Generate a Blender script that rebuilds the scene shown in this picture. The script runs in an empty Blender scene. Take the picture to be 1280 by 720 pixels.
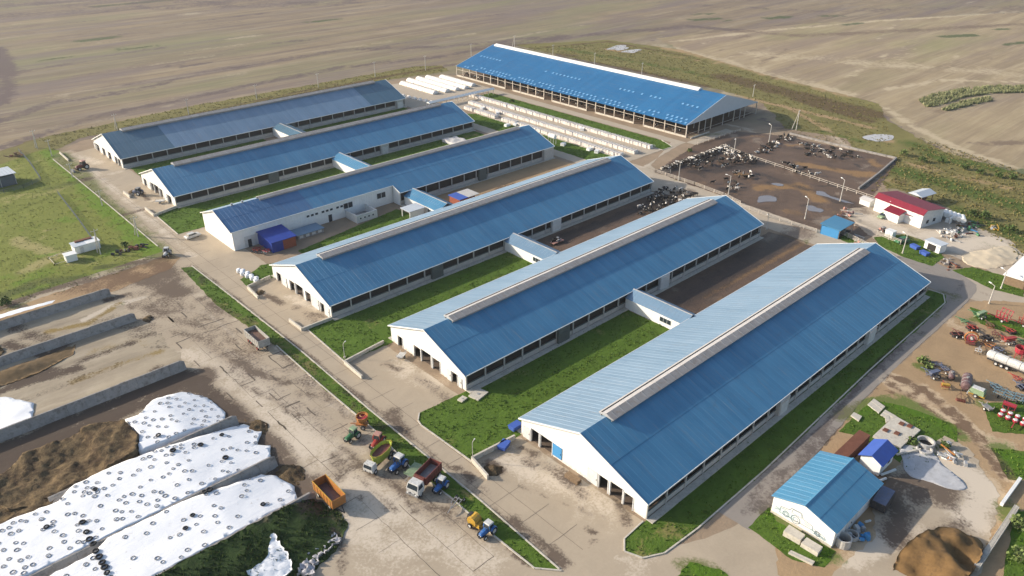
import bpy, math, random
import numpy as np
from mathutils import Vector, Matrix
from mathutils.geometry import delaunay_2d_cdt
R = math.radians
scene = bpy.context.scene
col = scene.collection
random.seed(7); rng = np.random.default_rng(7)
scene.unit_settings.scale_length = 1.2          # one unit is 1.2 m
# ---------------------------------------------------------------- camera, sky, sun, exposure
CAMH, F, YAW, PIT, ROLL = 87.84, 955.91, R(46.981), R(28.418), R(0.1585)
fw = Vector((math.cos(YAW)*math.cos(PIT), math.sin(YAW)*math.cos(PIT), -math.sin(PIT)))
r0 = fw.cross(Vector((0, 0, 1))).normalized(); u0 = r0.cross(fw)
rt = math.cos(ROLL)*r0 + math.sin(ROLL)*u0; up = -math.sin(ROLL)*r0 + math.cos(ROLL)*u0
cd = bpy.data.cameras.new('camera'); cam = bpy.data.objects.new('camera', cd); col.objects.link(cam)
cam.matrix_world = Matrix(((rt.x, up.x, -fw.x, 0), (rt.y, up.y, -fw.y, 0), (rt.z, up.z, -fw.z, CAMH), (0, 0, 0, 1)))
cd.sensor_width = 36; cd.lens = F/1280*36; cd.clip_start = 1; cd.clip_end = 20000
scene.camera = cam
SUN_EL, SUN_AZ = R(21.5), R(129)                # azimuth counted anticlockwise from +X
w = bpy.data.worlds.new('World'); scene.world = w; w.use_nodes = True
nt = w.node_tree; bg = nt.nodes['Background']
sky = nt.nodes.new('ShaderNodeTexSky'); sky.sky_type = 'NISHITA'; sky.sun_disc = False
sky.sun_elevation = SUN_EL; sky.sun_rotation = R(90)-SUN_AZ+2*math.pi
sky.air_density = 1.0; sky.dust_density = 2.0; sky.ozone_density = 1.0
nt.links.new(sky.outputs[0], bg.inputs[0]); bg.inputs[1].default_value = 0.14
sl = bpy.data.lights.new('sun', 'SUN'); sl.energy = 4.5; sl.angle = R(0.6); sl.color = (1.0, .90, .76)
so = bpy.data.objects.new('sun', sl); col.objects.link(so)
sv = Vector((math.cos(SUN_EL)*math.cos(SUN_AZ), math.cos(SUN_EL)*math.sin(SUN_AZ), math.sin(SUN_EL)))
so.rotation_euler = sv.to_track_quat('Z', 'Y').to_euler(); so.location = (0, 0, 200)
scene.view_settings.view_transform = 'Standard'; scene.view_settings.look = 'None'
scene.view_settings.exposure = 0.52; scene.view_settings.gamma = 1
scene.cycles.max_bounces = 4; scene.cycles.diffuse_bounces = 2

# ---------------------------------------------------------------- helpers
def P(px, py, z=0.0):
    d = fw + (px-640)/F*rt - (py-360)/F*up
    t = (z-CAMH)/d.z
    return (d.x*t, d.y*t)
def PP(pts, z=0): return [P(a, b, z) for a, b in pts]
def planex(px, py, x0):
    d = fw + (px-640)/F*rt - (py-360)/F*up
    t = x0/d.x
    return d.y*t, CAMH+d.z*t

def tag(o, label=None, cat=None, group=None, kind=None):
    if label: o['label'] = label
    if cat: o['category'] = cat
    if group: o['group'] = group
    if kind: o['kind'] = kind
    return o
def thing(name, label, cat, loc=(0, 0, 0), rz=0, group=None, s=1.0):
    o = bpy.data.objects.new(name, None); col.objects.link(o)
    o.location = loc; o.rotation_euler = (0, 0, rz); o.scale = (s, s, s); o.empty_display_size = .5
    return tag(o, label, cat, group)
def copy_tree(o, parent=None):
    c = o.copy(); col.objects.link(c); c.parent = parent
    for ch in kids.get(o.name, []):
        cc = copy_tree(ch, c); kids.setdefault(c.name, []).append(cc)
    return c
kids = {}

class MB:
    def __init__(s): s.v = []; s.f = []; s.m = []; s.mi = 0
    def add(s, vs, fs):
        n = len(s.v); s.v += [tuple(v) for v in vs]; s.f += [tuple(i+n for i in f) for f in fs]; s.m += [s.mi]*len(fs); return s
    def box(s, x0, y0, z0, x1, y1, z1):
        return s.add([(x0,y0,z0),(x1,y0,z0),(x1,y1,z0),(x0,y1,z0),(x0,y0,z1),(x1,y0,z1),(x1,y1,z1),(x0,y1,z1)],
                     [(0,3,2,1),(4,5,6,7),(0,1,5,4),(1,2,6,5),(2,3,7,6),(3,0,4,7)])
    def cbox(s, cx, cy, z0, lx, ly, h, rz=0, taper=1.0, tx=0, ty=0):
        c, sn = math.cos(rz), math.sin(rz); vs = []
        for k, (z, t) in enumerate(((z0, 1), (z0+h, taper))):
            for a, b in ((-1,-1),(1,-1),(1,1),(-1,1)):
                x = a*lx/2*t + (tx if k else 0); y = b*ly/2*t + (ty if k else 0)
                vs.append((cx+x*c-y*sn, cy+x*sn+y*c, z))
        return s.add(vs, [(0,3,2,1),(4,5,6,7),(0,1,5,4),(1,2,6,5),(2,3,7,6),(3,0,4,7)])
    def bar(s, a, b, wd, ht=None):
        ht = ht or wd; a = Vector(a); b = Vector(b); d = (b-a).normalized()
        ref = Vector((0,0,1)) if abs(d.z) < .95 else Vector((1,0,0))
        e = d.cross(ref).normalized()*wd/2; g = e.cross(d).normalized()*ht/2
        vs = [p+q for p in (a, b) for q in (-e-g, e-g, e+g, -e+g)]
        return s.add(vs, [(0,1,2,3),(7,6,5,4),(4,5,1,0),(5,6,2,1),(6,7,3,2),(7,4,0,3)])
    def cyl(s, a, b, ra, rb=None, n=10, cap=True):
        rb = ra if rb is None else rb; a = Vector(a); b = Vector(b); d = (b-a).normalized()
        ref = Vector((0,0,1)) if abs(d.z) < .95 else Vector((1,0,0))
        e = d.cross(ref).normalized(); g = d.cross(e)
        vs = [p+(e*math.cos(2*math.pi*i/n)+g*math.sin(2*math.pi*i/n))*r for p, r in ((a, ra), (b, rb)) for i in range(n)]
        fs = [(i, (i+1) % n, n+(i+1) % n, n+i) for i in range(n)]
        if cap: fs += [tuple(range(n-1, -1, -1)), tuple(range(n, 2*n))]
        return s.add(vs, fs)
    def rings(s, rs, closed=False, caps=True):
        n = len(rs[0]); vs = [p for r in rs for p in r]; fs = []
        m = len(rs)
        for k in range(m if closed else m-1):
            a = k*n; b = ((k+1) % m)*n
            fs += [(a+i, a+(i+1) % n, b+(i+1) % n, b+i) for i in range(n)]
        if caps and not closed: fs += [tuple(range(n-1, -1, -1)), tuple(range((m-1)*n, m*n))]
        return s.add(vs, fs)
    def torus(s, c, Rr, r, n=14, m=6, axis='z'):
        rs = []
        for i in range(n):
            a = 2*math.pi*i/n; ring = []
            for j in range(m):
                b = 2*math.pi*j/m; q = Rr+r*math.cos(b)
                p = (q*math.cos(a), q*math.sin(a), r*math.sin(b))
                if axis == 'y': p = (p[0], p[2], p[1])
                if axis == 'x': p = (p[2], p[0], p[1])
                ring.append((c[0]+p[0], c[1]+p[1], c[2]+p[2]))
            rs.append(ring)
        return s.rings(rs, closed=True)
    def prism(s, poly, axis, a0, a1):
        """poly of 2-D points, extruded along axis from a0 to a1. axis 'x': poly=(y,z); 'y': poly=(x,z); 'z': poly=(x,y)"""
        def mk(p, a): return {'x': (a, p[0], p[1]), 'y': (p[0], a, p[1]), 'z': (p[0], p[1], a)}[axis]
        n = len(poly)
        vs = [mk(p, a0) for p in poly]+[mk(p, a1) for p in poly]
        return s.add(vs, [tuple(range(n)), tuple(range(2*n-1, n-1, -1))]+[(i, n+i, n+(i+1) % n, (i+1) % n) for i in range(n)])
    def build(s, name, mat, parent=None, loc=None, smooth=False, **kw):
        me = bpy.data.meshes.new(name); me.from_pydata(s.v, [], s.f)
        mats = mat if isinstance(mat, (list, tuple)) else [mat]
        for mm in mats: me.materials.append(mm)
        if len(mats) > 1: me.polygons.foreach_set('material_index', s.m)
        me.validate(); me.update()
        import bmesh
        bm = bmesh.new(); bm.from_mesh(me); bmesh.ops.recalc_face_normals(bm, faces=bm.faces); bm.to_mesh(me); bm.free()
        if smooth: me.polygons.foreach_set('use_smooth', [True]*len(me.polygons))
        o = bpy.data.objects.new(name, me); col.objects.link(o)
        if parent: o.parent = parent; kids.setdefault(parent.name, []).append(o)
        if loc: o.location = loc
        return tag(o, **kw)
def inst(name, me, parent=None, loc=(0,0,0), rz=0, sc=(1,1,1), **kw):
    o = bpy.data.objects.new(name, me); col.objects.link(o); o.location = loc; o.rotation_euler = (0,0,rz); o.scale = sc
    if parent: o.parent = parent; kids.setdefault(parent.name, []).append(o)
    return tag(o, **kw)

# ---------------------------------------------------------------- materials
def lin(c): return tuple(c)+(1,)
class N:
    def __init__(s, name):
        s.m = bpy.data.materials.new(name); s.m.use_nodes = True; s.t = s.m.node_tree; s.b = s.t.nodes['Principled BSDF']
    def n(s, typ, **kw):
        o = s.t.nodes.new(typ)
        for k, v in kw.items(): setattr(o, k, v)
        return o
    def l(s, a, b): s.t.links.new(a, b)
    def noise(s, vec, scale, detail=4, rough=.55, dist=0):
        o = s.n('ShaderNodeTexNoise'); o.inputs['Scale'].default_value = scale; o.inputs['Detail'].default_value = detail
        o.inputs['Roughness'].default_value = rough; o.inputs['Distortion'].default_value = dist
        if vec is not None: s.l(vec, o.inputs['Vector'])
        return o.outputs['Fac']
    def mapping(s, vec, rot=(0,0,0), sc=(1,1,1)):
        o = s.n('ShaderNodeMapping'); o.inputs['Rotation'].default_value = rot; o.inputs['Scale'].default_value = sc
        s.l(vec, o.inputs['Vector']); return o.outputs[0]
    def ramp(s, fac, a, b, v0=0, v1=1):
        o = s.n('ShaderNodeMapRange'); o.inputs[1].default_value = a; o.inputs[2].default_value = b
        o.inputs[3].default_value = v0; o.inputs[4].default_value = v1; s.l(fac, o.inputs[0]); return o.outputs[0]
    def math(s, op, a, b):
        o = s.n('ShaderNodeMath', operation=op)
        for i, q in enumerate((a, b)):
            if isinstance(q, (int, float)): o.inputs[i].default_value = q
            else: s.l(q, o.inputs[i])
        return o.outputs[0]
    def mix(s, fac, a, b, blend='MIX'):
        o = s.n('ShaderNodeMix', data_type='RGBA', blend_type=blend)
        for i, q in ((0, fac), (6, a), (7, b)):
            if isinstance(q, (int, float)): o.inputs[i].default_value = q
            elif isinstance(q, (tuple, list)): o.inputs[i].default_value = lin(q)
            else: s.l(q, o.inputs[i])
        return o.outputs[2]
    def bump(s, h, st, d=.1):
        o = s.n('ShaderNodeBump'); o.inputs['Strength'].default_value = st; o.inputs['Distance'].default_value = d
        s.l(h, o.inputs['Height']); s.l(o.outputs[0], s.b.inputs['Normal'])
    def pos(s): return s.n('ShaderNodeNewGeometry').outputs['Position']
    def obj(s): return s.n('ShaderNodeTexCoord').outputs['Object']
    def rnd(s): return s.n('ShaderNodeObjectInfo').outputs['Random']
    def done(s, colr, rough=.8, spec=.3, metal=0):
        if isinstance(colr, (tuple, list)): s.b.inputs['Base Color'].default_value = lin(colr)
        else: s.l(colr, s.b.inputs['Base Color'])
        s.b.inputs['Roughness'].default_value = rough; s.b.inputs['Specular IOR Level'].default_value = spec
        s.b.inputs['Metallic'].default_value = metal
        return s.m
def scl(c, k): return tuple(min(1, v*k) for v in c)
def mat(name, c, rough=.7, var=.18, scale=.8, spec=.3, dirt=None, dirt_amt=.4, metal=0, local=False, rv=0):
    g = N(name); v = g.obj() if local else g.pos()
    n1 = g.noise(v, scale, 5); n2 = g.noise(v, scale*6.3, 3)
    k = g.math('ADD', g.math('MULTIPLY', n1, .65), g.math('MULTIPLY', n2, .35))
    cc = g.mix(g.ramp(k, .3, .7), scl(c, 1-var), scl(c, 1+var))
    if dirt: cc = g.mix(g.ramp(g.noise(v, scale*2.1, 6, .65), .5, .72, 0, dirt_amt), cc, dirt)
    if rv: cc = g.mix(g.ramp(g.rnd(), 0, 1, 0, rv), cc, scl(c, .45))
    return g.done(cc, rough, spec, metal)

def gmat(name, base, dark, light, green, scale=.25, var=.2, rough=.95, streak=None, bump=.35, fine=2.2, spec=.15, tint=None):
    """ground surface: base soil with patches taken from the sheet's 'soil' attribute (r dark mud and painted shade, g pale dust, b growth)"""
    g = N(name); p = g.pos()
    at = g.n('ShaderNodeAttribute', attribute_name='soil'); sp = g.n('ShaderNodeSeparateColor'); g.l(at.outputs['Color'], sp.inputs[0])
    big = g.noise(p, scale*.2, 5, .6); mid = g.noise(p, scale, 6, .65, .6); fin = g.noise(p, fine, 5, .7)
    k = g.math('ADD', g.math('MULTIPLY', mid, .5), g.math('ADD', g.math('MULTIPLY', fin, .25), g.math('MULTIPLY', big, .25)))
    c = g.mix(g.ramp(k, .32, .68), scl(base, 1-var), scl(base, 1+var))
    if streak:
        ang, along, across, amt = streak
        s = g.noise(g.mapping(p, (0,0,ang), (along, across, 1)), 1.0, 6, .65, .3)
        c = g.mix(g.ramp(s, .42, .62, 0, amt), c, dark)
        s2 = g.noise(g.mapping(p, (0,0,ang), (along*1.7, across*1.3, 1)), 1.0, 5, .6, .3)
        c = g.mix(g.ramp(s2, .52, .68, 0, amt), c, light)
    if tint:
        c = g.mix(g.ramp(g.noise(g.mapping(p, (0,0,streak[0]), (.004,.012,1)), 1.0, 4, .6), .48, .62, 0, .75), c, tint[0])
        c = g.mix(g.ramp(g.noise(g.mapping(p, (0,0,streak[0]+.05), (.003,.02,1)), 1.7, 5, .65), .50, .62, 0, .8), c, tint[1])
        tl = g.noise(g.mapping(p, (0,0,streak[0]), (.02,.75,1)), 1.0, 3, .6); c = g.mix(g.ramp(tl, .5, .68, 0, .3), c, dark)
        tl = g.noise(g.mapping(p, (0,0,streak[0]+.02), (.03,.5,1)), 1.3, 3, .6); c = g.mix(g.ramp(tl, .54, .70, 0, .32), c, light)
    def chan(i, colr, c, edge=.5):
        f = g.math('ADD', sp.outputs[i], g.math('MULTIPLY', g.math('SUBTRACT', g.math('ADD', g.math('MULTIPLY', mid, .55), g.math('MULTIPLY', fin, .45)), .5), 3.0))
        f = g.math('MULTIPLY', g.ramp(f, .30, .72), g.ramp(sp.outputs[i], .0, .3, 0, .92))
        return g.mix(f, c, colr)
    c = chan(1, light, c); c = chan(2, green, c); c = chan(0, dark, c)
    g.bump(g.math('ADD', mid, g.math('MULTIPLY', fin, .6)), bump, .35)
    return g.done(c, rough, spec)

M = {}
M['field'] = gmat('field_soil', (.27,.21,.135), (.125,.095,.09), (.36,.305,.215), (.08,.10,.048), scale=.045, var=.26, streak=(R(-4), .006, .085, .55), fine=.35, tint=((.205,.20,.105), (.19,.15,.135)))
M['field_east'] = gmat('stubble_field', (.355,.28,.175), (.19,.14,.10), (.47,.385,.26), (.09,.11,.05), scale=.06, var=.18, streak=(R(38), .008, .11, .5), fine=.4, tint=((.27,.25,.125), (.26,.20,.15)))
M['farmyard'] = gmat('farmyard_earth', (.30,.225,.155), (.10,.075,.055), (.46,.375,.28), (.10,.15,.035), scale=.22, var=.2)
M['concrete'] = gmat('yard_concrete', (.40,.33,.245), (.115,.085,.065), (.58,.50,.40), (.15,.16,.06), scale=.16, var=.13, bump=.12)
M['bunker_floor'] = gmat('bunker_concrete', (.38,.32,.235), (.07,.05,.04), (.52,.45,.36), (.24,.17,.06), scale=.2, var=.17, streak=(0, .03, .2, .35), bump=.15)
M['lane'] = gmat('lane_concrete', (.425,.36,.28), (.20,.155,.12), (.58,.50,.40), (.17,.17,.07), scale=.3, var=.12, bump=.1)
M['asphalt'] = gmat('worn_asphalt', (.27,.24,.21), (.12,.10,.09), (.36,.31,.25), (.13,.13,.06), scale=.3, var=.1, bump=.08)
M['grass'] = gmat('lawn_grass', (.078,.135,.018), (.045,.055,.02), (.22,.19,.07), (.075,.15,.012), scale=.35, var=.3, bump=.7)
M['meadow'] = gmat('meadow_grass', (.175,.195,.042), (.085,.10,.03), (.32,.28,.12), (.12,.20,.02), scale=.25, var=.22, bump=.7)
M['scrub'] = gmat('rough_grass', (.185,.165,.06), (.115,.078,.04), (.38,.26,.145), (.075,.115,.022), scale=.12, var=.3, bump=.8)
M['mud'] = gmat('trodden_mud', (.125,.08,.052), (.045,.032,.025), (.26,.20,.145), (.27,.155,.06), scale=.2, var=.4, rough=.6, bump=.9, spec=.35)
M['dirt'] = gmat('dry_dirt', (.36,.25,.145), (.15,.095,.06), (.52,.40,.27), (.12,.16,.04), scale=.22, var=.18)
M['kerb'] = mat('kerb_concrete', (.52,.48,.41), .9, .15, 1.2, dirt=(.2,.16,.12))
M['wallcon'] = mat('cast_concrete', (.30,.28,.26), .9, .2, .5, dirt=(.12,.095,.075), dirt_amt=.75)
M['panelcon'] = mat('precast_panel', (.47,.45,.42), .9, .1, .8, dirt=(.28,.24,.19))
M['puddle'] = N('still_water').done((.21,.195,.195), .12, .6)

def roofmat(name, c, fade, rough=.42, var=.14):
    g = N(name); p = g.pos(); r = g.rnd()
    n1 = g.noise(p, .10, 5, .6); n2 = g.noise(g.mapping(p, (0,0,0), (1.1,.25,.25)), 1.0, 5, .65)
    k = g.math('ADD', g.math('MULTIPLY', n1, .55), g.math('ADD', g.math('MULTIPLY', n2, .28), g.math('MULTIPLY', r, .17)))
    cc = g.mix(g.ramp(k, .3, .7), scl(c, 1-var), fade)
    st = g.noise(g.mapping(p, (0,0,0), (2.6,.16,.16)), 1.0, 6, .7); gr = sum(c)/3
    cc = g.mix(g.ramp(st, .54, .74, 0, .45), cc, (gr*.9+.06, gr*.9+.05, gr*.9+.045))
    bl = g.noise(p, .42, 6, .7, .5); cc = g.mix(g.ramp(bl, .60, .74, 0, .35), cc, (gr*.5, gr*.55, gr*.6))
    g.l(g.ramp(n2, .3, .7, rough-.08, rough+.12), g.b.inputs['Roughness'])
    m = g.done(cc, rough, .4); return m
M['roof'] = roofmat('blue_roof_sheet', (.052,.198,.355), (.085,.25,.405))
M['roof_lit_faded'] = roofmat('sunlit_faded_blue_sheet', (.185,.285,.385), (.23,.325,.42))  # paler copy for sun-facing slopes; sunlight as well as fading put into the colour
M['roof_mid'] = roofmat('bleached_blue_sheet', (.17,.34,.50), (.23,.40,.55))
M['roof_grey'] = roofmat('grey_blue_roof_sheet', (.155,.26,.37), (.20,.30,.41))
M['roof_teal'] = roofmat('dull_teal_roof_sheet', (.06,.15,.22), (.09,.18,.25))
M['roof_new'] = roofmat('bright_blue_roof_sheet', (.028,.165,.36), (.038,.195,.40), .4, .08)
M['roof_shop'] = roofmat('workshop_blue_sheet', (.06,.22,.37), (.085,.26,.41), .4, .08)
M['skylight'] = mat('milky_skylight', (.17,.38,.62), .4, .1)
M['white'] = mat('white_cladding', (.80,.79,.76), .6, .04, .6, dirt=(.55,.48,.40), dirt_amt=.25)
def gablemat_():
    g = N('white_gable_cladding'); p = g.pos(); sx = g.n('ShaderNodeSeparateXYZ'); g.l(p, sx.inputs[0])
    j = g.math('FRACT', g.math('MULTIPLY', sx.outputs[1], .87), 0); ln = g.math('LESS_THAN', j, .06)
    n1 = g.noise(p, .5, 5, .6); st = g.noise(g.mapping(p, (0,0,0), (1,2.2,.35)), 1.0, 6, .7)
    c = g.mix(g.ramp(n1, .35, .65), (.79,.78,.75), (.72,.71,.68)); c = g.mix(g.ramp(st, .56, .75, 0, .5), c, (.50,.43,.35))
    sp = g.math('MULTIPLY', g.ramp(sx.outputs[2], 0, 1.1, 1, 0), g.ramp(g.noise(p, 1.6, 6, .7), .40, .62)); c = g.mix(g.math('MULTIPLY', sp, .8), c, (.36,.27,.19))
    c = g.mix(g.math('MULTIPLY', ln, .22), c, (.35,.34,.33)); g.bump(ln, .3, .03)
    return g.done(c, .6, .3)
M['gable'] = gablemat_()
M['offwhite'] = mat('grey_white_cladding', (.60,.60,.58), .7, .08, .8, dirt=(.35,.32,.28))
M['trim'] = mat('white_trim', (.74,.74,.72), .6, .05)
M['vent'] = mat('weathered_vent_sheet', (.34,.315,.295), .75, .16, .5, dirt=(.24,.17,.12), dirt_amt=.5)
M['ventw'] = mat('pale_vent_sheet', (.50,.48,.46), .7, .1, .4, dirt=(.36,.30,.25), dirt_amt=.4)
M['dark'] = mat('dark_interior', (.035,.032,.03), .95, .2)
M['curtain'] = mat('grey_green_curtain', (.10,.115,.11), .9, .15)
M['barnfloor'] = mat('barn_floor', (.12,.09,.07), .95, .2)
M['galv'] = mat('galvanised_steel', (.42,.42,.42), .5, .12, 1, metal=.3)
M['rail'] = mat('pale_painted_rail', (.50,.44,.37), .7, .12, 1)
M['pole'] = mat('concrete_pole', (.52,.49,.44), .9, .08, 1)
M['wood'] = mat('old_timber', (.23,.16,.10), .9, .25, 2)
M['bluedoor'] = mat('blue_door_paint', (.06,.25,.5), .5, .08)
M['glass'] = N('dark_glass').done((.03,.04,.05), .08, .6)
M['maroon'] = mat('red_roof_sheet', (.20,.018,.035), .45, .1)
M['plastic'] = mat('white_silage_film', (.80,.82,.86), .45, .06, .7, dirt=(.60,.62,.66), dirt_amt=.5)
M['tyre'] = mat('black_rubber', (.028,.028,.03), .85, .25, 3)
M['tyregrey'] = mat('dusty_sidewall_rubber', (.27,.27,.275), .9, .3, 3, rv=.75)
M['silage'] = mat('brown_silage', (.20,.145,.075), .95, .35, .8, dirt=(.07,.045,.025), dirt_amt=.8)
M['soilpile'] = mat('ochre_grain_pile', (.17,.10,.04), .95, .3, .4, dirt=(.07,.045,.025), dirt_amt=.7)
M['sand'] = mat('pale_sand', (.56,.47,.34), .95, .12, .5)
M['ash'] = mat('grey_ash', (.45,.45,.46), .95, .15, .6, dirt=(.25,.24,.23))
M['rust'] = mat('rusty_brown_steel', (.16,.065,.04), .8, .25, .8)
M['hutch'] = mat('white_hutch_plastic', (.74,.68,.62), .55, .1, 2, rv=.28, dirt=(.42,.33,.26))
M['tunnel'] = mat('cream_film', (.80,.75,.68), .55, .06, .8, dirt=(.62,.53,.44))
M['brick'] = mat('red_brick_wall', (.30,.09,.05), .9, .25, 3)
M['navy'] = mat('ultramarine_sheet', (.02,.05,.28), .5, .15)
M['violet'] = mat('violet_blue_sheet', (.06,.12,.42), .5, .1)
def paint(name, c, rough=.5, dirt=(.17,.125,.09)): return mat(name, tuple(x*.78+.012 for x in c), rough, .2, 1.8, .4, dirt=dirt, dirt_amt=.7, local=True)
for k, c in dict(red=(.42,.03,.02), orange=(.50,.19,.035), green=(.03,.20,.07), blue=(.02,.16,.50), lime=(.42,.50,.05), yellow=(.62,.36,.03),
                 pink=(.55,.28,.22), white=(.72,.72,.70), grey2=(.46,.45,.42), grey=(.30,.30,.30), black=(.03,.03,.035), maroonp=(.20,.045,.035), brown=(.20,.10,.06),
                 palegreen=(.30,.42,.24), purple=(.16,.085,.09), slate=(.12,.15,.24), steelblue=(.16,.27,.33), crimson=(.5,.02,.05)).items():
    M['p_'+k] = paint(k+'_paint', c)

# ---------------------------------------------------------------- ground sheets with soil patches
STROKES = []
def stroke(ch, pts, wd, st=1.0, world=False):
    STROKES.append(('rgb'.index(ch), np.array(pts if world else PP(pts)), wd, st))
def soil(xy):
    out = np.zeros((len(xy), 3))
    for ch, pts, wd, st in STROKES:
        lo = pts.min(0)-wd*1.3; hi = pts.max(0)+wd*1.3
        ix = np.where((xy[:,0] > lo[0]) & (xy[:,0] < hi[0]) & (xy[:,1] > lo[1]) & (xy[:,1] < hi[1]))[0]
        if len(ix) == 0: continue
        q = xy[ix]; d = np.full(len(ix), 1e9)
        if len(pts) == 1: d = np.hypot(*(q-pts[0]).T)
        for a, b in zip(pts[:-1], pts[1:]):
            ab = b-a; t = np.clip(((q-a)@ab)/(ab@ab+1e-9), 0, 1)
            d = np.minimum(d, np.hypot(*(q-(a+t[:,None]*ab)).T))
        f = np.clip(1.25-d/wd, 0, 1)*st
        out[ix, ch] = np.maximum(out[ix, ch], f)
    return out
def set_soil(me):
    n = len(me.vertices); co = np.zeros(n*3); me.vertices.foreach_get('co', co); co = co.reshape(-1, 3)
    s = np.ones((n, 4)); s[:, :3] = soil(co[:, :2])
    a = me.color_attributes.new('soil', 'FLOAT_COLOR', 'POINT'); a.data.foreach_set('color', s.ravel())
def inpoly(x, y, poly):
    p = np.array(poly); c = np.zeros(len(x), bool); j = len(p)-1
    for i in range(len(p)):
        cond = ((p[i,1] > y) != (p[j,1] > y)) & (x < (p[j,0]-p[i,0])*(y-p[i,1])/(p[j,1]-p[i,1]+1e-12)+p[i,0])
        c ^= cond; j = i
    return c
def densify(poly, step, jit):
    out = []
    for a, b in zip(poly, poly[1:]+poly[:1]):
        L = math.dist(a, b); n = max(1, int(L/step))
        for i in range(n):
            t = i/n; out.append((a[0]+(b[0]-a[0])*t+random.uniform(-jit, jit)*(i > 0), a[1]+(b[1]-a[1])*t+random.uniform(-jit, jit)*(i > 0)))
    return out
SN = [0]
def sheet(name, poly, level, m, step=1.6, jit=.25, zf=None, label=None, kind='structure', cat=None, group=None):
    ed = densify(poly, max(.8, step*.8), jit); n = len(ed)
    e = np.array(ed); lo = e.min(0); hi = e.max(0)
    gx, gy = np.meshgrid(np.arange(lo[0]+step/2, hi[0], step), np.arange(lo[1]+step/2, hi[1], step))
    gx = gx.ravel()+rng.uniform(-.2, .2, gx.size)*step; gy = gy.ravel()+rng.uniform(-.2, .2, gy.size)*step
    k = inpoly(gx, gy, ed)
    vs = [Vector(p) for p in ed]+[Vector((a, b)) for a, b in zip(gx[k], gy[k])]
    v, _, f, *_ = delaunay_2d_cdt(vs, [(i, (i+1) % n) for i in range(n)], [tuple(range(n))], 1, 1e-4)
    SN[0] += 1; z = level*.012+(SN[0] % 23)*.0005
    me = bpy.data.meshes.new(name)
    me.from_pydata([(p.x, p.y, z+(zf(p.x, p.y) if zf else 0)) for p in v], [], [tuple(q) for q in f]); me.update()
    if len(me.polygons) and me.polygons[0].normal.z < 0: me.flip_normals()
    set_soil(me); me.materials.append(m)
    if zf: me.polygons.foreach_set('use_smooth', [True]*len(me.polygons))
    o = bpy.data.objects.new(name, me); col.objects.link(o)
    return tag(o, label, cat, group, kind)

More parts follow.
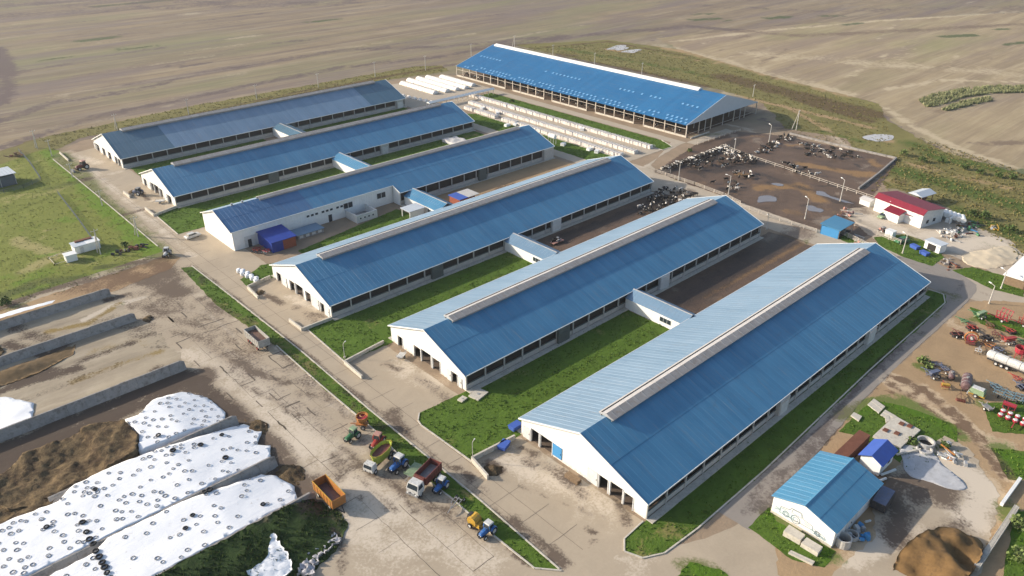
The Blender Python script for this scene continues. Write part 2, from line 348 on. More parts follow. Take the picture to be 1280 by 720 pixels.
# soil patches: dark mud, furrows and the long bunker wall's painted shadow (r), pale dust (g), growth or rust-coloured soil (b)
for c, p, wd, s in (
 # far fields
 ('r', [(-40,165),(60,130),(170,112),(250,92),(430,62),(560,58),(700,44)], 6, .62), ('r', [(0,185),(120,146),(240,122),(427,84),(560,70),(640,52)], 5, .7),
 ('r', [(180,160),(330,128),(470,98),(575,80)], 3, .75), ('r', [(600,62),(720,45),(860,33),(1000,45),(1140,38),(1280,30)], 8, .7),
 ('r', [(0,95),(80,80),(200,60)], 7, .45), ('r', [(0,20),(200,8),(430,4)], 26, .5), ('r', [(0,5),(640,-6),(1280,-4)], 40, .45),
 ('r', [(-5,60),(8,85),(10,110),(0,130)], 6, .9), ('r', [(100,175),(230,145),(420,105)], 2, .7), ('r', [(860,6),(1000,14),(1280,8)], 14, .4),
 ('b', [(95,52),(146,46)], 5, .95), ('b', [(145,62),(200,57)], 4, .75), ('b', [(55,75),(90,71)], 4, .7), ('b', [(380,28),(424,24)], 4, .95), ('b', [(120,8),(215,0)], 6, .9),
 ('b', [(868,25),(900,23)], 5, .95), ('b', [(868,18),(896,17)], 4, .8), ('b', [(900,27),(920,25)], 3, .8), ('b', [(958,23),(985,21)], 5, .8), ('b', [(1028,20),(1052,20)], 5, .9),
 ('b', [(1054,31),(1076,29)], 4, .9), ('b', [(1180,46),(1218,44)], 5, 1), ('b', [(1243,37),(1262,36)], 3, 1), ('b', [(1254,56),(1290,52)], 3, 1), ('b', [(950,12),(966,11)], 4, .6),
 ('r', [(225,83),(262,78)], 3, .9), ('r', [(150,108),(185,100)], 3, .6), ('g', [(60,122),(140,108),(240,100),(300,92)], 2.5, .5), ('g', [(0,165),(130,150),(220,130)], 2, .5),
 ('g', [(840,52),(960,38),(1100,26),(1280,14)], 4, .8), ('g', [(940,66),(1100,80),(1280,92)], 14, .5), ('g', [(820,56),(900,75),(960,92),(1060,118)], 8, .65),
 ('g', [(1105,112),(1180,100),(1290,103)], 2.2, .9), ('g', [(1108,135),(1140,158),(1200,186),(1290,218)], 3.0, .95), ('r', [(1215,180),(1290,178)], 3, .8),
 ('r', [(1170,140),(1215,128),(1240,126)], 4, .6), ('g', [(700,58),(800,64),(900,80)], 4, .4), ('r', [(650,62),(760,52),(860,70)], 3, .6),
 # north-east band: olive grass, then a dark tilled strip, then a tan track
 ('r', [(905,96),(1000,120),(1092,143)], 9, 1), ('r', [(700,72),(800,90),(880,108)], 5, .85), ('r', [(1000,125),(1085,150)], 5, .9), ('g', [(760,62),(790,66)], 3, 1), ('g', [(900,115),(1000,138),(1090,160)], 2.6, .85),
 ('g', [(980,132),(1030,160),(1060,185)], 2, .9), ('b', [(1030,165),(1080,178)], 3, .6), ('b', [(700,60),(800,78),(900,98)], 5, .55), ('r', [(680,66),(720,70)], 5, .6),
 ('b', [(1140,180),(1180,200),(1280,215)], 6, .8), ('b', [(1130,215),(1200,235),(1280,262)], 8, .85), ('b', [(1200,262),(1280,300)], 5, .8), ('g', [(1160,210),(1230,228),(1280,240)], 4, .5), ('g', [(1090,170),(1110,176)], 3, 1),
 # meadow
 ('b', [(75,195),(130,255),(200,318)], 5, .85), ('b', [(20,365),(110,345),(205,325)], 4, .6), ('r', [(0,385),(60,362),(120,350),(208,322)], 2.2, .9), ('r', [(150,270),(180,262)], 1.5, .6),
 ('r', [(0,372),(50,352),(100,348)], 3, .8), ('g', [(20,300),(70,320),(30,340)], 3, .8), ('r', [(60,236),(95,228),(110,224)], 3, .7), ('g', [(10,250),(60,240)], 6, .4), ('b', [(60,190),(90,215),(110,232)], 4, .8),
 ('r', [(120,335),(200,325)], 1.6, .9), ('r', [(0,265),(40,255)], 5, .3),
 # concrete yard stains and wet patches
 ('r', [(150,345),(190,350),(225,365)], 5, .85), ('r', [(200,330),(215,350)], 5, .85), ('r', [(170,380),(230,400),(255,410)], 3, .55), ('r', [(250,375),(290,395)], 2, .6),
 ('r', [(215,415),(250,420)], 2, .7), ('r', [(290,450),(330,470),(360,480)], 1.6, .75), ('r', [(300,480),(340,500),(370,520)], 1, .6), ('r', [(265,500),(300,525),(320,545)], 2.2, .95),
 ('r', [(300,520),(345,560),(370,600)], 2.6, .9), ('r', [(240,480),(275,500),(300,520)], 3.2, .9), ('r', [(0,515),(80,480),(150,455)], 2, .4), ('r', [(340,560),(380,605),(400,600)], 3, .7),
 ('r', [(350,590),(385,615),(390,640)], 3.4, .9), ('g', [(300,470),(400,560),(500,680)], 9, .6), ('g', [(240,440),(300,470)], 4, .55), ('r', [(425,560),(470,595),(520,620),(560,645)], .9, .8),
 ('r', [(560,640),(610,670),(660,705)], .8, .7), ('r', [(427,548),(440,575),(490,600)], .7, .6), ('g', [(520,660),(600,700)], 5, .6), ('r', [(415,665),(430,690),(425,720)], 1.2, .6),
 ('r', [(100,360),(170,350),(220,345)], 7, .62), ('r', [(180,370),(250,400),(320,470)], 7, .45), ('r', [(130,400),(220,420)], 5, .45), ('r', [(300,440),(360,500),(420,540)], 4, .45),
 # main road beside the barns
 ('r', [(245,335),(330,400),(430,480),(540,570),(640,655),(700,705)], .7, .6), ('r', [(490,515),(505,540)], 2.4, .65), ('r', [(640,650),(690,690),(705,705)], 1.6, .8), ('r', [(575,600),(610,620)], 2.5, .3),
 ('r', [(735,660),(745,668),(738,680)], .5, .8), ('r', [(570,585),(590,600)], .8, .8), ('r', [(300,345),(330,370)], 1, .5), ('g', [(110,210),(170,260),(240,320)], 2.2, .55),
 ('r', [(520,470),(560,500)], 2, .45), ('r', [(660,575),(700,590),(730,620)], 2.2, .5), ('r', [(370,385),(400,405)], 2, .5), ('r', [(330,430),(430,520),(560,650)], 5, .4),
 # gable aprons
 ('g', [(640,575),(700,600),(760,630)], 6, .55), ('r', [(650,560),(672,568)], 1, .8), ('r', [(610,580),(625,590)], 1.6, .95), ('r', [(600,590),(640,605),(760,650)], .8, .5), ('r', [(775,632),(785,655)], 1.4, .8),
 ('r', [(697,575),(745,605),(790,640)], 1, .55), ('r', [(480,455),(500,462)], 1, .7), ('g', [(500,455),(540,480)], 4, .5), ('r', [(335,370),(352,380)], 1.3, .9), ('g', [(365,372),(395,385)], 2.5, .6),
 ('r', [(383,392),(405,395)], 1.1, .7), ('r', [(108,205),(125,200)], 1.5, .3), ('g', [(85,190),(125,205)], 3, .6), ('r', [(175,240),(185,250)], 1.3, .8), ('g', [(185,250),(210,256)], 1.5, .6),
 # bunker floors, the long wall's shadow painted in among the mud
 ('r', [(0,400),(40,420),(70,430)], 2.6, .6), ('r', [(10,430),(60,445),(100,418)], 2, .85), ('b', [(60,415),(110,405),(150,380)], 1.4, .75), ('g', [(105,400),(140,383),(180,372)], 1.3, 1),
 ('r', [(135,375),(160,368)], 1.6, .9), ('r', [(25,480),(60,470),(95,462)], 2.2, .95), ('r', [(15,475),(70,462)], 1.6, .85), ('b', [(60,450),(120,440),(180,430)], 3, .35), ('r', [(100,452),(135,440)], 1.6, .6), ('r', [(150,435),(165,430)], 1.4, .8),
 ('b', [(90,478),(150,455),(200,440)], 1.4, .6), ('r', [(0,575),(80,545),(170,505),(235,475)], 3.2, 1), ('r', [(100,520),(190,500),(260,490)], 2.8, .65), ('r', [(0,580),(20,600),(40,625)], 4, 1),
 ('r', [(160,400),(230,395)], 1.5, .5), ('r', [(40,470),(0,490)], 1.5, .9),
 # exercise yards, pens
 ('r', [(830,215),(880,200),(925,175)], 4, .9), ('r', [(870,215),(960,205)], 5, .8), ('b', [(950,235),(1000,232),(1025,250)], 3.4, .9), ('b', [(1000,205),(1060,215),(1090,218)], 3, .95), ('g', [(965,250),(990,240)], 1, 0),
 ('b', [(840,225),(880,228)], 2, .4), ('g', [(985,180),(1060,200)], 4, .35), ('r', [(940,215),(1050,250),(1080,260)], 3, .6), ('r', [(950,150),(1000,170)], 5, .5), ('r', [(1020,240),(1080,265)], 3.5, .6),
 ('g', [(880,150),(930,160),(940,165)], 1.6, .8), ('b', [(870,170),(905,167)], 2, .6),
 ('r', [(700,300),(800,262),(860,240)], 3.5, .9), ('g', [(735,312),(800,285),(850,262)], 1.6, .8), ('r', [(860,375),(930,330),(1000,290)], 6, .75), ('b', [(880,372),(950,335),(1010,300)], 1.1, .8), ('g', [(870,385),(960,340)], .8, .3),
 ('g', [(610,260),(700,215)], 3, .4), ('r', [(560,262),(640,230)], 1.5, .8),
 # machinery yard, workshop yard
 ('g', [(1180,400),(1225,420),(1280,440)], 3, .5), ('r', [(1155,395),(1080,475),(1020,545)], .9, .8), ('g', [(1100,470),(1160,505),(1210,540),(1260,560)], 2.6, .8), ('r', [(1110,480),(1180,525)], .6, .7), ('r', [(1090,485),(1150,500),(1200,545)], .5, .7),
 ('b', [(1215,400),(1240,398),(1280,415)], 1.8, .9), ('b', [(1150,458),(1165,466)], 1.6, .9), ('b', [(1225,505),(1280,525)], 2, .7), ('b', [(1245,435),(1280,455)], 1.6, .6), ('r', [(1170,470),(1240,500)], 2, .45),
 ('b', [(1050,520),(1110,500),(1140,515)], 2.4, .95), ('b', [(1130,500),(1200,545)], 2.4, .9), ('b', [(960,640),(1000,670),(1040,695)], 2, .9), ('b', [(975,660),(1050,700)], 1.2, .9), ('r', [(930,640),(960,590),(1010,545)], 1.2, .6),
 ('r', [(1110,620),(1150,600),(1180,615)], 4.6, .85), ('r', [(1105,600),(1130,640),(1120,670)], 3, .9), ('g', [(1190,580),(1230,610),(1215,650)], 4, .95), ('g', [(1060,700),(1140,660)], 3, .8), ('r', [(1100,660),(1130,690)], 2, .4),
 ('b', [(1250,560),(1290,590)], 3, .9), ('b', [(1265,640),(1300,690)], 3, .95), ('r', [(1140,690),(1200,660)], 3, .6),
 ('b', [(853,708),(900,718)], 2, .8), ('r', [(1060,625),(1095,600)], 1.4, .95), ('g', [(1140,590),(1165,600)], 2, .9),
 # depot yard
 ('g', [(1080,270),(1140,295),(1200,290)], 4, .8), ('g', [(1190,310),(1240,300),(1270,320)], 4, .95), ('r', [(1200,325),(1240,330)], 1.5, .6), ('b', [(1230,305),(1260,312)], 2, .4), ('r', [(1150,270),(1190,275),(1220,285)], 2, .45),
 ('r', [(880,215),(1000,285)], .6, .3), ('r', [(1090,310),(1180,345),(1280,390)], .7, .4), ('r', [(1205,350),(1170,400),(1080,480)], .6, .5), ('g', [(1195,345),(1215,360)], 1.2, .2),
): stroke(c, p, wd, s)
for pp_ in ([(-12,134.5),(37,136.2)],[(-12,130.5),(28,132.5)],[(-10,124),(0,121)],[(38,128),(41,134)]): stroke('r', pp_, 3.2, 1, True)  # long wall's shadow painted as dark strokes; wet ground beside the silage
# tyre tracks swinging through the machinery yard
for k in range(34):
    a = random.uniform(-9, 9); b = random.uniform(-5, 5)
    stroke(random.choice('rgg'), [(1105+a, 470+b), (1150+a, 490+b*2), (1195+a, 520+b), (1230+a, 560+b*2), (1262+a, 600+b)], random.uniform(.25, .5), random.uniform(.6, 1))
for k in range(16):
    a = random.uniform(-9, 9); stroke('r', [(945+a, 640+a*.5), (985+a, 590+a), (1040+a, 530+a*.6)], .3, random.uniform(.4, .8))
for k in range(12):
    a = random.uniform(0, 60); stroke(random.choice('rg'), [(200+a, 330+a*.7), (260+a*1.5, 400+a*.3), (330+a*1.5, 470), (480+a, 640)], .6, random.uniform(.3, .6))
for k in range(30):
    x, y = random.uniform(20, 52), random.uniform(60, 170); stroke(random.choice('rrg'), [(x, y), (x+random.uniform(-4, 4), y+random.uniform(-8, 8))], random.uniform(.6, 2.2), random.uniform(.35, .7), True)

for k in range(70):
    x, y = random.uniform(64, 186), random.choice((random.uniform(118.5,134.5), random.uniform(78,93.5), random.uniform(43.5,49), random.uniform(204,223), random.uniform(251,269)))
    stroke(random.choice('ggb'), [(x, y), (x+random.uniform(-5, 5), y+random.uniform(-2, 2))], random.uniform(.8, 2.4), random.uniform(.35, .7), True)
for k in range(46):
    x = random.uniform(56.3, 58.8); y = random.uniform(53, 180); stroke(random.choice('gr'), [(x, y), (x+random.uniform(-.5, .5), y+random.uniform(-3, 3))], random.uniform(.4, 1.0), random.uniform(.5, .9), True)
for k in range(60):
    x, y = random.uniform(196, 274), random.uniform(84, 154); stroke(random.choice('rrgb'), [(x, y), (x+random.uniform(-6, 6), y+random.uniform(-6, 6))], random.uniform(.6, 3), random.uniform(.3, .8), True)
for k in range(60):
    x, y = random.uniform(0, 56), random.uniform(190, 300); stroke(random.choice('gb'), [(x, y), (x+random.uniform(-9, 9), y+random.uniform(-4, 4))], random.uniform(1, 4), random.uniform(.3, .6), True)
for k in range(160):
    x, y = random.uniform(60, 700), random.uniform(330, 720); L = random.uniform(10, 90); stroke(random.choice('rrgg'), [(x, y), (x+L, y+random.uniform(-.1, .05)*L)], random.uniform(.8, 3.5), random.uniform(.3, .6), True)
for k in range(90):
    x, y = random.uniform(330, 760), random.uniform(60, 330); L = random.uniform(10, 80); stroke(random.choice('rgg'), [(x, y), (x+L, y+random.uniform(.1, .4)*L)], random.uniform(.8, 3.0), random.uniform(.3, .6), True)
# the ground itself: fine grid over the fields in view, wide cells out to the horizon
xs = np.concatenate(([-9000, -3000, -1000, -400], np.arange(-150, 1150, 5.0), [1500, 2500, 5000, 12000]))
ys = np.concatenate(([-9000, -3000, -1000, -400], np.arange(-150, 950, 5.0), [1300, 2500, 5000, 12000]))
X, Y = np.meshgrid(xs, ys, indexing='ij'); nx, ny = X.shape
me = bpy.data.meshes.new('ground'); idx = np.arange(nx*ny).reshape(nx, ny)
q = np.stack([idx[:-1,:-1], idx[1:,:-1], idx[1:,1:], idx[:-1,1:]], -1).reshape(-1, 4)
me.from_pydata(np.stack([X.ravel(), Y.ravel(), np.zeros(nx*ny)], -1).tolist(), [], q.tolist()); me.update(); set_soil(me); me.materials.append(M['field'])
g_ = bpy.data.objects.new('ground', me); col.objects.link(g_); tag(g_, kind='structure')

sheet('field', PP([(820,48),(1000,30),(1420,8),(1420,240),(1280,222),(1180,190),(1112,150),(1095,128),(960,96),(860,66)]), 1, M['field_east'], 3.5, 1.2)
sheet('scrubland', PP([(640,56),(760,50),(850,62),(960,94),(1100,130),(1108,150),(1180,190),(1280,218),(1420,260),(1420,420),(1270,318),(1230,290),(1190,262),(1120,236),(1075,236),(1120,199),(985,165),(955,130),(900,112)]), 2, M['scrub'], 2.2, .8)
sheet('verge', [(36,296),(60,306),(72,316),(190,318),(245,309),(250,322),(238,330),(120,332),(60,326),(30,312)], 2, M['scrub'], 2, .8)
sheet('meadow', [P(-150,440), P(-150,225), P(0,206), P(60,184)]+PP([(77,190),(128,241),(208,316),(214,322),(150,342),(60,372),(0,394)]), 3, M['meadow'], 1.6, .3)
sheet('farmyard', [(57.5,300),(71,312),(190,316),(238,306),(240,300),(268,300),(276,160),(285,120),(230,75),(215,30),(196,-30),(60,-60),(20,30),(-8,110),(-10,190),(20,191),(57,194)], 4, M['farmyard'], 1.9, .5)
sheet('concrete_yard', [(57.2,297),(73,300),(74,49),(72,44),(78,41),(92,37)]+PP([(1000,720),(1100,780)])+[(60,10),(-12,110),(-12,196),(18,193),(57,196)], 5, M['concrete'], 1.15, .1)
sheet('bunker_floor', [(-14,184),(38,181),(40,160),(41,120),(40,100),(38,89),(-14,89)], 6, M['bunker_floor'], .9, .8)
sheet('lane', [(190,301),(202.5,297),(200,262)]+[(203,151),(198,30),(186,29),(187,60),(189,150),(189,262)], 6, M['lane'], 1.6, .15)
sheet('lane', [(237,300),(231.5,300),(232,162),(206,151),(203,146),(203,152),(232,158),(236,158),(262,158),(262,154),(236,154),(236,160)], 7, M['lane'], 1.6, .15)
sheet('road', PP([(1214,347),(1216,372),(1140,448),(1050,545),(985,612),(940,662),(905,652),(868,700),(880,690),(905,650),(960,588),(1060,492),(1183,385),(1186,366),(1150,345),(1180,338)]) if False else
      [(186,60),(197,63),(200,54),(199,49),(195,43),(191,41.7),(183,41.3),(148,41.1),(130,40.6),(110,39.2),(97,38.1),(84.4,37.4),(84.2,42.9),(98,42.7),(140,44.1),(180,44.6),(184,47),(186,52)], 7, M['asphalt'], 1.2, .08)
sheet('dirt_track', PP([(0,388),(60,370),(150,340),(214,319),(226,322),(215,335),(150,362),(60,392),(0,410)]), 7, M['dirt'], 1.3, .4)
sheet('machinery_yard', PP([(1218,374),(1310,400),(1420,450),(1420,640),(1290,600),(1250,560),(1232,545),(1205,500),(1100,478),(1058,545),(990,610),(940,662),(962,690),(1000,712),(960,740),(905,655),(1215,374)]) if False else
      [(185,41),(190,37),(196,29),(190,5),(165,-30),(110,-20),(96,0),(84,14),(80,30),(90,37),(97,37.9),(110,39),(130,40.4),(148,40.9),(180,41.1)], 6, M['dirt'], 1.1, .3)
sheet('workshop_yard', PP([(1112,590),(1150,560),(1180,545),(1210,560),(1250,620),(1245,650),(1222,720),(1130,790),(1000,760),(1040,720),(1095,670),(1090,640)]), 8, M['concrete'], .9, .35)
sheet('depot_yard', PP([(1050,262),(1092,258),(1160,265),(1215,282),(1262,300),(1280,318),(1260,350),(1218,330),(1170,315),(1120,315),(1080,290)]), 7, M['lane'], 1.3, .5)
sheet('pen_floor', [(201.5,146),(236,154),(262,154),(270,138),(275,96),(232,86),(216,62),(197,80)], 6, M['mud'], 1.3, .4)
LAWNS = {
 'road strip': PP([(226,335),(242,334),(300,380),(380,443),(460,512),(530,569),(604,630),(699,712),(668,712),(617,671),(564,624),(515,588),(470,541),(400,482),(345,433),(270,381)]),
 'between first and second barns': [(74,270),(122,270),(122,251),(73,251)],
 'far between first and second': [(129,270),(187,270),(187,251),(129,251)],
 'between second and third barns': [(64.7,223.6),(64,204),(187,203),(187,223.4)],
 'between third and fourth barns': [(83,172),(119,178),(121,165),(100,163),(84,163)],
 'strip beside fourth barn': [(64.2,162.6),(64.4,167),(70,169.5),(72,171),(80,167),(100,164),(160,164),(160,163)],
 'between fourth and fifth barns': [(64.7,134.9),(63.9,118.6),(72,118),(124,118.4),(124,135),(70,135)],
 'between fifth and sixth barns': [(64.9,94.6),(63.4,93),(63.0,91.5),(63.4,77.8),(73,77.4),(123,77.4),(123,94),(76,94)],
 'beside sixth barn': [(76,49.4),(69.1,49.2),(67.2,47.6),(68.2,45.0),(71.3,43.4),(79,42.8),(98,42.7),(140,43.8),(180,44.4),(184,46),(183.5,50),(180,49.6)],
 'hutch strip': [(222.3,262),(231,262),(231.4,166),(228,158.4),(222.3,158.4)],
 'hutch yard edge': [(194,250),(203.5,240),(203.5,164),(194,164)],
 'passage corner': [(189,250),(201,252),(201,262),(190,262)],
 'depot lawn': PP([(1092,297),(1130,293),(1152,300),(1168,310),(1180,322),(1165,333),(1130,322),(1100,308)]),
 'lane corner lawn': PP([(1190,338),(1215,334),(1280,352),(1280,372),(1240,362)]),
 'shed lawn': PP([(1032,291),(1090,318),(1095,312),(1050,286)]),
 'corner bed': PP([(862,703),(900,712),(935,740),(830,740)]),
 'workshop lawn': PP([(960,635),(970,652),(1045,690),(1030,710),(990,700),(935,660)]),
 'scrap lawn': PP([(1048,540),(1090,500),(1130,508),(1195,532),(1200,570),(1140,590),(1100,560),(1070,545)]),
 'verge by the track': PP([(1238,560),(1290,565),(1310,600),(1260,600)]),
 'far right weeds': PP([(1268,640),(1310,640),(1310,760),(1250,740)]),
 'machinery weeds': PP([(1212,384),(1285,408),(1300,430),(1225,405)]),
 'inner tank grass': PP([(1228,505),(1300,500),(1300,545),(1240,540)]),
}
for k in LAWNS: sheet('lawn', LAWNS[k], 8, M['grass'], 1.2, .16)
sheet('hutch_yard', [(204,264),(222.3,264),(222.3,158.6),(204,158.6)], 9, M['lane'], 1.6, .2)
sheet('hutch_yard', [(203,306),(238,303),(236,264),(200,266)], 9, M['lane'], 1.6, .3)
sheet('exercise_yard', [(129,119),(188,119),(188,135),(129,135)], 9, M['mud'], 1.0, .2)
sheet('exercise_yard', [(126,77.8),(186,77.8),(186,94),(126,94)], 9, M['mud'], 1.0, .2)
sheet('exercise_yard', [(128,163),(187,163),(187,179),(128,178)], 9, M['dirt'], 1.3, .2)
sheet('stock_lane', [(187,162.7),(201,146),(199,119),(187,119)], 7, M['lane'], 1.4, .3)
# puddles
def blob(cx, cy, rx, ry, n=26):
    ph = [random.uniform(0, 6.28) for _ in range(3)]
    return [(cx+rx*(1+.22*math.sin(2*a+ph[0])+.15*math.sin(3*a+ph[1])+.1*math.sin(5*a+ph[2]))*math.cos(a), cy+ry*(1+.22*math.sin(2*a+ph[1])+.15*math.sin(3*a+ph[2]))*math.sin(a)) for a in [2*math.pi*i/n for i in range(n)]]
for px, py, a, b in ((958,249,4.6,2.3),(972,231,2.2,1.6),(1028,243,2.2,2.6),(1018,262,3.4,2.5),(1048,250,1.2,5)):
    x, y = P(px, py); sheet('puddle', blob(x, y, a*.7, b), 11, M['puddle'], 1.5, .2)
for px, py, a, b in ((1098,172,7,4),(773,60,9,5),(790,64,6,4)):
    x, y = P(px, py); sheet('puddle', blob(x, y, a, b), 8, M['ash'], 1.5, .3)

# kerbs
def kerb(pts, h=.16, wd=.24):
    b = MB()
    for a, c in zip(pts[:-1], pts[1:]):
        L = math.dist(a, c); n = max(1, int(L/2.5)); ux, uy = (c[0]-a[0])/L, (c[1]-a[1])/L
        for i in range(n):
            t0 = L*i/n+.02; t1 = L*(i+1)/n-.02
            b.bar((a[0]+ux*t0, a[1]+uy*t0, h/2), (a[0]+ux*t1, a[1]+uy*t1, h/2), wd, h+.1+random.uniform(-.02, .02))
    b.build('kerb', M['kerb'], kind='structure')
for p in (PP([(240,333),(300,379),(380,442),(460,511),(530,568),(604,629),(699,712)]), PP([(345,432),(400,481),(470,540),(515,587),(564,623),(617,670),(668,711),(702,714)]),
          [(64.9,94.6),(63.4,93),(63.0,91.5),(63.4,77.8),(72,77.6)], [(64.7,134.9),(63.9,118.6)], [(74,49.5),(69.1,49.2),(67.2,47.6),(68.2,45.0),(71.3,43.4),(79,42.9),(98,42.9),(140,44.2),(180,44.7),(184,46.6),(184,50)],
          [(57.3,296),(57.3,250),(57.0,200)], [(64.7,223.6),(64,204)], [(203.6,240),(203.6,164)], [(222.3,262),(222.3,158.4),(228,158.4),(231.6,166)]): kerb(p)
# slab joints and cracks in the big yard: thin recessed ribbons of dirt
b = MB(); 
def ribbon(pts, wd, z=.078):
    for a, c in zip(pts[:-1], pts[1:]):
        L = math.dist(a, c)
        if L < .05: continue
        nx_, ny_ = -(c[1]-a[1])/L*wd/2, (c[0]-a[0])/L*wd/2
        b.add([(a[0]-nx_,a[1]-ny_,z),(a[0]+nx_,a[1]+ny_,z),(c[0]+nx_*random.uniform(.4,1.4),c[1]+ny_*random.uniform(.4,1.4),z),(c[0]-nx_,c[1]-ny_,z)], [(0,1,2,3)])
def crack(a, c, wd, wob=.35):
    L = math.dist(a, c); n = max(2, int(L/1.1)); pts = [a]; 
    for i in range(1, n): t = i/n; pts.append((a[0]+(c[0]-a[0])*t+random.uniform(-wob, wob), a[1]+(c[1]-a[1])*t+random.uniform(-wob, wob)))
    ribbon(pts+[c], wd)
for x in (44.5, 48.5, 52.5): 
    for y in range(60, 176, 6):
        if random.random() < .6: crack((x, y), (x, y+6), random.uniform(.03, .10), .1)
for y in range(60, 176, 6):
    for x in (40.5, 44.5, 48.5, 52.5):
        if random.random() < .5: crack((x, y), (x+4, y), random.uniform(.03, .10), .1)
for _ in range(34):
    x, y = random.randrange(41, 54, 3)+.5, random.randrange(95, 160, 3); q_ = random.random() < .5; crack((x, y), (x+3*q_, y+3*(not q_)+random.uniform(-.4, .4)), random.uniform(.15, .4), .16)
for x in (59.8, 63): crack((x, 52), (x, 300), .06, .03)
for y in range(56, 300, 6): crack((57.2, y), (66, y), .06, .05)
b.build('pavement_joints', mat('joint_dirt', (.12,.095,.075), .95), kind='stuff', label='dark cracks and joints between the slabs of the concrete yard')

# ================================================================ cattle barns
ROOFPROF = {}
def roof_panel_mesh(wd, L, slope, side, m, key):
    """one ribbed sheet running from the ridge (0,0,0) down the slope; side -1 falls towards -Y"""
    k = (round(wd,2), round(L,2), round(slope,4), side, key)
    if k in ROOFPROF: return ROOFPROF[k]
    b = MB(); prof = []; n = 4; p = wd/n
    for i in range(n):
        x = i*p; hh = .009 if i else .028
        prof += [(x, 0), (x+p*.62, 0), (x+p*.72, hh), (x+p*.9, hh)]
    prof.append((wd, .0))
    vs = []; c = math.cos(math.atan(slope))
    N_ = len(prof); fs = []; rows = [(0, 0), (.46, .035), (.46, .0), (1, 0)]
    vs = [(x, side*L*t_, h-L*t_*slope+dz) for t_, dz in rows for (x, h) in prof]
    for k_ in range(3): fs += [(k_*N_+i, k_*N_+i+1, (k_+1)*N_+i+1, (k_+1)*N_+i) for i in range(N_-1)]
    b.add(vs, fs)
    me = bpy.data.meshes.new('roof_panel'); me.from_pydata(b.v, [], b.f); me.update()
    if me.polygons[0].normal.z < 0: me.flip_normals()
    me.materials.append(m); ROOFPROF[k] = me
    return me
def rect_wall_y(b, y, t, segs): pass
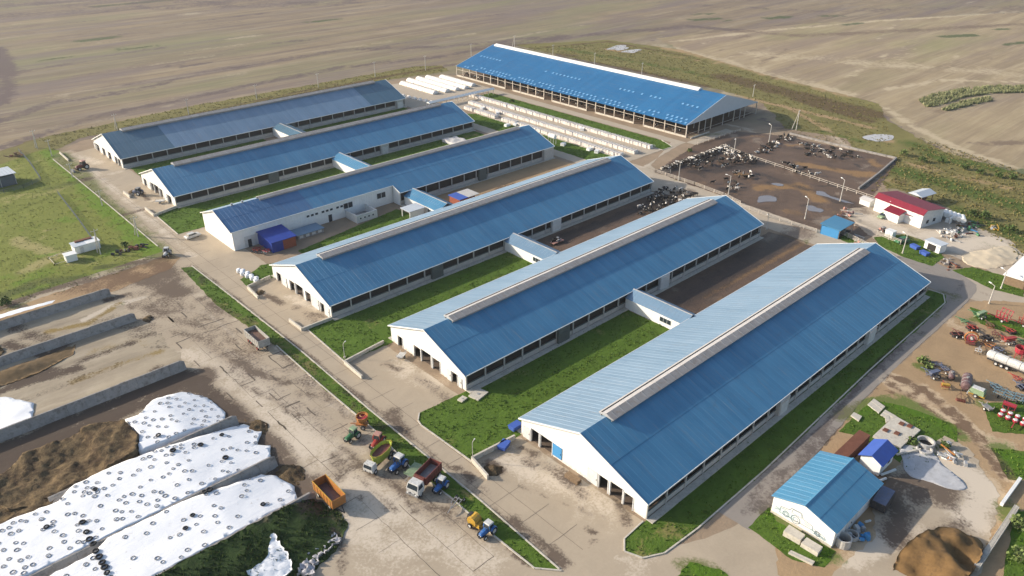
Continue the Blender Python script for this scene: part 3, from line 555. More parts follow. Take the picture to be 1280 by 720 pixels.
def barn(n, x0, x1, yc, wR, wL, he, hr, label, openings, mats, mon0=6, mon1=6, pw=1.15, boxes=(), passL=None, passR=None, door_panels=(), slopeR=None, front=None, side_mat=None, gablemat=None):
    t = thing('cattle_barn', label, 'barn', (x0, yc, 0), 0, 'long cattle barns with blue roofs')
    L = x1-x0; sl = (hr-he)/wR; gm = gablemat or M['gable']
    zl = hr-sl*wL
    # gables: profile in (y,z), doors notched out of the bottom edge
    def gable(name, xa, ops):
        poly = [(-wR, 0)]
        for a, c, h in sorted(ops): poly += [(a, 0), (a, h), (c, h), (c, 0)]
        poly += [(wL, 0), (wL, zl-.1), (0, hr-.12), (-wR, he-.1)]
        return MB().prism(poly, 'x', xa, xa+.25).build(name, gm, t)
    gable('gable_wall', 0, openings); gable('gable_wall', L-.25, [(-6, -3, 3), (3, 6, 3)])
    # interior floor, feed tables and frames seen through the openings
    MB().box(.3, -wR+.3, .13, L-.3, wL-.3, .16).build('barn_floor', M['barnfloor'], t)
    f = MB()
    for i in range(int(L/5)+1):
        x = min(i*5.0+.4, L-.4)
        for yy in (-wR*.45, wL*.45): f.box(x-.12, yy-.12, .16, x+.12, yy+.12, hr-sl*wR*.45-.3)
        f.bar((x, -wR+.2, he-.25), (x, 0, hr-.3), .18, .3); f.bar((x, 0, hr-.3), (x, wL-.2, zl-.25), .18, .3)
    f.build('roof_frame', M['galv'], t)
    for sgn, wd, ht in ((-1, wR, he), (1, wL, zl)):
        y = sgn*wd
        # sill wall in precast pieces, posts, rolled curtain, head beam, apron
        nb = int(L/5); st = L/nb
        sill = MB().box(0.03, -.1, .1, st-.03, .1, 1.25); sm = None
        for i in range(nb):
            if i == 0: o = sill.build('sill_panel', M['panelcon'], t, loc=(i*st, y-sgn*.15, 0)); sm = o.data
            else: inst('sill_panel', sm, t, (i*st, y-sgn*.15, 0))
        pm = None
        for i in range(nb+1):
            if pm is None: o = MB().box(-.13, -.13, .1, .13, .13, ht-.22).build('post', M['panelcon'], t, loc=(.15, y, 0)); pm = o.data
            else: inst('post', pm, t, (min(i*st, L-.15), y, 0))
        MB().box(.1, y-.1, ht-.32, L-.1, y+.1, ht-.12).build('head_beam', M['panelcon'], t)
        cm = None; cb = MB().cyl((.15, 0, 1.42), (st-.15, 0, 1.42), .14, n=8)
        for i in range(nb):
            if cm is None: o = cb.build('rolled_curtain', M['curtain'], t, loc=(0, y-sgn*.05, 0)); cm = o.data
            else: inst('rolled_curtain', cm, t, (i*st, y-sgn*.05, 0))
        MB().box(-.02, y+sgn*.15 if sgn > 0 else y-1.35, .0, L+.02, y+1.35 if sgn > 0 else y-.15, .22).build('apron', M['kerb'], t)
        # dark sheet behind the posts, standing in for the shaded interior
        MB().box(.3, y-sgn*.5-.02, 1.3, L-.3, y-sgn*.5+.02, ht-.5).build('dark_backing', M['dark'], t)
    # roof sheets
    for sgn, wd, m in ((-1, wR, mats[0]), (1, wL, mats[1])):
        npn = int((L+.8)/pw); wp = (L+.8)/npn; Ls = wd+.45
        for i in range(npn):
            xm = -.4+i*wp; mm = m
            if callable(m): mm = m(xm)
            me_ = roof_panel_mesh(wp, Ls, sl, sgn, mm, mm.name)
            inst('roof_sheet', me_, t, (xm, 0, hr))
        MB().box(-.42, sgn*(wd+.42), hr-sl*Ls-.16, L+.42, sgn*(wd+.5), hr-sl*Ls+.03).build('eave_gutter', M['trim'], t)
    for xe in (-.5, L+.4):
        MB().add([(xe, -wR-.45, hr-sl*(wR+.45)-.16), (xe+.1, -wR-.45, hr-sl*(wR+.45)-.16), (xe+.1, -wR-.45, hr-sl*(wR+.45)+.09), (xe, -wR-.45, hr-sl*(wR+.45)+.09),
                  (xe, 0, hr-.16), (xe+.1, 0, hr-.16), (xe+.1, 0, hr+.09), (xe, 0, hr+.09),
                  (xe, wL+.45, hr-sl*(wL+.45)-.16), (xe+.1, wL+.45, hr-sl*(wL+.45)-.16), (xe+.1, wL+.45, hr-sl*(wL+.45)+.09), (xe, wL+.45, hr-sl*(wL+.45)+.09)],
                 [(0,1,5,4),(1,2,6,5),(2,3,7,6),(3,0,4,7),(4,5,9,8),(5,6,10,9),(6,7,11,10),(7,4,8,11),(0,3,2,1),(8,9,10,11)]).build('barge_board', M['trim'], t)
    # ridge ventilator: two upstands, a low cap in lengths, end plates
    xa, xb = mon0, L-mon1; hw = 1.35; base = hr-sl*hw
    for sgn in (-1, 1):
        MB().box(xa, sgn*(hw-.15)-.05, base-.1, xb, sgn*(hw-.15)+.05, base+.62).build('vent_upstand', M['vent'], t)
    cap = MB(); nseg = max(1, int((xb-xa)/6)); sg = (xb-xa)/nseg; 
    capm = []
    for sgn, mm in ((-1, M['vent']), (1, M['ventw'])):  # sunward half paler: sunlight put into the colour
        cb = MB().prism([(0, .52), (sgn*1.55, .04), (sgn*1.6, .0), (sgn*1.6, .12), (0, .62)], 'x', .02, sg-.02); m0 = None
        for i in range(nseg):
            loc = (xa+i*sg, 0, hr+.02)
            if m0 is None: o = cb.build('vent_cap', mm, t, loc=loc); m0 = o.data
            else: inst('vent_cap', m0, t, loc)
    fin = MB().bar((0, -1.62, hr+.13), (0, 0, hr+.66), .07, .06).build('vent_rib', M['galv'], t, loc=(xa+1, 0, 0)).data
    for i in range(1, int((xb-xa)/2)): inst('vent_rib', fin, t, (xa+i*2+1, 0, 0))
    MB().box(xa, .95, hr+.33, xb, 1.1, hr+.42).build('vent_gap', M['dark'], t)
    for x in (xa-.06, xb): MB().prism([(-1.6, .0), (1.6, .0), (1.6, .12), (0, .62), (-1.6, .12), (-1.5, -.5), (1.5, -.5)][:5], 'x', x, x+.06).build('vent_end', M['galv'], t, loc=(0, 0, hr-.02))
    for (xb_, side, kind) in boxes:
        wd = wR if side < 0 else wL; ht = he if side < 0 else zl
        m = {'w': M['offwhite'], 'g': M['panelcon'], 'd': M['curtain']}[kind]
        y0, y1 = (-wd-.7, -wd+.1) if side < 0 else (wd-.1, wd+.7)
        o = MB().box(xb_, y0, .1, xb_+3.4, y1, ht-.35).build('side_door_bay', m, t)
        MB().box(xb_+.5, y0-.06, .22, xb_+2.9, y0+.02, 2.6).build('side_door', M['offwhite'] if kind != 'd' else M['curtain'], o)
    for (a, c, h, mm, zb) in door_panels:
        d = MB().box(-.14, a, zb, -.03, c, h).build('door', mm, t)
        MB().box(-.2, a+.15, 1.2+zb*.4, -.14, a+.25, 1.5+zb*.4).build('handle', M['black'] if 'black' in M else M['dark'], d)
    # door frames and leaves of the openings
    for a, c, h in openings:
        MB().box(-.1, a-.1, .0, .0, a, h+.1).build('door_jamb', M['trim'], t); MB().box(-.1, c, .0, .0, c+.1, h+.1).build('door_jamb', M['trim'], t)
    return t
def ops_px(x0, yc, base, lst):
    """openings from gable base line pixels ((xa,ya),(xb,yb)); returns y ranges relative to the ridge line"""
    (xa, ya), (xb, yb) = base; out = []
    for p0, p1, h in lst:
        ys = []
        for p in (p0, p1):
            y, z = planex(p, ya+(p-xa)*(yb-ya)/(xb-xa), x0); ys.append(y-yc)
        out.append((min(ys), max(ys), h))
    return out
def roof_teal(L):
    return lambda x: M['roof_teal'] if (x < 18 or x > L-17) else M['roof_grey']
o6 = ops_px(74.6, 63.4, ((654,545),(805.7,651)), [(664,673.5,2.9),(675.5,690,2.9),(748,759,2.7),(762,777,2.9),(779,790,2.6)])
d6 = ops_px(74.6, 63.4, ((654,545),(805.7,651)), [(691,702,2.9),(734,746.5,2.8),(654.5,663,2.6)])
barn(6, 74.6, 180.2, 63.4, 13.9, 13.9, 3.8, 8.85, 'nearest barn, with a blue door among the open bays of its white gable', o6, (M['roof'], M['roof_lit_faded']),
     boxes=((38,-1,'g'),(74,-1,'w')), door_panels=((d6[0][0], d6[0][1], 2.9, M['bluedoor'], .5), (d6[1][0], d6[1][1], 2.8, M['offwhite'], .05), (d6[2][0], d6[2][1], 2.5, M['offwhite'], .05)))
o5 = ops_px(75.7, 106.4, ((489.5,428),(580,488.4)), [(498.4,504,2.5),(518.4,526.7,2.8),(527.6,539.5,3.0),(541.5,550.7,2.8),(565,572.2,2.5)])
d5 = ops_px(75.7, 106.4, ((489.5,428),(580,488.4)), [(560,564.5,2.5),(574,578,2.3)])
barn(5, 75.7, 181.1, 106.4, 12.3, 12.3, 4.0, 8.5, 'second barn from the front, with a small white cart outside its gable', o5, (M['roof'], M['roof_lit_faded']),
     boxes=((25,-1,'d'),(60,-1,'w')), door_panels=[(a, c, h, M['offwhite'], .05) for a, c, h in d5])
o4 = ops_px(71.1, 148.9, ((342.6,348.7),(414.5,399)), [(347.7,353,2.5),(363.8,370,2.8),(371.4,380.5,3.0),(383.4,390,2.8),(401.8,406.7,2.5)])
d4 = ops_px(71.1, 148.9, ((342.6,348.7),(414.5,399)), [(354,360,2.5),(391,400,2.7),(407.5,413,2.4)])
barn(4, 71.1, 186, 148.9, 13.5, 13.5, 3.75, 8.65, 'third barn from the front, with two low concrete walls framing its apron', o4, (M['roof'], M['roof_lit_faded']),
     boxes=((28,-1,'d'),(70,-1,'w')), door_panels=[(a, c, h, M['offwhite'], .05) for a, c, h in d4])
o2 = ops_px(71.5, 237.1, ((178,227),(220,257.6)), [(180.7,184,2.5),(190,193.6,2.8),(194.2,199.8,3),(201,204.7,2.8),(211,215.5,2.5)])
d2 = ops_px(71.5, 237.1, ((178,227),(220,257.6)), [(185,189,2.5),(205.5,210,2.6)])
barn(2, 71.5, 187.9, 237.1, 13.4, 13.4, 3.7, 8.6, 'fifth barn from the front, with a dark tractor parked at its gable', o2, (M['roof_mid'] if False else M['roof'], M['roof_lit_faded']),
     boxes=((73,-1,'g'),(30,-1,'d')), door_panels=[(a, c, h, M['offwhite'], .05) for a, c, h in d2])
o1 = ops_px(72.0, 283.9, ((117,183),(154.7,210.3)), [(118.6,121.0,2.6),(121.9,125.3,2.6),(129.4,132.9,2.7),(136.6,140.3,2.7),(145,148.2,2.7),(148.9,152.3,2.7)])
barn(1, 72.0, 188.7, 283.9, 14.2, 14.0, 3.7, 8.95, 'farthest left barn whose roof is dull teal at both ends and grey blue between', o1, (roof_teal(116.7), M['roof_lit_faded']),
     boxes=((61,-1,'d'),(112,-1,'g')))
# third building: front half a narrower workshop with tall white walls, rear half a barn
def parlour():
    x0, xs, x1, yc = 70.8, 121.5, 187.1, 192.3
    t = thing('milking_block', 'barn with tall windowless white walls on its front half and a blue lean-to beside it', 'barn', (x0, yc, 0), 0, 'long cattle barns with blue roofs')
    wf, wr, hr, sl = 9.1, 12.6, 8.95, .365; hf = hr-sl*wf; hb = hr-sl*wr
    L1, L = xs-x0, x1-x0
    MB().prism([(-wf, 0), (wf, 0), (wf, hf-.1), (0, hr-.12), (-wf, hf-.1)], 'x', 0, .3).build('gable_wall', M['white'], t)
    MB().prism([(-wr, 0), (-5, 0), (-5, 3), (5, 3), (5, 0), (wr, 0), (wr, hb-.1), (0, hr-.12), (-wr, hb-.1)], 'x', L-.3, L).build('gable_wall', M['white'], t)
    MB().prism([(-wr, 0), (-wf-.3, 0), (-wf-.3, hf-.2), (-wr, hb-.1)], 'x', L1, L1+.3).build('return_wall', M['white'], t)
    MB().prism([(wr, 0), (wf+.3, 0), (wf+.3, hf-.2), (wr, hb-.1)], 'x', L1, L1+.3).build('return_wall', M['white'], t)
    # long white wall of the front half with slot windows
    wl = MB().box(.3, -wf, 0, L1+.3, -wf+.3, hf-.15).build('side_wall', M['white'], t)
    MB().box(.3, wf-.3, 0, L1+.3, wf, hf-.15).build('side_wall', M['white'], t)
    for i in range(60):
        o = MB().box(.3+i*.84, -wf-.03, .3, .3+i*.84+.05, -wf+.01, hf-.2) if i == 0 else None
        if o: jm = o.build('cladding_joint', M['trim'], t).data
        else: inst('cladding_joint', jm, t, (i*.84, 0, 0))
    wins = [(21.6+i*1.35+(i//3)*.7, 3.3, 1.0, .75) for i in range(9)]+[(8.2, 1.7, 1.4, .8)]
    for i, (x, z, ww, hh) in enumerate(wins):
        o = MB().box(x, -wf-.07, z, x+ww, -wf+.02, z+hh).build('window', M['trim'], t)
        MB().box(x+.08, -wf-.1, z+.08, x+ww-.08, -wf-.06, z+hh-.08).build('pane', M['glass'], o)
    for x in (33.5, 45.0):
        o = MB().box(x, -wf-.07, 2.5, x+3.2, -wf+.02, 4.3).build('window', M['trim'], t)
        for k in range(2): MB().box(x+.1+k*1.55, -wf-.1, 2.6, x+1.5+k*1.55, -wf-.06, 4.2).build('pane', M['glass'], o)
    d = MB().box(3.0, -wf-.08, .05, 6.2, -wf+.02, 3.2).build('door', M['offwhite'], t); MB().box(3.9, -wf-.12, .05, 4.9, -wf-.07, 2.2).build('wicket', M['glass'], d)
    d = MB().box(28.4, -wf-.08, .05, 29.5, -wf+.02, 2.2).build('door', M['glass'], t)
    # rear side
    nb = 13; st = (L-L1)/nb; sm = pm = None
    for i in range(nb):
        for sgn in (-1, 1):
            y = sgn*wr
            if sm is None: sm = MB().box(.03, -.1, .1, st-.03, .1, 1.3).build('sill_panel', M['panelcon'], t, loc=(L1+.3+i*st, y+.15, 0)).data; pm = MB().box(-.13, -.13, .1, .13, .13, hb-.2).build('post', M['panelcon'], t, loc=(L1+.3, y, 0)).data
            else: inst('sill_panel', sm, t, (L1+i*st, y-sgn*.15, 0)); inst('post', pm, t, (L1+(i+1)*st-.1, y, 0))
    MB().box(L1, -wr-1.3, 0, L, -wr-.15, .22).build('apron', M['kerb'], t)
    MB().box(L1+.4, -wr+.5, 1.3, L-.4, -wr+.54, hb-.4).build('dark_backing', M['dark'], t)  # dark sheet painted in place of the shaded interior
    MB().box(L1+.4, -wr+.6, .13, L-.4, wr-.6, .16).build('barn_floor', M['barnfloor'], t)
    MB().box(L-5, -wr-.8, .1, L-.4, -wr+.1, hb-.3).build('side_door_bay', M['panelcon'], t)
    MB().box(L1+31, -wr-.8, .1, L1+34, -wr+.1, hb-.3).build('side_door_bay', M['curtain'], t)
    for sgn, m in ((-1, M['roof']), (1, M['roof_lit_faded'])):
        n1 = int((L1+.4)/1.15); w1 = (L1+.4)/n1
        for i in range(n1): inst('roof_sheet', roof_panel_mesh(w1, wf+.3, sl, sgn, m if i > 20 or sgn > 0 else M['roof_grey2'], m.name+str(i > 20)), t, (-.4+i*w1, 0, hr))
        n2 = int((L-L1+.4)/1.15); w2 = (L-L1+.4)/n2
        for i in range(n2): inst('roof_sheet', roof_panel_mesh(w2, wr+.45, sl, sgn, m, m.name), t, (L1+i*w2, 0, hr))
    for x, wdd in ((-.5, wf+.3), (L+.4, wr+.45), (L1-.06, wr+.45)):
        for sgn in (-1, 1):
            y0 = 0 if x != L1-.06 else wf+.35
            MB().add([(x, sgn*y0, hr-sl*y0-.16), (x+.1, sgn*y0, hr-sl*y0-.16), (x+.1, sgn*y0, hr-sl*y0+.09), (x, sgn*y0, hr-sl*y0+.09),
                      (x, sgn*wdd, hr-sl*wdd-.16), (x+.1, sgn*wdd, hr-sl*wdd-.16), (x+.1, sgn*wdd, hr-sl*wdd+.09), (x, sgn*wdd, hr-sl*wdd+.09)],
                     [(0,1,5,4),(1,2,6,5),(2,3,7,6),(3,0,4,7),(0,3,2,1),(4,5,6,7)]).build('barge_board', M['trim'], t)
    MB().box(-.4, -wf-.42, hr-sl*(wf+.3)-.15, L1-.1, -wf-.32, hr-sl*(wf+.3)+.02).build('eave_gutter', M['trim'], t)
    MB().box(L1, -wr-.57, hr-sl*(wr+.45)-.15, L+.4, -wr-.47, hr-sl*(wr+.45)+.02).build('eave_gutter', M['trim'], t)
    xa, xb = 12.5, L-5; sg = (xb-xa)/18
    for sgn, mm in ((-1, M['vent']), (1, M['ventw'])):  # paler sheet on the sunward side, its sunlight painted in
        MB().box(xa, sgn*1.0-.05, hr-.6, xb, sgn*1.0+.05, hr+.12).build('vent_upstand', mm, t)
        m0 = None
        for i in range(18):
            loc = (xa+i*sg, 0, hr)
            if m0 is None: m0 = MB().prism([(0, .42), (sgn*1.25, .0), (sgn*1.25, .1), (0, .52)], 'x', .02, sg-.02).build('vent_cap', mm, t, loc=loc).data
            else: inst('vent_cap', m0, t, loc)
    for x in (5, 8): MB().cyl((x, 0, hr-.1), (x, 0, hr+.6), .3).build('roof_vent', M['galv'], t)
M['roof_grey2'] = roofmat('dulled_blue_roof_sheet', (.055,.15,.30), (.08,.19,.35))
parlour()

# ---------------------------------------------------------------- covered passages between the barns
def passage(x0, x1, y0, y1, he, hr, label, win=(), roof=None):
    t = thing('covered_passage', label, 'passage', (x0, y0, 0), 0, 'blue-roofed passages linking the barns')
    W, L = x1-x0, y1-y0
    MB().box(0, 0, 0, .2, L, he).build('side_wall', M['white'], t); MB().box(W-.2, 0, 0, W, L, he).build('side_wall', M['white'], t)
    for a, c in win:
        o = MB().box(-.07, a, 1.0, .02, c, 2.2).build('window', M['trim'], t); n = 3
        for k in range(n): MB().box(-.1, a+.06+k*(c-a)/n, 1.06, -.06, a+(k+1)*(c-a)/n-.04, 2.14).build('pane', M['glass'], o)
    sl = (hr-he)/(W/2); r = roof or M['roof_grey']; n = int(L/1.1); wp = L/n
    for i in range(n):
        for sgn in (-1, 1):
            inst('roof_sheet', roof_panel_mesh(wp, W/2+.3, sl, sgn, r, 'p'+r.name), t, (W/2, i*wp if sgn > 0 else (i+1)*wp, hr), rz=R(90) if sgn < 0 else R(90)) if False else None
    for sgn in (-1, 1):
        b = MB(); m = int(L/.5)
        for i in range(m):
            a = i*L/m; hh = .02 if i % 2 else 0
            b.add([(W/2, a, hr+hh), (W/2, a+L/m, hr+hh), (W/2+sgn*(W/2+.3), a+L/m, he+hh-.1), (W/2+sgn*(W/2+.3), a, he+hh-.1)], [(0,1,2,3)])
        b.build('roof_slope', r, t)
    MB().box(W/2-.15, 0, hr+.03, W/2+.15, L, hr+.1).build('ridge_cap', M['ventw'], t)
    return t
passage(123.2, 128.4, 77.6, 93.9, 2.9, 4.1, 'blue-roofed passage between the two nearest barns, with a dark window and buff panel', win=((3.5,6.5),))
passage(123.5, 129.5, 119.0, 135.2, 2.9, 4.2, 'blue-roofed passage joining the second and third barns beside the mud yard', win=((2.5,5.5),))
passage(123.0, 129.5, 162.8, 179.4, 2.9, 4.4, 'passage with a pale stripe along its ridge, ending at the white walled barn', win=((3,5),), roof=M['roof'])
passage(125.0, 131.0, 205, 223.6, 3.0, 4.4, 'short blue passage crossing the narrow lawn, with a white wall end', roof=M['roof'])
passage(127.0, 133.5, 250.6, 269.6, 3.2, 4.2, 'grey-roofed passage between the two farthest left barns', roof=M['roof_teal'])

# ---------------------------------------------------------------- open-sided barn across the back
def open_barn():
    y0, y1, xc, W, he, hr = 161.6, 298.4, 265.2, 24.4, 5.0, 12.1
    t = thing('open_cattle_barn', 'huge open-sided barn across the back with bright blue roof and grey gable', 'barn', (xc, y0, 0))
    L = y1-y0; sl = (hr-he)/W
    n = 62; wp = L/n
    me1 = MB(); prof = []
    for sgn in (-1, 1):
        b = MB(); vs = []; pr = []
        for i in range(4): pr += [(i*wp/4, 0), (i*wp/4+wp*.16, 0), (i*wp/4+wp*.18, .06), (i*wp/4+wp*.235, .06)]
        pr.append((wp, 0))
        for y, h in pr: vs.append((0, y, h))
        for y, h in pr: vs.append((sgn*(W+.5), y, h-sl*(W+.5)))
        k = len(pr); b.add(vs, [(i, i+1, k+i+1, k+i) for i in range(k-1)]); m0 = None
        for i in range(n):
            if m0 is None: m0 = b.build('roof_sheet', M['roof_new'], t, loc=(0, i*wp, hr)).data
            else: inst('roof_sheet', m0, t, (0, i*wp, hr))
    # skylights: dashes along the eave and mid slope
    sk = None
    def sky_(y, d):
        nonlocal sk
        z = hr-sl*d+.1
        if random.random() < .14: return
        if sk is None: sk = MB().prism([(0, 0), (1.0, sl), (1.0, sl+.05), (0, .05)], 'y', 0, .85).build('skylight', M['skylight'], t, loc=(-d, y, z)).data
        else: inst('skylight', sk, t, (-d, y, z))
    for i in range(60): sky_(1.0+i*2.2, W-.4+(i % 2)*.0)
    for i in range(58): sky_(2.1+i*2.2, W-2.4)
    for a, c in ((118,134),(66,88),(22,44),(4,12)):
        y = a
        while y < c: sky_(y, W*.52); y += 2.3
    for y, xx in ((0, -.2), (L, 0)):
        MB().prism([(-W-.5, he-.15), (W+.5, he-.15), (W+.5, he+.02), (0, hr+.08), (-W-.5, he+.02)], 'y', y-.15 if y == 0 else y, y if y == 0 else y+.15).build('gable_cladding', M['gablegrey'], t)
    nb = 27; st = L/nb; post = hp = None
    for i in range(nb+1):
        y = min(i*st, L-.15)+.05
        for x in (-W, W):
            if post is None: post = MB().box(-.17, -.17, 0, .17, .17, he-.1).build('column', M['rail'], t, loc=(x, y, 0)).data
            else: inst('column', post, t, (x, y, 0))
        for x in (-W/2, 0, W/2):
            zt = hr-sl*abs(x)-.3
            MB().box(-.12, -.12, 0, .12, .12, zt).build('inner_column', M['galv'], t, loc=(x, y, 0)) if i < 1 else None
            if i >= 1:
                if hp is None: hp = {}
                if x not in hp: hp[x] = MB().box(-.12, -.12, 0, .12, .12, zt).build('inner_column', M['galv'], t, loc=(x, y, 0)).data
                else: inst('inner_column', hp[x], t, (x, y, 0))
    for x in (-16, -8, 8, 16): MB().box(x-.15, .1, 0, x+.15, .4, hr-sl*abs(x)-.3).build('gable_column', M['rail'], t)
    rl = w1 = None
    for i in range(nb):
        if rl is None:
            rl = MB().box(-.08, 0, 3.35, .08, st, 3.5).build('side_rail', M['rail'], t, loc=(-W, i*st, 0)).data
            w1 = MB().box(-.12, .2, 0, .12, st-.2, .75).build('kneewall', M['kerb'], t, loc=(-W, i*st, 0)).data
        else:
            inst('side_rail', rl, t, (-W, i*st, 0))
            if i not in (4, 9, 14, 19): inst('kneewall', w1, t, (-W, i*st, 0))
    MB().box(-W+1.2, .5, .1, W-.5, L-.5, .16).build('bedding', M['mud_p'], t)
    f = MB()
    for i in range(nb+1):
        y = i*st+.1; f.bar((-W, y, he-.25), (0, y, hr-.35), .15, .3); f.bar((0, y, hr-.35), (W, y, he-.25), .15, .3)
    f.build('roof_truss', M['galv'], t)
    MB().box(-W+3, .5, 0.9, W-3, .6, 1.0).build('gate_rail', M['rail'], t)
    # translucent ridge
    m0 = None; sg = (L-14)/20
    for i in range(20):
        if m0 is None: m0 = MB().prism([(-1.5, -.3), (-1.5, .2), (0, .75), (1.5, .2), (1.5, -.3)], 'y', .02, sg-.02).build('ridge_vent', M['trim'], t, loc=(0, 12+i*sg, hr)).data
        else: inst('ridge_vent', m0, t, (0, 12+i*sg, hr))
    MB().box(-W+.2, -2.2, 0, -W+12.2, -1.9, .5).build('end_kerb', M['kerb'], t)
M['gablegrey'] = mat('pale_grey_gable_sheet', (.50,.54,.58), .5, .05)
M['mud_p'] = mat('dark_bedding', (.12,.08,.055), .95, .3, .6)
open_barn()

# ================================================================ silage bunkers
def bunker_wall(y, xa, xb, h, label, t0=.18, t1=1.0, side=-1, endcut=2.2, mt=None):
    """precast wall: thin top, foot widened on one side, in 3 m pieces; top runs down at the yard end"""
    t = thing('bunker_wall', label, 'wall', (xa, y, 0), 0, 'concrete walls of the silage bunkers')
    n = max(1, int((xb-xa)/3)); L = (xb-xa)/n; m0 = None
    prof = [(side*t1, 0), (-side*.1, 0), (-side*.1, h), (side*t0, h), (side*(t0+.15), h*.75)]
    for i in range(n-1):
        if m0 is None: m0 = MB().prism(prof, 'x', .015, L-.015).build('wall_panel', mt or M['wallcon'], t, loc=(i*L, 0, 0)).data
        else: inst('wall_panel', m0, t, (i*L, random.uniform(-.04, .04), random.uniform(-.05, .03)))
    b = MB(); xe = L; rs = []
    for x, hh, tt in ((.015, h, 1), (L-endcut*.4, h, 1), (L-.015, h*.78, .8)):
        rs.append([(x, side*t1*tt, 0), (x, -side*.1, 0), (x, -side*.1, hh), (x, side*t0*tt, hh), (x, side*(t0+.15)*tt, hh*.75)])
    b.rings(rs).build('wall_end', mt or M['wallcon'], t, loc=((n-1)*L, 0, 0))
    MB().box(0, -side*.12 if side < 0 else -.1-.02, h+.0, xb-xa-L*.6, (side*t0) if side > 0 else .12, h+.035).build('coping', M['panelcon'], t) if False else None
    return t
bunker_wall(180.8, -14, 38.6, 1.9, 'farthest bunker wall, by the meadow track, with white film over its left part')
bunker_wall(165.0, -14, 38.8, 1.9, 'bunker wall second from the meadow with a small brown heap at its foot')
bunker_wall(138.6, -14, 39.2, 2.1, 'long bunker wall casting a broad shadow above the dug-out silage')
bunker_wall(114.8, 8, 39.0, 2.0, 'bunker wall between the two upper film-covered silage clamps')
bunker_wall(99.9, -14, 38.8, 2.1, 'bunker wall between the two lower film-covered clamps, its end bare concrete')
bunker_wall(88.0, -14, 39.4, 2.1, 'low bunker wall above the dark green bank', t0=.25, t1=.5)

def hfield(name, poly, zf, m, label=None, cat=None, parent=None, step=.8, jit=.15, kind=None, skirt=True, group=None):
    """closed heap: height field over a polygon with its edge carried down to the ground"""
    ed = densify(poly, step, jit); n = len(ed); e = np.array(ed); lo = e.min(0); hi = e.max(0)
    gx, gy = np.meshgrid(np.arange(lo[0]+step/2, hi[0], step), np.arange(lo[1]+step/2, hi[1], step)); gx = gx.ravel()+rng.uniform(-.2, .2, gx.size)*step; gy = gy.ravel()+rng.uniform(-.2, .2, gy.size)*step
    k = inpoly(gx, gy, ed); vs = [Vector(p) for p in ed]+[Vector((a, b)) for a, b in zip(gx[k], gy[k])]
    v, _, f, *_ = delaunay_2d_cdt(vs, [(i, (i+1) % n) for i in range(n)], [tuple(range(n))], 1, 1e-4)
    me = bpy.data.meshes.new(name); V = [(p.x, p.y, zf(p.x, p.y)) for p in v]; Fc = [tuple(q) for q in f]
    if skirt:
        k0 = len(V); V += [(V[i][0], V[i][1], .0) for i in range(n)]
        Fc += [(i, k0+i, k0+(i+1) % n, (i+1) % n) for i in range(n)]
    me.from_pydata(V, [], Fc); me.update(); me.materials.append(m)
    if me.polygons[0].normal.z < 0: me.flip_normals()
    me.polygons.foreach_set('use_smooth', [True]*len(me.polygons))
    o = bpy.data.objects.new(name, me); col.objects.link(o)
    if parent: o.parent = parent
    return tag(o, label, cat, group, kind)
from mathutils import noise as mn
def nz(x, y, s, a, o=0): return a*mn.noise(Vector((x*s+o, y*s-o, o)))
def clamp_z(top, xe, ramp, amp=.25):
    def f(x, y):
        t = min(1, max(0, (xe-x)/ramp)); t = t*(1.12-.12*t)
        return max(.05, .25+top*t+nz(x, y, .25, amp*.7)+nz(x, y, 1.3, amp*.3))
    return f
za = clamp_z(1.75, 38.5, 8, .1); zb = clamp_z(1.9, 41.5, 15, .13); zc = clamp_z(1.85, 39.5, 13, .12)
polyA = [(22.5,116.5),(37.0,115.4),(38.6,119),(38.0,125.5),(35,129.5),(29.5,129.2),(26,126.5),(23.8,126.8),(24.2,121)]
polyB = [(-14,100.1),(26,100.1),(30,100.7),(38.2,100.6),(40.2,104.5),(38.2,106.2),(41.0,109.2),(39.4,113.0),(30,113.9),(24,114.6),(19.5,115.2),(12,115.0),(9,112.6),(3,113.4),(-14,113)]
polyC = [(-14,88.1),(28,88.15),(31,88.6),(37.0,89.2),(38.2,92.5),(37.2,96.5),(35.4,98.3),(28,98.8),(22,99.6),(12,99.7),(10,98.2),(3,98.0),(1,99.7),(-14,99.7)]
film = mat('white_silage_film_sheet', (.78,.80,.84), .5, .06, .5, dirt=(.62,.60,.58), dirt_amt=.45)
def filmmat():
    g = N('wrinkled_white_film'); p = g.pos(); n1 = g.noise(g.mapping(p, (0,0,.3), (.7,1.6,1)), 1.0, 6, .65, .5); n2 = g.noise(p, .25, 5)
    c = g.mix(g.ramp(n2, .4, .7, 0, .5), (.82,.83,.85), (.74,.76,.79)); c = g.mix(g.ramp(g.noise(p, .9, 6, .7), .62, .72, 0, .75), c, (.45,.40,.36))
    g.bump(n1, .35, .2); return g.done(c, .4, .4)
film = filmmat()
hfield('silage_clamp', polyA, za, film, 'white film-covered clamp behind the dug-out silage, nearest the yard road', 'silage clamp')
hfield('silage_clamp', polyB, zb, film, 'long middle silage clamp under white film, most thickly dotted with tyres', 'silage clamp')
hfield('silage_clamp', polyC, zc, film, 'lowest film-covered silage clamp beside the dark green bank', 'silage clamp')
hfield('film_patch', [(-10,141),(12,141),(13.5,146),(10,152),(5,155),(-10,156)], lambda x, y: .25+nz(x, y, .3, .2), film, 'small sheet of white film between two bunker walls at the left edge', 'film sheet')
hfield('film_patch', [(-14,181.0),(26.5,180.9),(27.5,181.8),(20,183),(-14,183.4)], lambda x, y: 2.36+nz(x, y, .5, .1), film, 'strip of white film folded over the farthest bunker wall', 'film sheet', skirt=False)
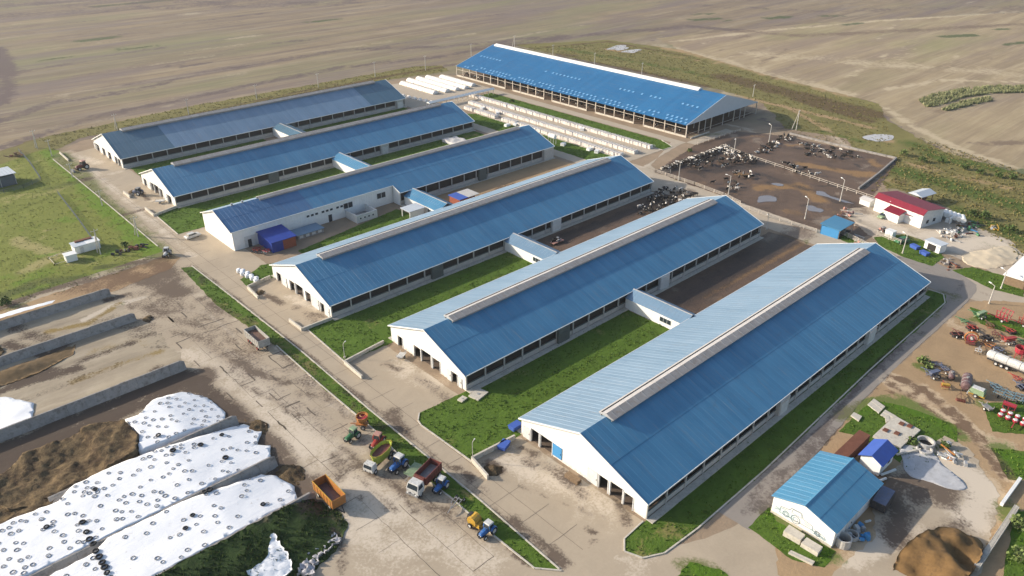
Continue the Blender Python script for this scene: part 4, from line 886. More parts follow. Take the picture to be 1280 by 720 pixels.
# dug-out silage
def pit(x, y):
    c = math.hypot((x-11)/9, (y-122.5)/6.5); z = 1.75-1.1*math.exp(-c*c*1.2)
    z += nz(x, y, .3, .7)+nz(x, y, 1.0, .3)+nz(x, y, 3, .14)
    if x > 17: z += .5
    return max(.15, z)
def silmat():
    g = N('cut_silage'); p = g.pos(); n1 = g.noise(p, .5, 7, .7, .4); n2 = g.noise(p, 4, 6, .7)
    c = g.mix(g.ramp(n1, .38, .62), (.065,.045,.03), (.215,.155,.085)); c = g.mix(g.ramp(n2, .35, .7, 0, .55), c, (.05,.033,.02))
    g.bump(g.math('ADD', n1, g.math('MULTIPLY', n2, .4)), .9, .4); return g.done(c, .95, .1)
sil = silmat()
hfield('silage_heap', [(6,115.5),(22.2,116.2),(24,121),(23.4,127),(19,129.2),(8,129.5),(2.6,126),(1.8,120.5),(3,116.5)], pit, sil, 'broad dug-out heap of brown silage beside the white clamp', 'silage heap', step=.45)
hfield('silage_heap', [(-8,111),(4,112.8),(9,114.5),(5,117.5),(-2,118.5),(-8,118)], lambda x, y: max(.2, 1.4+nz(x, y, .4, .7)+nz(x, y, 2, .25)), sil, 'low tan silage mound at the left picture edge', 'silage heap', step=.5)
hfield('silage_heap', [(5,165.5),(11,165.6),(14,170),(13,176),(8,178.5),(4,176)], lambda x, y: max(.1, 1.9*math.exp(-((x-8.5)**2+(y-174)**2)/9)+nz(x, y, .9, .6)+.3), sil, 'ragged brown silage heap below the farthest bunker wall', 'silage heap', step=.4)
hfield('manure_heap', [(8,160.8),(17,161.5),(26,163.3),(24,158.9),(17,156.5),(9,156.3)], lambda x, y: max(.06, 1.0*math.exp(-((x-14)**2/60+(y-160)**2/8))+nz(x, y, 1, .15)), mat('dark_grain', (.15,.10,.05), .95, .3, 1), 'thin dark grain spread at the foot of a bunker wall', 'grain heap', step=.5)
for a, b_, rr, lab in ((40.5,111,2.6,'spilled brown silage at the open end of the middle clamp'),(39.2,96,3.0,'lumpy brown spoil below the bare wall end near the orange trailer'),(40.8,163.2,1.3,'small dark heap at the end of a bunker wall')):
    hfield('spoil_heap', blob(a, b_, rr*.8, rr*1.1), lambda x, y, a=a, b_=b_, rr=rr: max(.05, .75*max(0, 1-math.hypot(x-a, y-b_)/rr)+nz(x, y, 1.5, .3)), sil, lab, 'spoil heap', step=.35)
# tyres holding the film down
def tyre_mesh(Rr, r, m, n=12, k=5):
    b = MB().torus((0,0,0), Rr, r, n, k); me = bpy.data.meshes.new('tyre'); me.from_pydata(b.v, [], b.f); me.update(); me.materials.append(m)
    me.polygons.foreach_set('use_smooth', [True]*len(me.polygons)); return me
tmA, tmB = tyre_mesh(.30, .05, M['tyregrey']), tyre_mesh(.36, .14, M['tyre'])
BANK = [(-14,87.6),(38.8,87.6),(40.6,84),(40.4,80),(36,76.5),(30,75),(20,75),(-14,72)]
def bankz(x, y): return max(.1, 2.3*min(1, max(0, (y-75)/12.5))*min(1, max(.15, (41-x)/6))+nz(x, y, .5, .25)+nz(x, y, 1.7, .12))
def put_tyre(x, y, z, me, label, group):
    o = inst('tyre', me, None, (x, y, z), random.uniform(0, 6.28), label=label, cat='tyre', group=group)
    o.rotation_euler = (random.uniform(-.12, .12), random.uniform(-.12, .12), 0); s = random.uniform(.82, 1.15); o.scale = (s, s, s)
pts = []
def scatter(poly, zf, n, dmin, lab, grp, xr=None):
    e = np.array(poly); lo = e.min(0); hi = e.max(0); lo[0] = max(lo[0], -9); c = 0; tries = 0
    while c < n and tries < n*60:
        tries += 1; x, y = random.uniform(lo[0]+.6, hi[0]-.6), random.uniform(lo[1]+.5, hi[1]-.5)
        if xr and random.random() > xr(x): continue
        if not inpoly(np.array([x]), np.array([y]), poly)[0]: continue
        if any((x-a)**2+(y-b)**2 < dmin**2 for a, b in pts): continue
        pts.append((x, y)); c += 1; put_tyre(x, y, zf(x, y)+.06, tmA, lab, grp)
scatter(polyA, za, 44, 1.2, 'thin grey tyre ring on the white film of the uppermost clamp', 'tyre rings on the uppermost clamp')
scatter(polyB, zb, 165, .85, 'thin grey tyre ring lying on the middle white clamp', 'tyre rings on the middle clamp', lambda x: .45 if x > 24 else 1)
scatter(polyC, zc, 66, 1.1, 'thin grey tyre ring lying on the lowest white clamp', 'tyre rings on the lowest clamp')
seat = lambda zf, x, y: zf(x, y)+.14
for px, py in ((119,612),(103,653),(58,659),(108,665),(198,544),(250,553),(276,538),(281,568),(216,563)):
    x, y = P(px, py, 2.2); 
    if y > 101: put_tyre(x, y, seat(zb, x, y), tmB, 'thick black tyre lying on the middle clamp', 'thick black tyres on the middle clamp')
for px, py in ((117,681),(120,690),(124,697),(128,704),(131,710),(134,717),(138,724),(112,675),(241,645),(232,661),(328,627),(262,613),(256,616),(215,708),(206,716)):
    x, y = P(px, py, 2.0)
    put_tyre(x, y, seat(zc, x, y) if y > 88.6 else 1.5, tmB, 'thick black tyre lying on the lowest clamp', 'thick black tyres on the lowest clamp')
# torn film and rubbish by the green bank
hfield('film_heap', PP([(310,722),(325,712),(337,700),(345,677),(352,690),(362,700),(366,715),(350,730),(320,745)]), lambda x, y: bankz(x, y)+.22+nz(x, y, .8, .16)+nz(x, y, 2.5, .07), film, 'crumpled heap of white film on the dark green bank', 'film heap', step=.4, jit=.3)
hfield('rubbish_heap', PP([(372,722),(378,704),(392,692),(406,683),(420,668),(427,676),(412,690),(398,702),(390,722)]), lambda x, y: max(.05, .45+nz(x, y, 2.2, .7)), mat('grey_white_rubbish', (.45,.44,.46), .8, .5, 2, dirt=(.12,.11,.12), dirt_amt=.9), 'ragged line of grey and white rubbish at the foot of the bank', 'rubbish', step=.3, jit=.3)

# ================================================================ vehicles and machines (built about +X as forward)
VS = 1.0
def wheel(t, x, y, r, wd, m=None, name='wheel'):
    o = MB().torus((0,0,0), r*.74, r*.27, 14, 6, 'y'); 
    o.v = [(a, b*wd/(r*.54), c) for a, b, c in o.v]
    wo = o.build(name, M['tyre'], t, loc=(x, y, r), smooth=True)
    sy = 1 if y >= 0 else -1
    MB().cyl((0, -wd*.32, 0), (0, wd*.32, 0), r*.56, n=10).build('rim', m or M['p_white'], wo)
    return wo
def tractor(px, py, ang, label, body, roof, big=1.0, loader=False):
    x, y = P(px, py); t = thing('tractor', label, 'tractor', (x, y, .08), R(ang), None, VS*big)
    b = MB().rings([[(x_, s*w_, z_) for s, z_ in ((-1, z0), (1, z0), (1, z1), (.55, z1+.12), (-.55, z1+.12), (-1, z1))] for x_, w_, z0, z1 in ((0, .42, .75, 1.45), (1.1, .40, .78, 1.42), (1.75, .34, .85, 1.30), (1.85, .28, .9, 1.15))])
    b.build('hood', M[body], t)
    MB().box(-1.1, -.35, .55, 1.7, .35, .85).build('chassis', M['p_black'], t)
    c = MB().rings([[(-.95, -.68, 1.15), (.15, -.62, 1.15), (.15, .62, 1.15), (-.95, .68, 1.15)], [(-1.0, -.72, 1.6), (.2, -.66, 1.6), (.2, .66, 1.6), (-1.0, .72, 1.6)], [(-.85, -.62, 2.45), (.0, -.58, 2.45), (.0, .58, 2.45), (-.85, .62, 2.45)]]).build('cab', M['glass'], t)
    for sx, sy in ((-1, -1), (-1, 1), (1, -1), (1, 1)):
        MB().bar((-.97 if sx < 0 else .18, sy*.68, 1.2), (-.85 if sx < 0 else .02, sy*.6, 2.46), .09).build('cab_post', M[body], c)
    MB().cbox(-.43, 0, 2.45, 1.3, 1.45, .2, taper=.85).build('cab_roof', M[roof], t)
    for s in (-1, 1):
        MB().rings([[(xx, s*.62, zz), (xx, s*1.12, zz), (xx, s*1.12, zz+.06), (xx, s*.62, zz+.06)] for xx, zz in ((-1.55, 1.0), (-1.3, 1.5), (-.8, 1.72), (-.3, 1.5), (-.1, 1.1))]).build('fender', M[body], t)
        wheel(t, -.8, s*.88, .80, .46); wheel(t, 1.25, s*.78, .50, .32)
        MB().cyl((1.86, s*.2, 1.05), (1.9, s*.2, 1.05), .09, n=8).build('headlight', M['trim'], t)
        MB().bar((.1, s*.66, 1.9), (.3, s*.95, 1.95), .05).build('mirror', M['p_black'], t)
    MB().cyl((.6, .3, 1.5), (.6, .3, 2.35), .06, n=8).build('exhaust', M['p_black'], t)
    MB().box(1.2, -.7, .45, 1.32, .7, .58).build('front_axle', M['p_black'], t)
    MB().bar((-1.1, 0, .6), (-1.9, 0, .5), .14).build('drawbar', M['p_black'], t)
    MB().box(1.75, -.3, .5, 2.05, .3, .8).build('front_weight', M['p_black'], t)
    if loader:
        for s in (-1, 1): MB().bar((.3, s*.6, 1.5), (2.6, s*.55, .6), .13).build('loader_arm', M[body], t)
        MB().cbox(2.9, 0, .1, .7, 1.9, .6, taper=.8).build('bucket', M['p_grey'], t)
    return t
def tub_box(t, L, W, z0, z1, m, name='load_box', flare=0, ribs=6, ribm=None, th=.08, load=None, lz=.55):
    o = MB()
    for s in (-1, 1):
        o.add([(-L/2, s*W/2, z0), (L/2, s*W/2, z0), (L/2+flare, s*(W/2+flare), z1), (-L/2-flare, s*(W/2+flare), z1),
               (-L/2, s*(W/2-th), z0), (L/2, s*(W/2-th), z0), (L/2+flare, s*(W/2+flare-th), z1), (-L/2-flare, s*(W/2+flare-th), z1)],
              [(0,1,2,3),(7,6,5,4),(0,4,5,1),(1,5,6,2),(2,6,7,3),(3,7,4,0)])
        o.add([(s*L/2, -W/2+th, z0), (s*L/2, W/2-th, z0), (s*(L/2+flare), W/2+flare-th, z1), (s*(L/2+flare), -W/2-flare+th, z1),
               (s*(L/2-th), -W/2+th, z0), (s*(L/2-th), W/2-th, z0), (s*(L/2+flare-th), W/2+flare-th, z1), (s*(L/2+flare-th), -W/2-flare+th, z1)],
              [(0,1,2,3),(7,6,5,4),(0,4,5,1),(1,5,6,2),(2,6,7,3),(3,7,4,0)])
    o.box(-L/2+th, -W/2+th, z0, L/2-th, W/2-th, z0+.06)
    bo = o.build(name, M[m], t)
    for i in range(ribs):
        xx = -L/2+L*(i+.5)/ribs
        for s in (-1, 1): MB().bar((xx, s*(W/2+.03), z0), (xx, s*(W/2+flare+.03), z1-.03), .08, .06).build('side_rib', M[ribm or m], bo)
    for s in (-1, 1): MB().bar((-L/2-flare, s*(W/2+flare-.03), z1+.02), (L/2+flare, s*(W/2+flare-.03), z1+.02), .1, .07).build('top_rail', M[ribm or m], bo)
    if load:
        k = 8; g = MB(); vs = []
        for i in range(k+1):
            for j in range(5): vs.append((-L/2+th+(L-2*th)*i/k, -W/2+th+(W-2*th)*j/4, z0+(z1-z0)*lz+.25*math.sin(math.pi*i/k)*math.sin(math.pi*j/4)*random.uniform(.5, 1.4)))
        g.add(vs, [(i*5+j, i*5+j+1, i*5+j+6, i*5+j+5) for i in range(k) for j in range(4)]); g.build('load', M[load], bo, smooth=True)
    return bo
def trailer(px, py, ang, label, m, L=5.2, W=2.3, z0=1.0, z1=2.6, axles=(-1.6, 1.6), ribm=None, load=None, flare=.05, s=VS, lz=.5, name='tipper_trailer', wr=.48, rm=None):
    x, y = P(px, py); t = thing(name, label, 'trailer', (x, y, .08), R(ang), None, s)
    tub_box(t, L, W, z0, z1, m, ribm=ribm, load=load, flare=flare, lz=lz)
    for s_ in (-1, 1): MB().box(-L/2, s_*.5-.08, z0-.28, L/2, s_*.5+.08, z0-.02).build('frame_beam', M['p_black'], t)
    for ax in axles:
        MB().box(ax-.07, -W/2+.3, wr-.07, ax+.07, W/2-.3, wr+.07).build('axle', M['p_black'], t)
        for s_ in (-1, 1): wheel(t, ax, s_*(W/2-.2), wr, .34, rm)
    MB().bar((L/2, -.4, .7), (L/2+1.5, 0, .6), .12).build('drawbar', M['p_black'], t); MB().bar((L/2, .4, .7), (L/2+1.5, 0, .6), .12).build('drawbar', M['p_black'], t)
    return t
def truck(px, py, ang, label, cabm, boxm, load='p_grey'):
    x, y = P(px, py); t = thing('dump_truck', label, 'truck', (x, y, .08), R(ang), None, VS)
    bo = tub_box(t, 4.4, 2.3, 1.25, 2.75, boxm, ribs=7, load=load, lz=.25); bo.location.x = -1.2
    for s in (-1, 1): MB().box(-3.4, s*.45-.09, .75, 3.3, s*.45+.09, 1.05).build('frame_beam', M['p_black'], t)
    c = MB().rings([[(1.55, -1.12, .75), (3.25, -1.12, .75), (3.25, 1.12, .75), (1.55, 1.12, .75)], [(1.55, -1.14, 1.7), (3.32, -1.14, 1.7), (3.32, 1.14, 1.7), (1.55, 1.14, 1.7)], [(1.6, -1.0, 2.65), (2.95, -1.0, 2.65), (2.95, 1.0, 2.65), (1.6, 1.0, 2.65)]]).build('cab', M[cabm], t)
    MB().add([(3.33, -1.0, 1.75), (3.33, 1.0, 1.75), (3.03, .9, 2.5), (3.03, -.9, 2.5)], [(0,1,2,3)]).build('windscreen', M['glass'], c)
    for s in (-1, 1): MB().add([(1.9, s*1.145, 1.75), (3.1, s*1.145, 1.75), (2.85, s*1.035, 2.45), (1.95, s*1.035, 2.45)], [(0,1,2,3)]).build('side_window', M['glass'], c)
    MB().box(3.28, -1.15, .55, 3.5, 1.15, .85).build('bumper', M['p_grey'], t)
    for s in (-1, 1):
        MB().box(3.48, s*.8-.15, .88, 3.53, s*.8+.15, 1.08).build('headlight', M['trim'], t)
        for ax in (2.45, -1.5, -2.75): wheel(t, ax, s*.95, .52, .34)
    MB().box(1.3, -1.0, 1.2, 1.5, 1.0, 2.9).build('headboard', M[boxm], t)
    MB().cyl((.6, -.95, .9), (1.5, -.95, .9), .28).build('fuel_tank', M['p_grey'], t)
    return t
def car(px, py, ang, label, m):
    x, y = P(px, py); t = thing('parked_car', label, 'car', (x, y, .08), R(ang), None, VS)
    MB().rings([[(xx, -.85*k, .3), (xx, .85*k, .3), (xx, .88*k, .6), (xx, .8*k, z), (xx, -.8*k, z), (xx, -.88*k, .6)] for xx, z, k in ((-2.1, .75, .9), (-1.9, .92, 1), (-.9, .95, 1), (1.0, .92, 1), (1.9, .78, 1), (2.15, .6, .88))]).build('body', M[m], t, smooth=False)
    MB().rings([[(xx, -w_, .9), (xx, w_, .9), (xx2, w_*.82, z), (xx2, -w_*.82, z)] for xx, xx2, w_, z in ((-1.6, -1.3, .78, 1.38), (1.15, .5, .78, 1.38))]).build('glasshouse', M['glass'], t)
    MB().cbox(-.4, 0, 1.36, 1.75, 1.28, .05).build('roof', M[m], t)
    for ax in (-1.3, 1.3):
        for s in (-1, 1): wheel(t, ax, s*.76, .32, .2)
    for s in (-1, 1): MB().box(2.05, s*.55-.14, .55, 2.14, s*.55+.14, .68).build('headlight', M['trim'], t)
    return t
trailer(323, 431, -91, 'pale ribbed tipper trailer with red wheels on the edge of the grass strip', 'p_grey2', L=6.6, W=2.5, z0=1.05, z1=2.75, axles=(-2.1,-1.0,2.0), load='p_brown', rm=M['p_red'])
trailer(413, 626, -91, 'orange tipper trailer standing alone by the bunker ends', 'p_orange', L=6.0, W=2.35, z0=1.0, z1=2.7, axles=(-1.9,1.7), load='p_purple', ribm='p_yellow', lz=.12)
# row of machines along the grass strip
tractor(441, 549, 192, 'green tractor at the head of the parked row, no cab glass visible', 'p_green', 'p_palegreen', .86)
tractor(472, 557, 207, 'old red tractor with a pinkish roof', 'p_red', 'p_pink', .92)
tractor(498, 586, 194, 'bright blue tractor between the lime feed mixer and green platform', 'p_blue', 'p_white', 1.0)
tractor(551, 612, 198, 'dark blue tractor tucked behind the red-sided dump truck', 'p_blue', 'p_white', .86)
tractor(609, 668, 186, 'blue tractor with white roof at the lower end of the parked row', 'p_blue', 'p_white', .86)
truck(531, 607, 197, 'dump truck with white cab and dark red ribbed body', 'p_white', 'p_maroonp')
def mixer(px, py, ang, label, m, cabm):
    x, y = P(px, py); t = thing('feed_mixer', label, 'feed mixer', (x, y, .08), R(ang), None, .95)
    rs = []
    for z, a, b_ in ((.95, 2.0, .85), (1.7, 2.3, 1.05), (2.9, 2.6, 1.3)):
        rs.append([(a*(.72*math.cos(k*math.pi/6)+.28*max(-1, min(1, 1.6*math.cos(k*math.pi/6)))), b_*math.sin(k*math.pi/6), z) for k in range(12)])
    inner = [[(p[0]*.93, p[1]*.9, p[2]) for p in r] for r in rs]
    tb = MB().rings([rs[0], rs[1], rs[2], inner[2], inner[1], inner[0]], caps=True).build('tub', M[m], t)
    MB().add([(p[0]*.92, p[1]*.88, 2.35) for p in rs[2]], [tuple(range(12))]).build('feed', M['p_maroonp'], tb)
    MB().rings([[(p[0]*1.02, p[1]*1.02, 2.88) for p in rs[2]], [(p[0]*1.02, p[1]*1.02, 3.0) for p in rs[2]]], caps=False).build('rubber_lip', M['p_yellow'], tb)
    for s in (-1, 1): MB().box(-2.6, s*.5-.08, .65, 4.2, s*.5+.08, .92).build('frame_beam', M['p_black'], t)
    c = MB().rings([[(2.75, -1.0, .7), (4.1, -1.0, .7), (4.1, 1.0, .7), (2.75, 1.0, .7)], [(2.75, -1.0, 1.4), (4.15, -1.0, 1.4), (4.15, 1.0, 1.4), (2.75, 1.0, 1.4)], [(2.8, -.9, 2.2), (3.9, -.9, 2.2), (3.9, .9, 2.2), (2.8, .9, 2.2)]]).build('cab', M[cabm], t)
    MB().add([(4.16, -.9, 1.45), (4.16, .9, 1.45), (3.96, .82, 2.05), (3.96, -.82, 2.05)], [(0,1,2,3)]).build('windscreen', M['glass'], c)
    for s in (-1, 1):
        for ax in (3.2, -1.0, -2.1): wheel(t, ax, s*.95, .5, .34)
mixer(478, 577, 199, 'lime green feed mixer body on a white-cabbed truck', 'p_lime', 'p_white')
def blower(px, py, ang, label):
    x, y = P(px, py); t = thing('fertiliser_spreader', label, 'spreader', (x, y, .08), R(ang), None, VS)
    h = MB().rings([[(r_*math.cos(k*math.pi/5), r_*math.sin(k*math.pi/5)*1.1, z) for k in range(10)] for z, r_ in ((.9, .35), (1.7, 1.0), (2.5, 1.15), (2.5, 1.0), (1.7, .85), (1.1, .3))]).build('hopper', M['p_orange'], t)
    MB().cyl((0, 0, 2.05), (0, 0, 2.1), .92, n=10).build('fill', M['p_crimson'], h)
    MB().box(-.9, -.5, .55, 1.2, .5, .8).build('frame', M['p_orange'], t); MB().bar((1.0, 0, .7), (2.3, 0, .6), .12).build('drawbar', M['p_orange'], t)
    for s in (-1, 1): wheel(t, -.3, s*.95, .5, .3)
    MB().torus((-.3, .3, 2.9), .5, .08, 12, 5).build('guard_hoop', M['p_orange'], t)
blower(454, 534, 130, 'orange hopper spreader with crimson inside, standing on the grass edge')
def platform(px, py, ang, label, m, L=3.2, W=1.9):
    x, y = P(px, py); t = thing('flat_trailer', label, 'trailer', (x, y, .08), R(ang), None, VS)
    for k in range(6): MB().box(-L/2, -W/2+k*W/6+.01, .75, L/2, -W/2+(k+1)*W/6-.02, .84).build('plank', M[m], t)
    MB().box(-L/2, -.4, .5, L/2, .4, .72).build('frame', M['p_grey'], t); MB().bar((L/2, 0, .6), (L/2+1.2, 0, .5), .1).build('drawbar', M['p_grey'], t)
    for s in (-1, 1): wheel(t, 0, s*(W/2+.02), .36, .22)
    for sx in (-1, 1):
        for s in (-1, 1): MB().box(sx*(L/2-.06)-.05, s*(W/2-.05)-.05, .8, sx*(L/2-.06)+.05, s*(W/2-.05)+.05, 1.3).build('stake', M[m], t)
platform(518, 592, 200, 'pale green flat trailer between the blue tractor and the dump truck', 'p_palegreen')
def harrow(name, cat, px, py, ang, label, m, m2, n=7, rows=2, W=3.2, s=VS, disc=True, wheels=True, hop=None, tine=.5):
    x, y = P(px, py); t = thing(name, label, cat, (x, y, .08), R(ang), None, s*.87)
    MB().bar((-1.2, 0, .9), (1.9, 0, .8), .16).build('main_beam', M[m], t)
    for r_ in range(rows):
        xx = -.9+r_*1.3
        MB().bar((xx, -W/2, .85), (xx, W/2, .85), .14).build('cross_beam', M[m], t)
        for i in range(n):
            yy = -W/2+W*(i+.5)/n
            if disc:
                a = .3 if r_ % 2 else -.3
                MB().cyl((xx-.03, yy-.03+a*.1, .36), (xx+.03, yy+.03, .36), .02, n=5)
                MB().cyl((xx+.02, yy-.03, .38), (xx-.02, yy+.03, .38), .36, n=10).build('disc', M[m2], t)
                MB().bar((xx, yy, .4), (xx, yy, .85), .06).build('shank', M[m], t)
            else:
                MB().bar((xx, yy, .85), (xx-.25, yy, .45), .07).build('tine', M[m2], t); MB().bar((xx-.25, yy, .45), (xx-.02, yy, .05), .09).build('point', M[m2], t)
    for s_ in (-1, 1):
        MB().bar((-.9, s_*W/2*.9, .85), (.4, s_*W/2*.9, .85), .12).build('side_beam', M[m], t)
        MB().bar((.4, s_*W/2*.8, .85), (1.9, 0, .8), .1).build('brace', M[m], t)
        if wheels: wheel(t, -1.5, s_*.8, .42, .26)
    if hop:
        MB().rings([[(-1.15, -W/2, 1.7), (-.2, -W/2, 1.7), (-.4, -W/2, 1.15), (-.95, -W/2, 1.15)], [(-1.15, W/2, 1.7), (-.2, W/2, 1.7), (-.4, W/2, 1.15), (-.95, W/2, 1.15)]]).build('hopper', M[hop], t)
        MB().box(-1.18, -W/2-.02, 1.7, -.17, W/2+.02, 1.76).build('lid', M[hop], t)
        for i in range(n): MB().bar((-.7, -W/2+W*(i+.5)/n, 1.2), (-.9, -W/2+W*(i+.5)/n, .5), .05).build('seed_tube', M['p_black'], t)
    MB().bar((1.9, 0, .8), (2.9, 0, .6), .13).build('drawbar', M[m], t)
    return t
harrow('yard_harrow', 'harrow', 570, 632, 200, 'small grey harrow behind the dark blue tractor', 'p_grey', 'p_brown', 4, 1, 1.6, VS)
def baler(px, py, ang, label):
    x, y = P(px, py); t = thing('round_baler', label, 'baler', (x, y, .08), R(ang), None, VS)
    MB().cyl((0, -.75, 1.1), (0, .75, 1.1), .85, n=12).build('drum', M['p_yellow'], t)
    MB().cbox(.9, 0, .4, 1.1, 1.3, .6, taper=.8).build('pickup', M['p_yellow'], t)
    MB().cbox(-.7, 0, 1.0, .7, 1.3, .9, taper=.7).build('tailgate', M['p_black'], t)
    MB().bar((1.2, 0, .6), (2.6, 0, .6), .13).build('drawbar', M['p_yellow'], t)
    for s in (-1, 1): wheel(t, -.1, s*.98, .45, .28); MB().bar((.2, s*.8, .5), (.9, s*.6, 1.5), .09).build('side_arm', M['p_yellow'], t)
baler(593, 656, -80, 'yellow baler parked against the lower kerb')
tractor(104, 212, 190, 'brownish tractor far off on the track by the farthest left barn', 'p_maroonp', 'p_pink', 1.15, True)
tractor(173, 244, 120, 'dark tractor at the fifth barn gable', 'p_slate', 'p_grey', .95)
platform(201, 254, 150, 'small light flat trailer below the fifth barn gable', 'p_white', 2.6, 1.6)
car(241, 297, 10, 'white car on the grass corner by the white walled barn', 'p_white')
tractor(209, 320, 230, 'small white-roofed vehicle at the meadow corner', 'p_white', 'p_white', .85)
platform(502, 448, 30, 'small white cart outside the second barn gable', 'p_white', 2.0, 1.4)
harrow('tedder', 'tedder', 322, 314, 20, 'red hay tedder left of the pair in front of the blue lean-to', 'p_red', 'p_red', 5, 2, 2.4, VS, False, True)
harrow('tedder', 'tedder', 334, 316, 15, 'red and white tedder right beside the blue lean-to door', 'p_crimson', 'p_white', 5, 2, 2.2, VS, False, True)
# ---- implements in the machinery yard
harrow('seed_drill', 'seed drill', 1222, 396, 75, 'green and white seed drill standing alone by the top corner', 'p_green', 'p_palegreen', 7, 2, 3.0, 1.0, False, True, 'p_palegreen')
def folded(px, py, ang, label, m, s=1.0):
    x, y = P(px, py); t = thing('folding_cultivator', label, 'cultivator', (x, y, .08), R(ang), None, s)
    MB().bar((-1.5, 0, .7), (2.5, 0, .7), .18).build('main_beam', M[m], t)
    for sd in (-1, 1):
        for k in range(4):
            xx = -1.4+k*.8; MB().bar((xx, sd*.5, .7), (xx, sd*1.3, 2.9), .12).build('wing_arm', M[m], t)
            for q_ in range(3): MB().bar((xx, sd*(.7+q_*.27), 1.2+q_*.72), (xx-.15, sd*(1.25+q_*.27), 1.0+q_*.72), .07).build('tine', M[m], t)
        MB().bar((-1.5, sd*.9, 1.8), (1.1, sd*.9, 1.8), .1).build('wing_rail', M[m], t); MB().bar((-1.5, sd*1.3, 2.9), (1.1, sd*1.3, 2.9), .1).build('wing_rail', M[m], t)
        wheel(t, -.4, sd*.6, .42, .26)
    MB().bar((2.5, 0, .7), (3.3, 0, .5), .13).build('drawbar', M[m], t)
folded(1251, 402, 80, 'bright red cultivator folded upright, second from the green drill', 'p_crimson', .95)
folded(1278, 408, 80, 'dull red cultivator at the right picture edge', 'p_red', .8)
harrow('disc_harrow', 'harrow', 1196, 420, 45, 'brownish red disc harrow left of the big orange rake wheel', 'p_maroonp', 'p_black', 8, 2, 3.4, .95)
harrow('disc_harrow', 'harrow', 1214, 412, 50, 'dark disc gang with red frame above the big orange rake wheel', 'p_red', 'p_black', 8, 2, 2.8, .9)
def rake(px, py, ang, label, m, m2):
    x, y = P(px, py); t = thing('wheel_rake', label, 'rake', (x, y, .08), R(ang), None, 1.0)
    MB().torus((0, 0, 1.5), 1.25, .12, 18, 5, 'x').build('rake_ring', M[m], t); MB().torus((.25, 0, 1.5), .8, .1, 14, 5, 'x').build('rake_ring', M[m2], t)
    MB().torus((-.3, 0, 1.5), 1.3, .1, 18, 5, 'x').build('rake_ring', M[m], t)
    for k in range(12):
        a = k*math.pi/6; MB().bar((0, .2*math.cos(a), 1.5+.2*math.sin(a)), (-.2, 1.5*math.cos(a), 1.5+1.4*math.sin(a)), .07).build('spoke', M[m2 if k % 2 else m], t)
    MB().cyl((-.5, 0, 1.5), (.6, 0, 1.5), .25).build('hub', M['p_white'], t)
    MB().box(-1.6, -.9, .3, .9, .9, .6).build('frame', M['p_maroonp'], t); MB().bar((-.2, 0, .5), (-.2, 0, 1.5), .16).build('mast', M[m], t)
    for s in (-1, 1): wheel(t, -1.0, s*1.0, .4, .25)
rake(1212, 430, 200, 'big orange and crimson rake wheel standing upright', 'p_orange', 'p_crimson')
harrow('disc_harrow', 'harrow', 1231, 424, 60, 'black disc harrow in the middle of the top group', 'p_black', 'p_black', 7, 2, 3.0, .95)
harrow('cultivator', 'cultivator', 1236, 434, 80, 'orange-brown cultivator right of the rake wheel', 'p_orange', 'p_maroonp', 6, 3, 2.8, .95, False)
harrow('cultivator', 'cultivator', 1247, 440, 70, 'dark cultivator just above the white tanker', 'p_slate', 'p_black', 6, 2, 2.6, .9, False)
harrow('seed_drill', 'seed drill', 1258, 428, 60, 'orange-red seed drill with pale frame over the tanker', 'p_red', 'p_white', 7, 2, 3.0, 1.0, False, True, 'p_red')
def tank(px, py, ang, label, m, L=7, r=1.05, z=1.75, axles=(-1.8, -.7, .4), s=VS, name='tanker_trailer', cat='tanker', cone=False, stand=False):
    x, y = P(px, py); t = thing(name, label, cat, (x, y, .08), R(ang), None, s)
    MB().cyl((-L/2, 0, z), (L/2, 0, z), r, n=16, cap=True).build('tank', M[m], t, smooth=False)
    for e in (-1, 1): MB().cyl((e*L/2, 0, z), (e*(L/2+.3), 0, z), r, r*.5, 16).build('tank_end', M[m], t)
    for k in (-.33, 0, .33): MB().torus((k*L, 0, z), r+.01, .05, 16, 4, 'x').build('band', M['p_grey'], t)
    MB().cyl((0, 0, z+r-.1), (0, 0, z+r+.25), .3).build('manhole', M['p_grey'], t)
    MB().box(-L/2, -.5, z-r-.2, L/2, .5, z-r+.05).build('cradle', M['p_black'], t)
    for ax in axles:
        for s_ in (-1, 1): wheel(t, ax, s_*(r-.05), .48, .34)
    if not stand: MB().bar((L/2, 0, .7), (L/2+1.5, 0, .55), .14).build('drawbar', M['p_black'], t); MB().bar((L/2-.5, .2, .7), (L/2-.5, .2, .0), .1).build('jack', M['p_black'], t)
tank(1257, 460, -93, 'long white tanker trailer with three axles', 'p_white', 7.6, .95, 1.7, s=.95)
tank(1206, 484, 15, 'purplish rusty slurry tank in the lower machinery row', 'p_purple', 4.2, .95, 1.35, (0,), s=.95, name='slurry_tank')
tank(1188, 474, 15, 'small purple tank between the grey implement and the slurry tank', 'p_purple', 2.0, .6, 1.1, (0,), s=.9, name='slurry_tank')
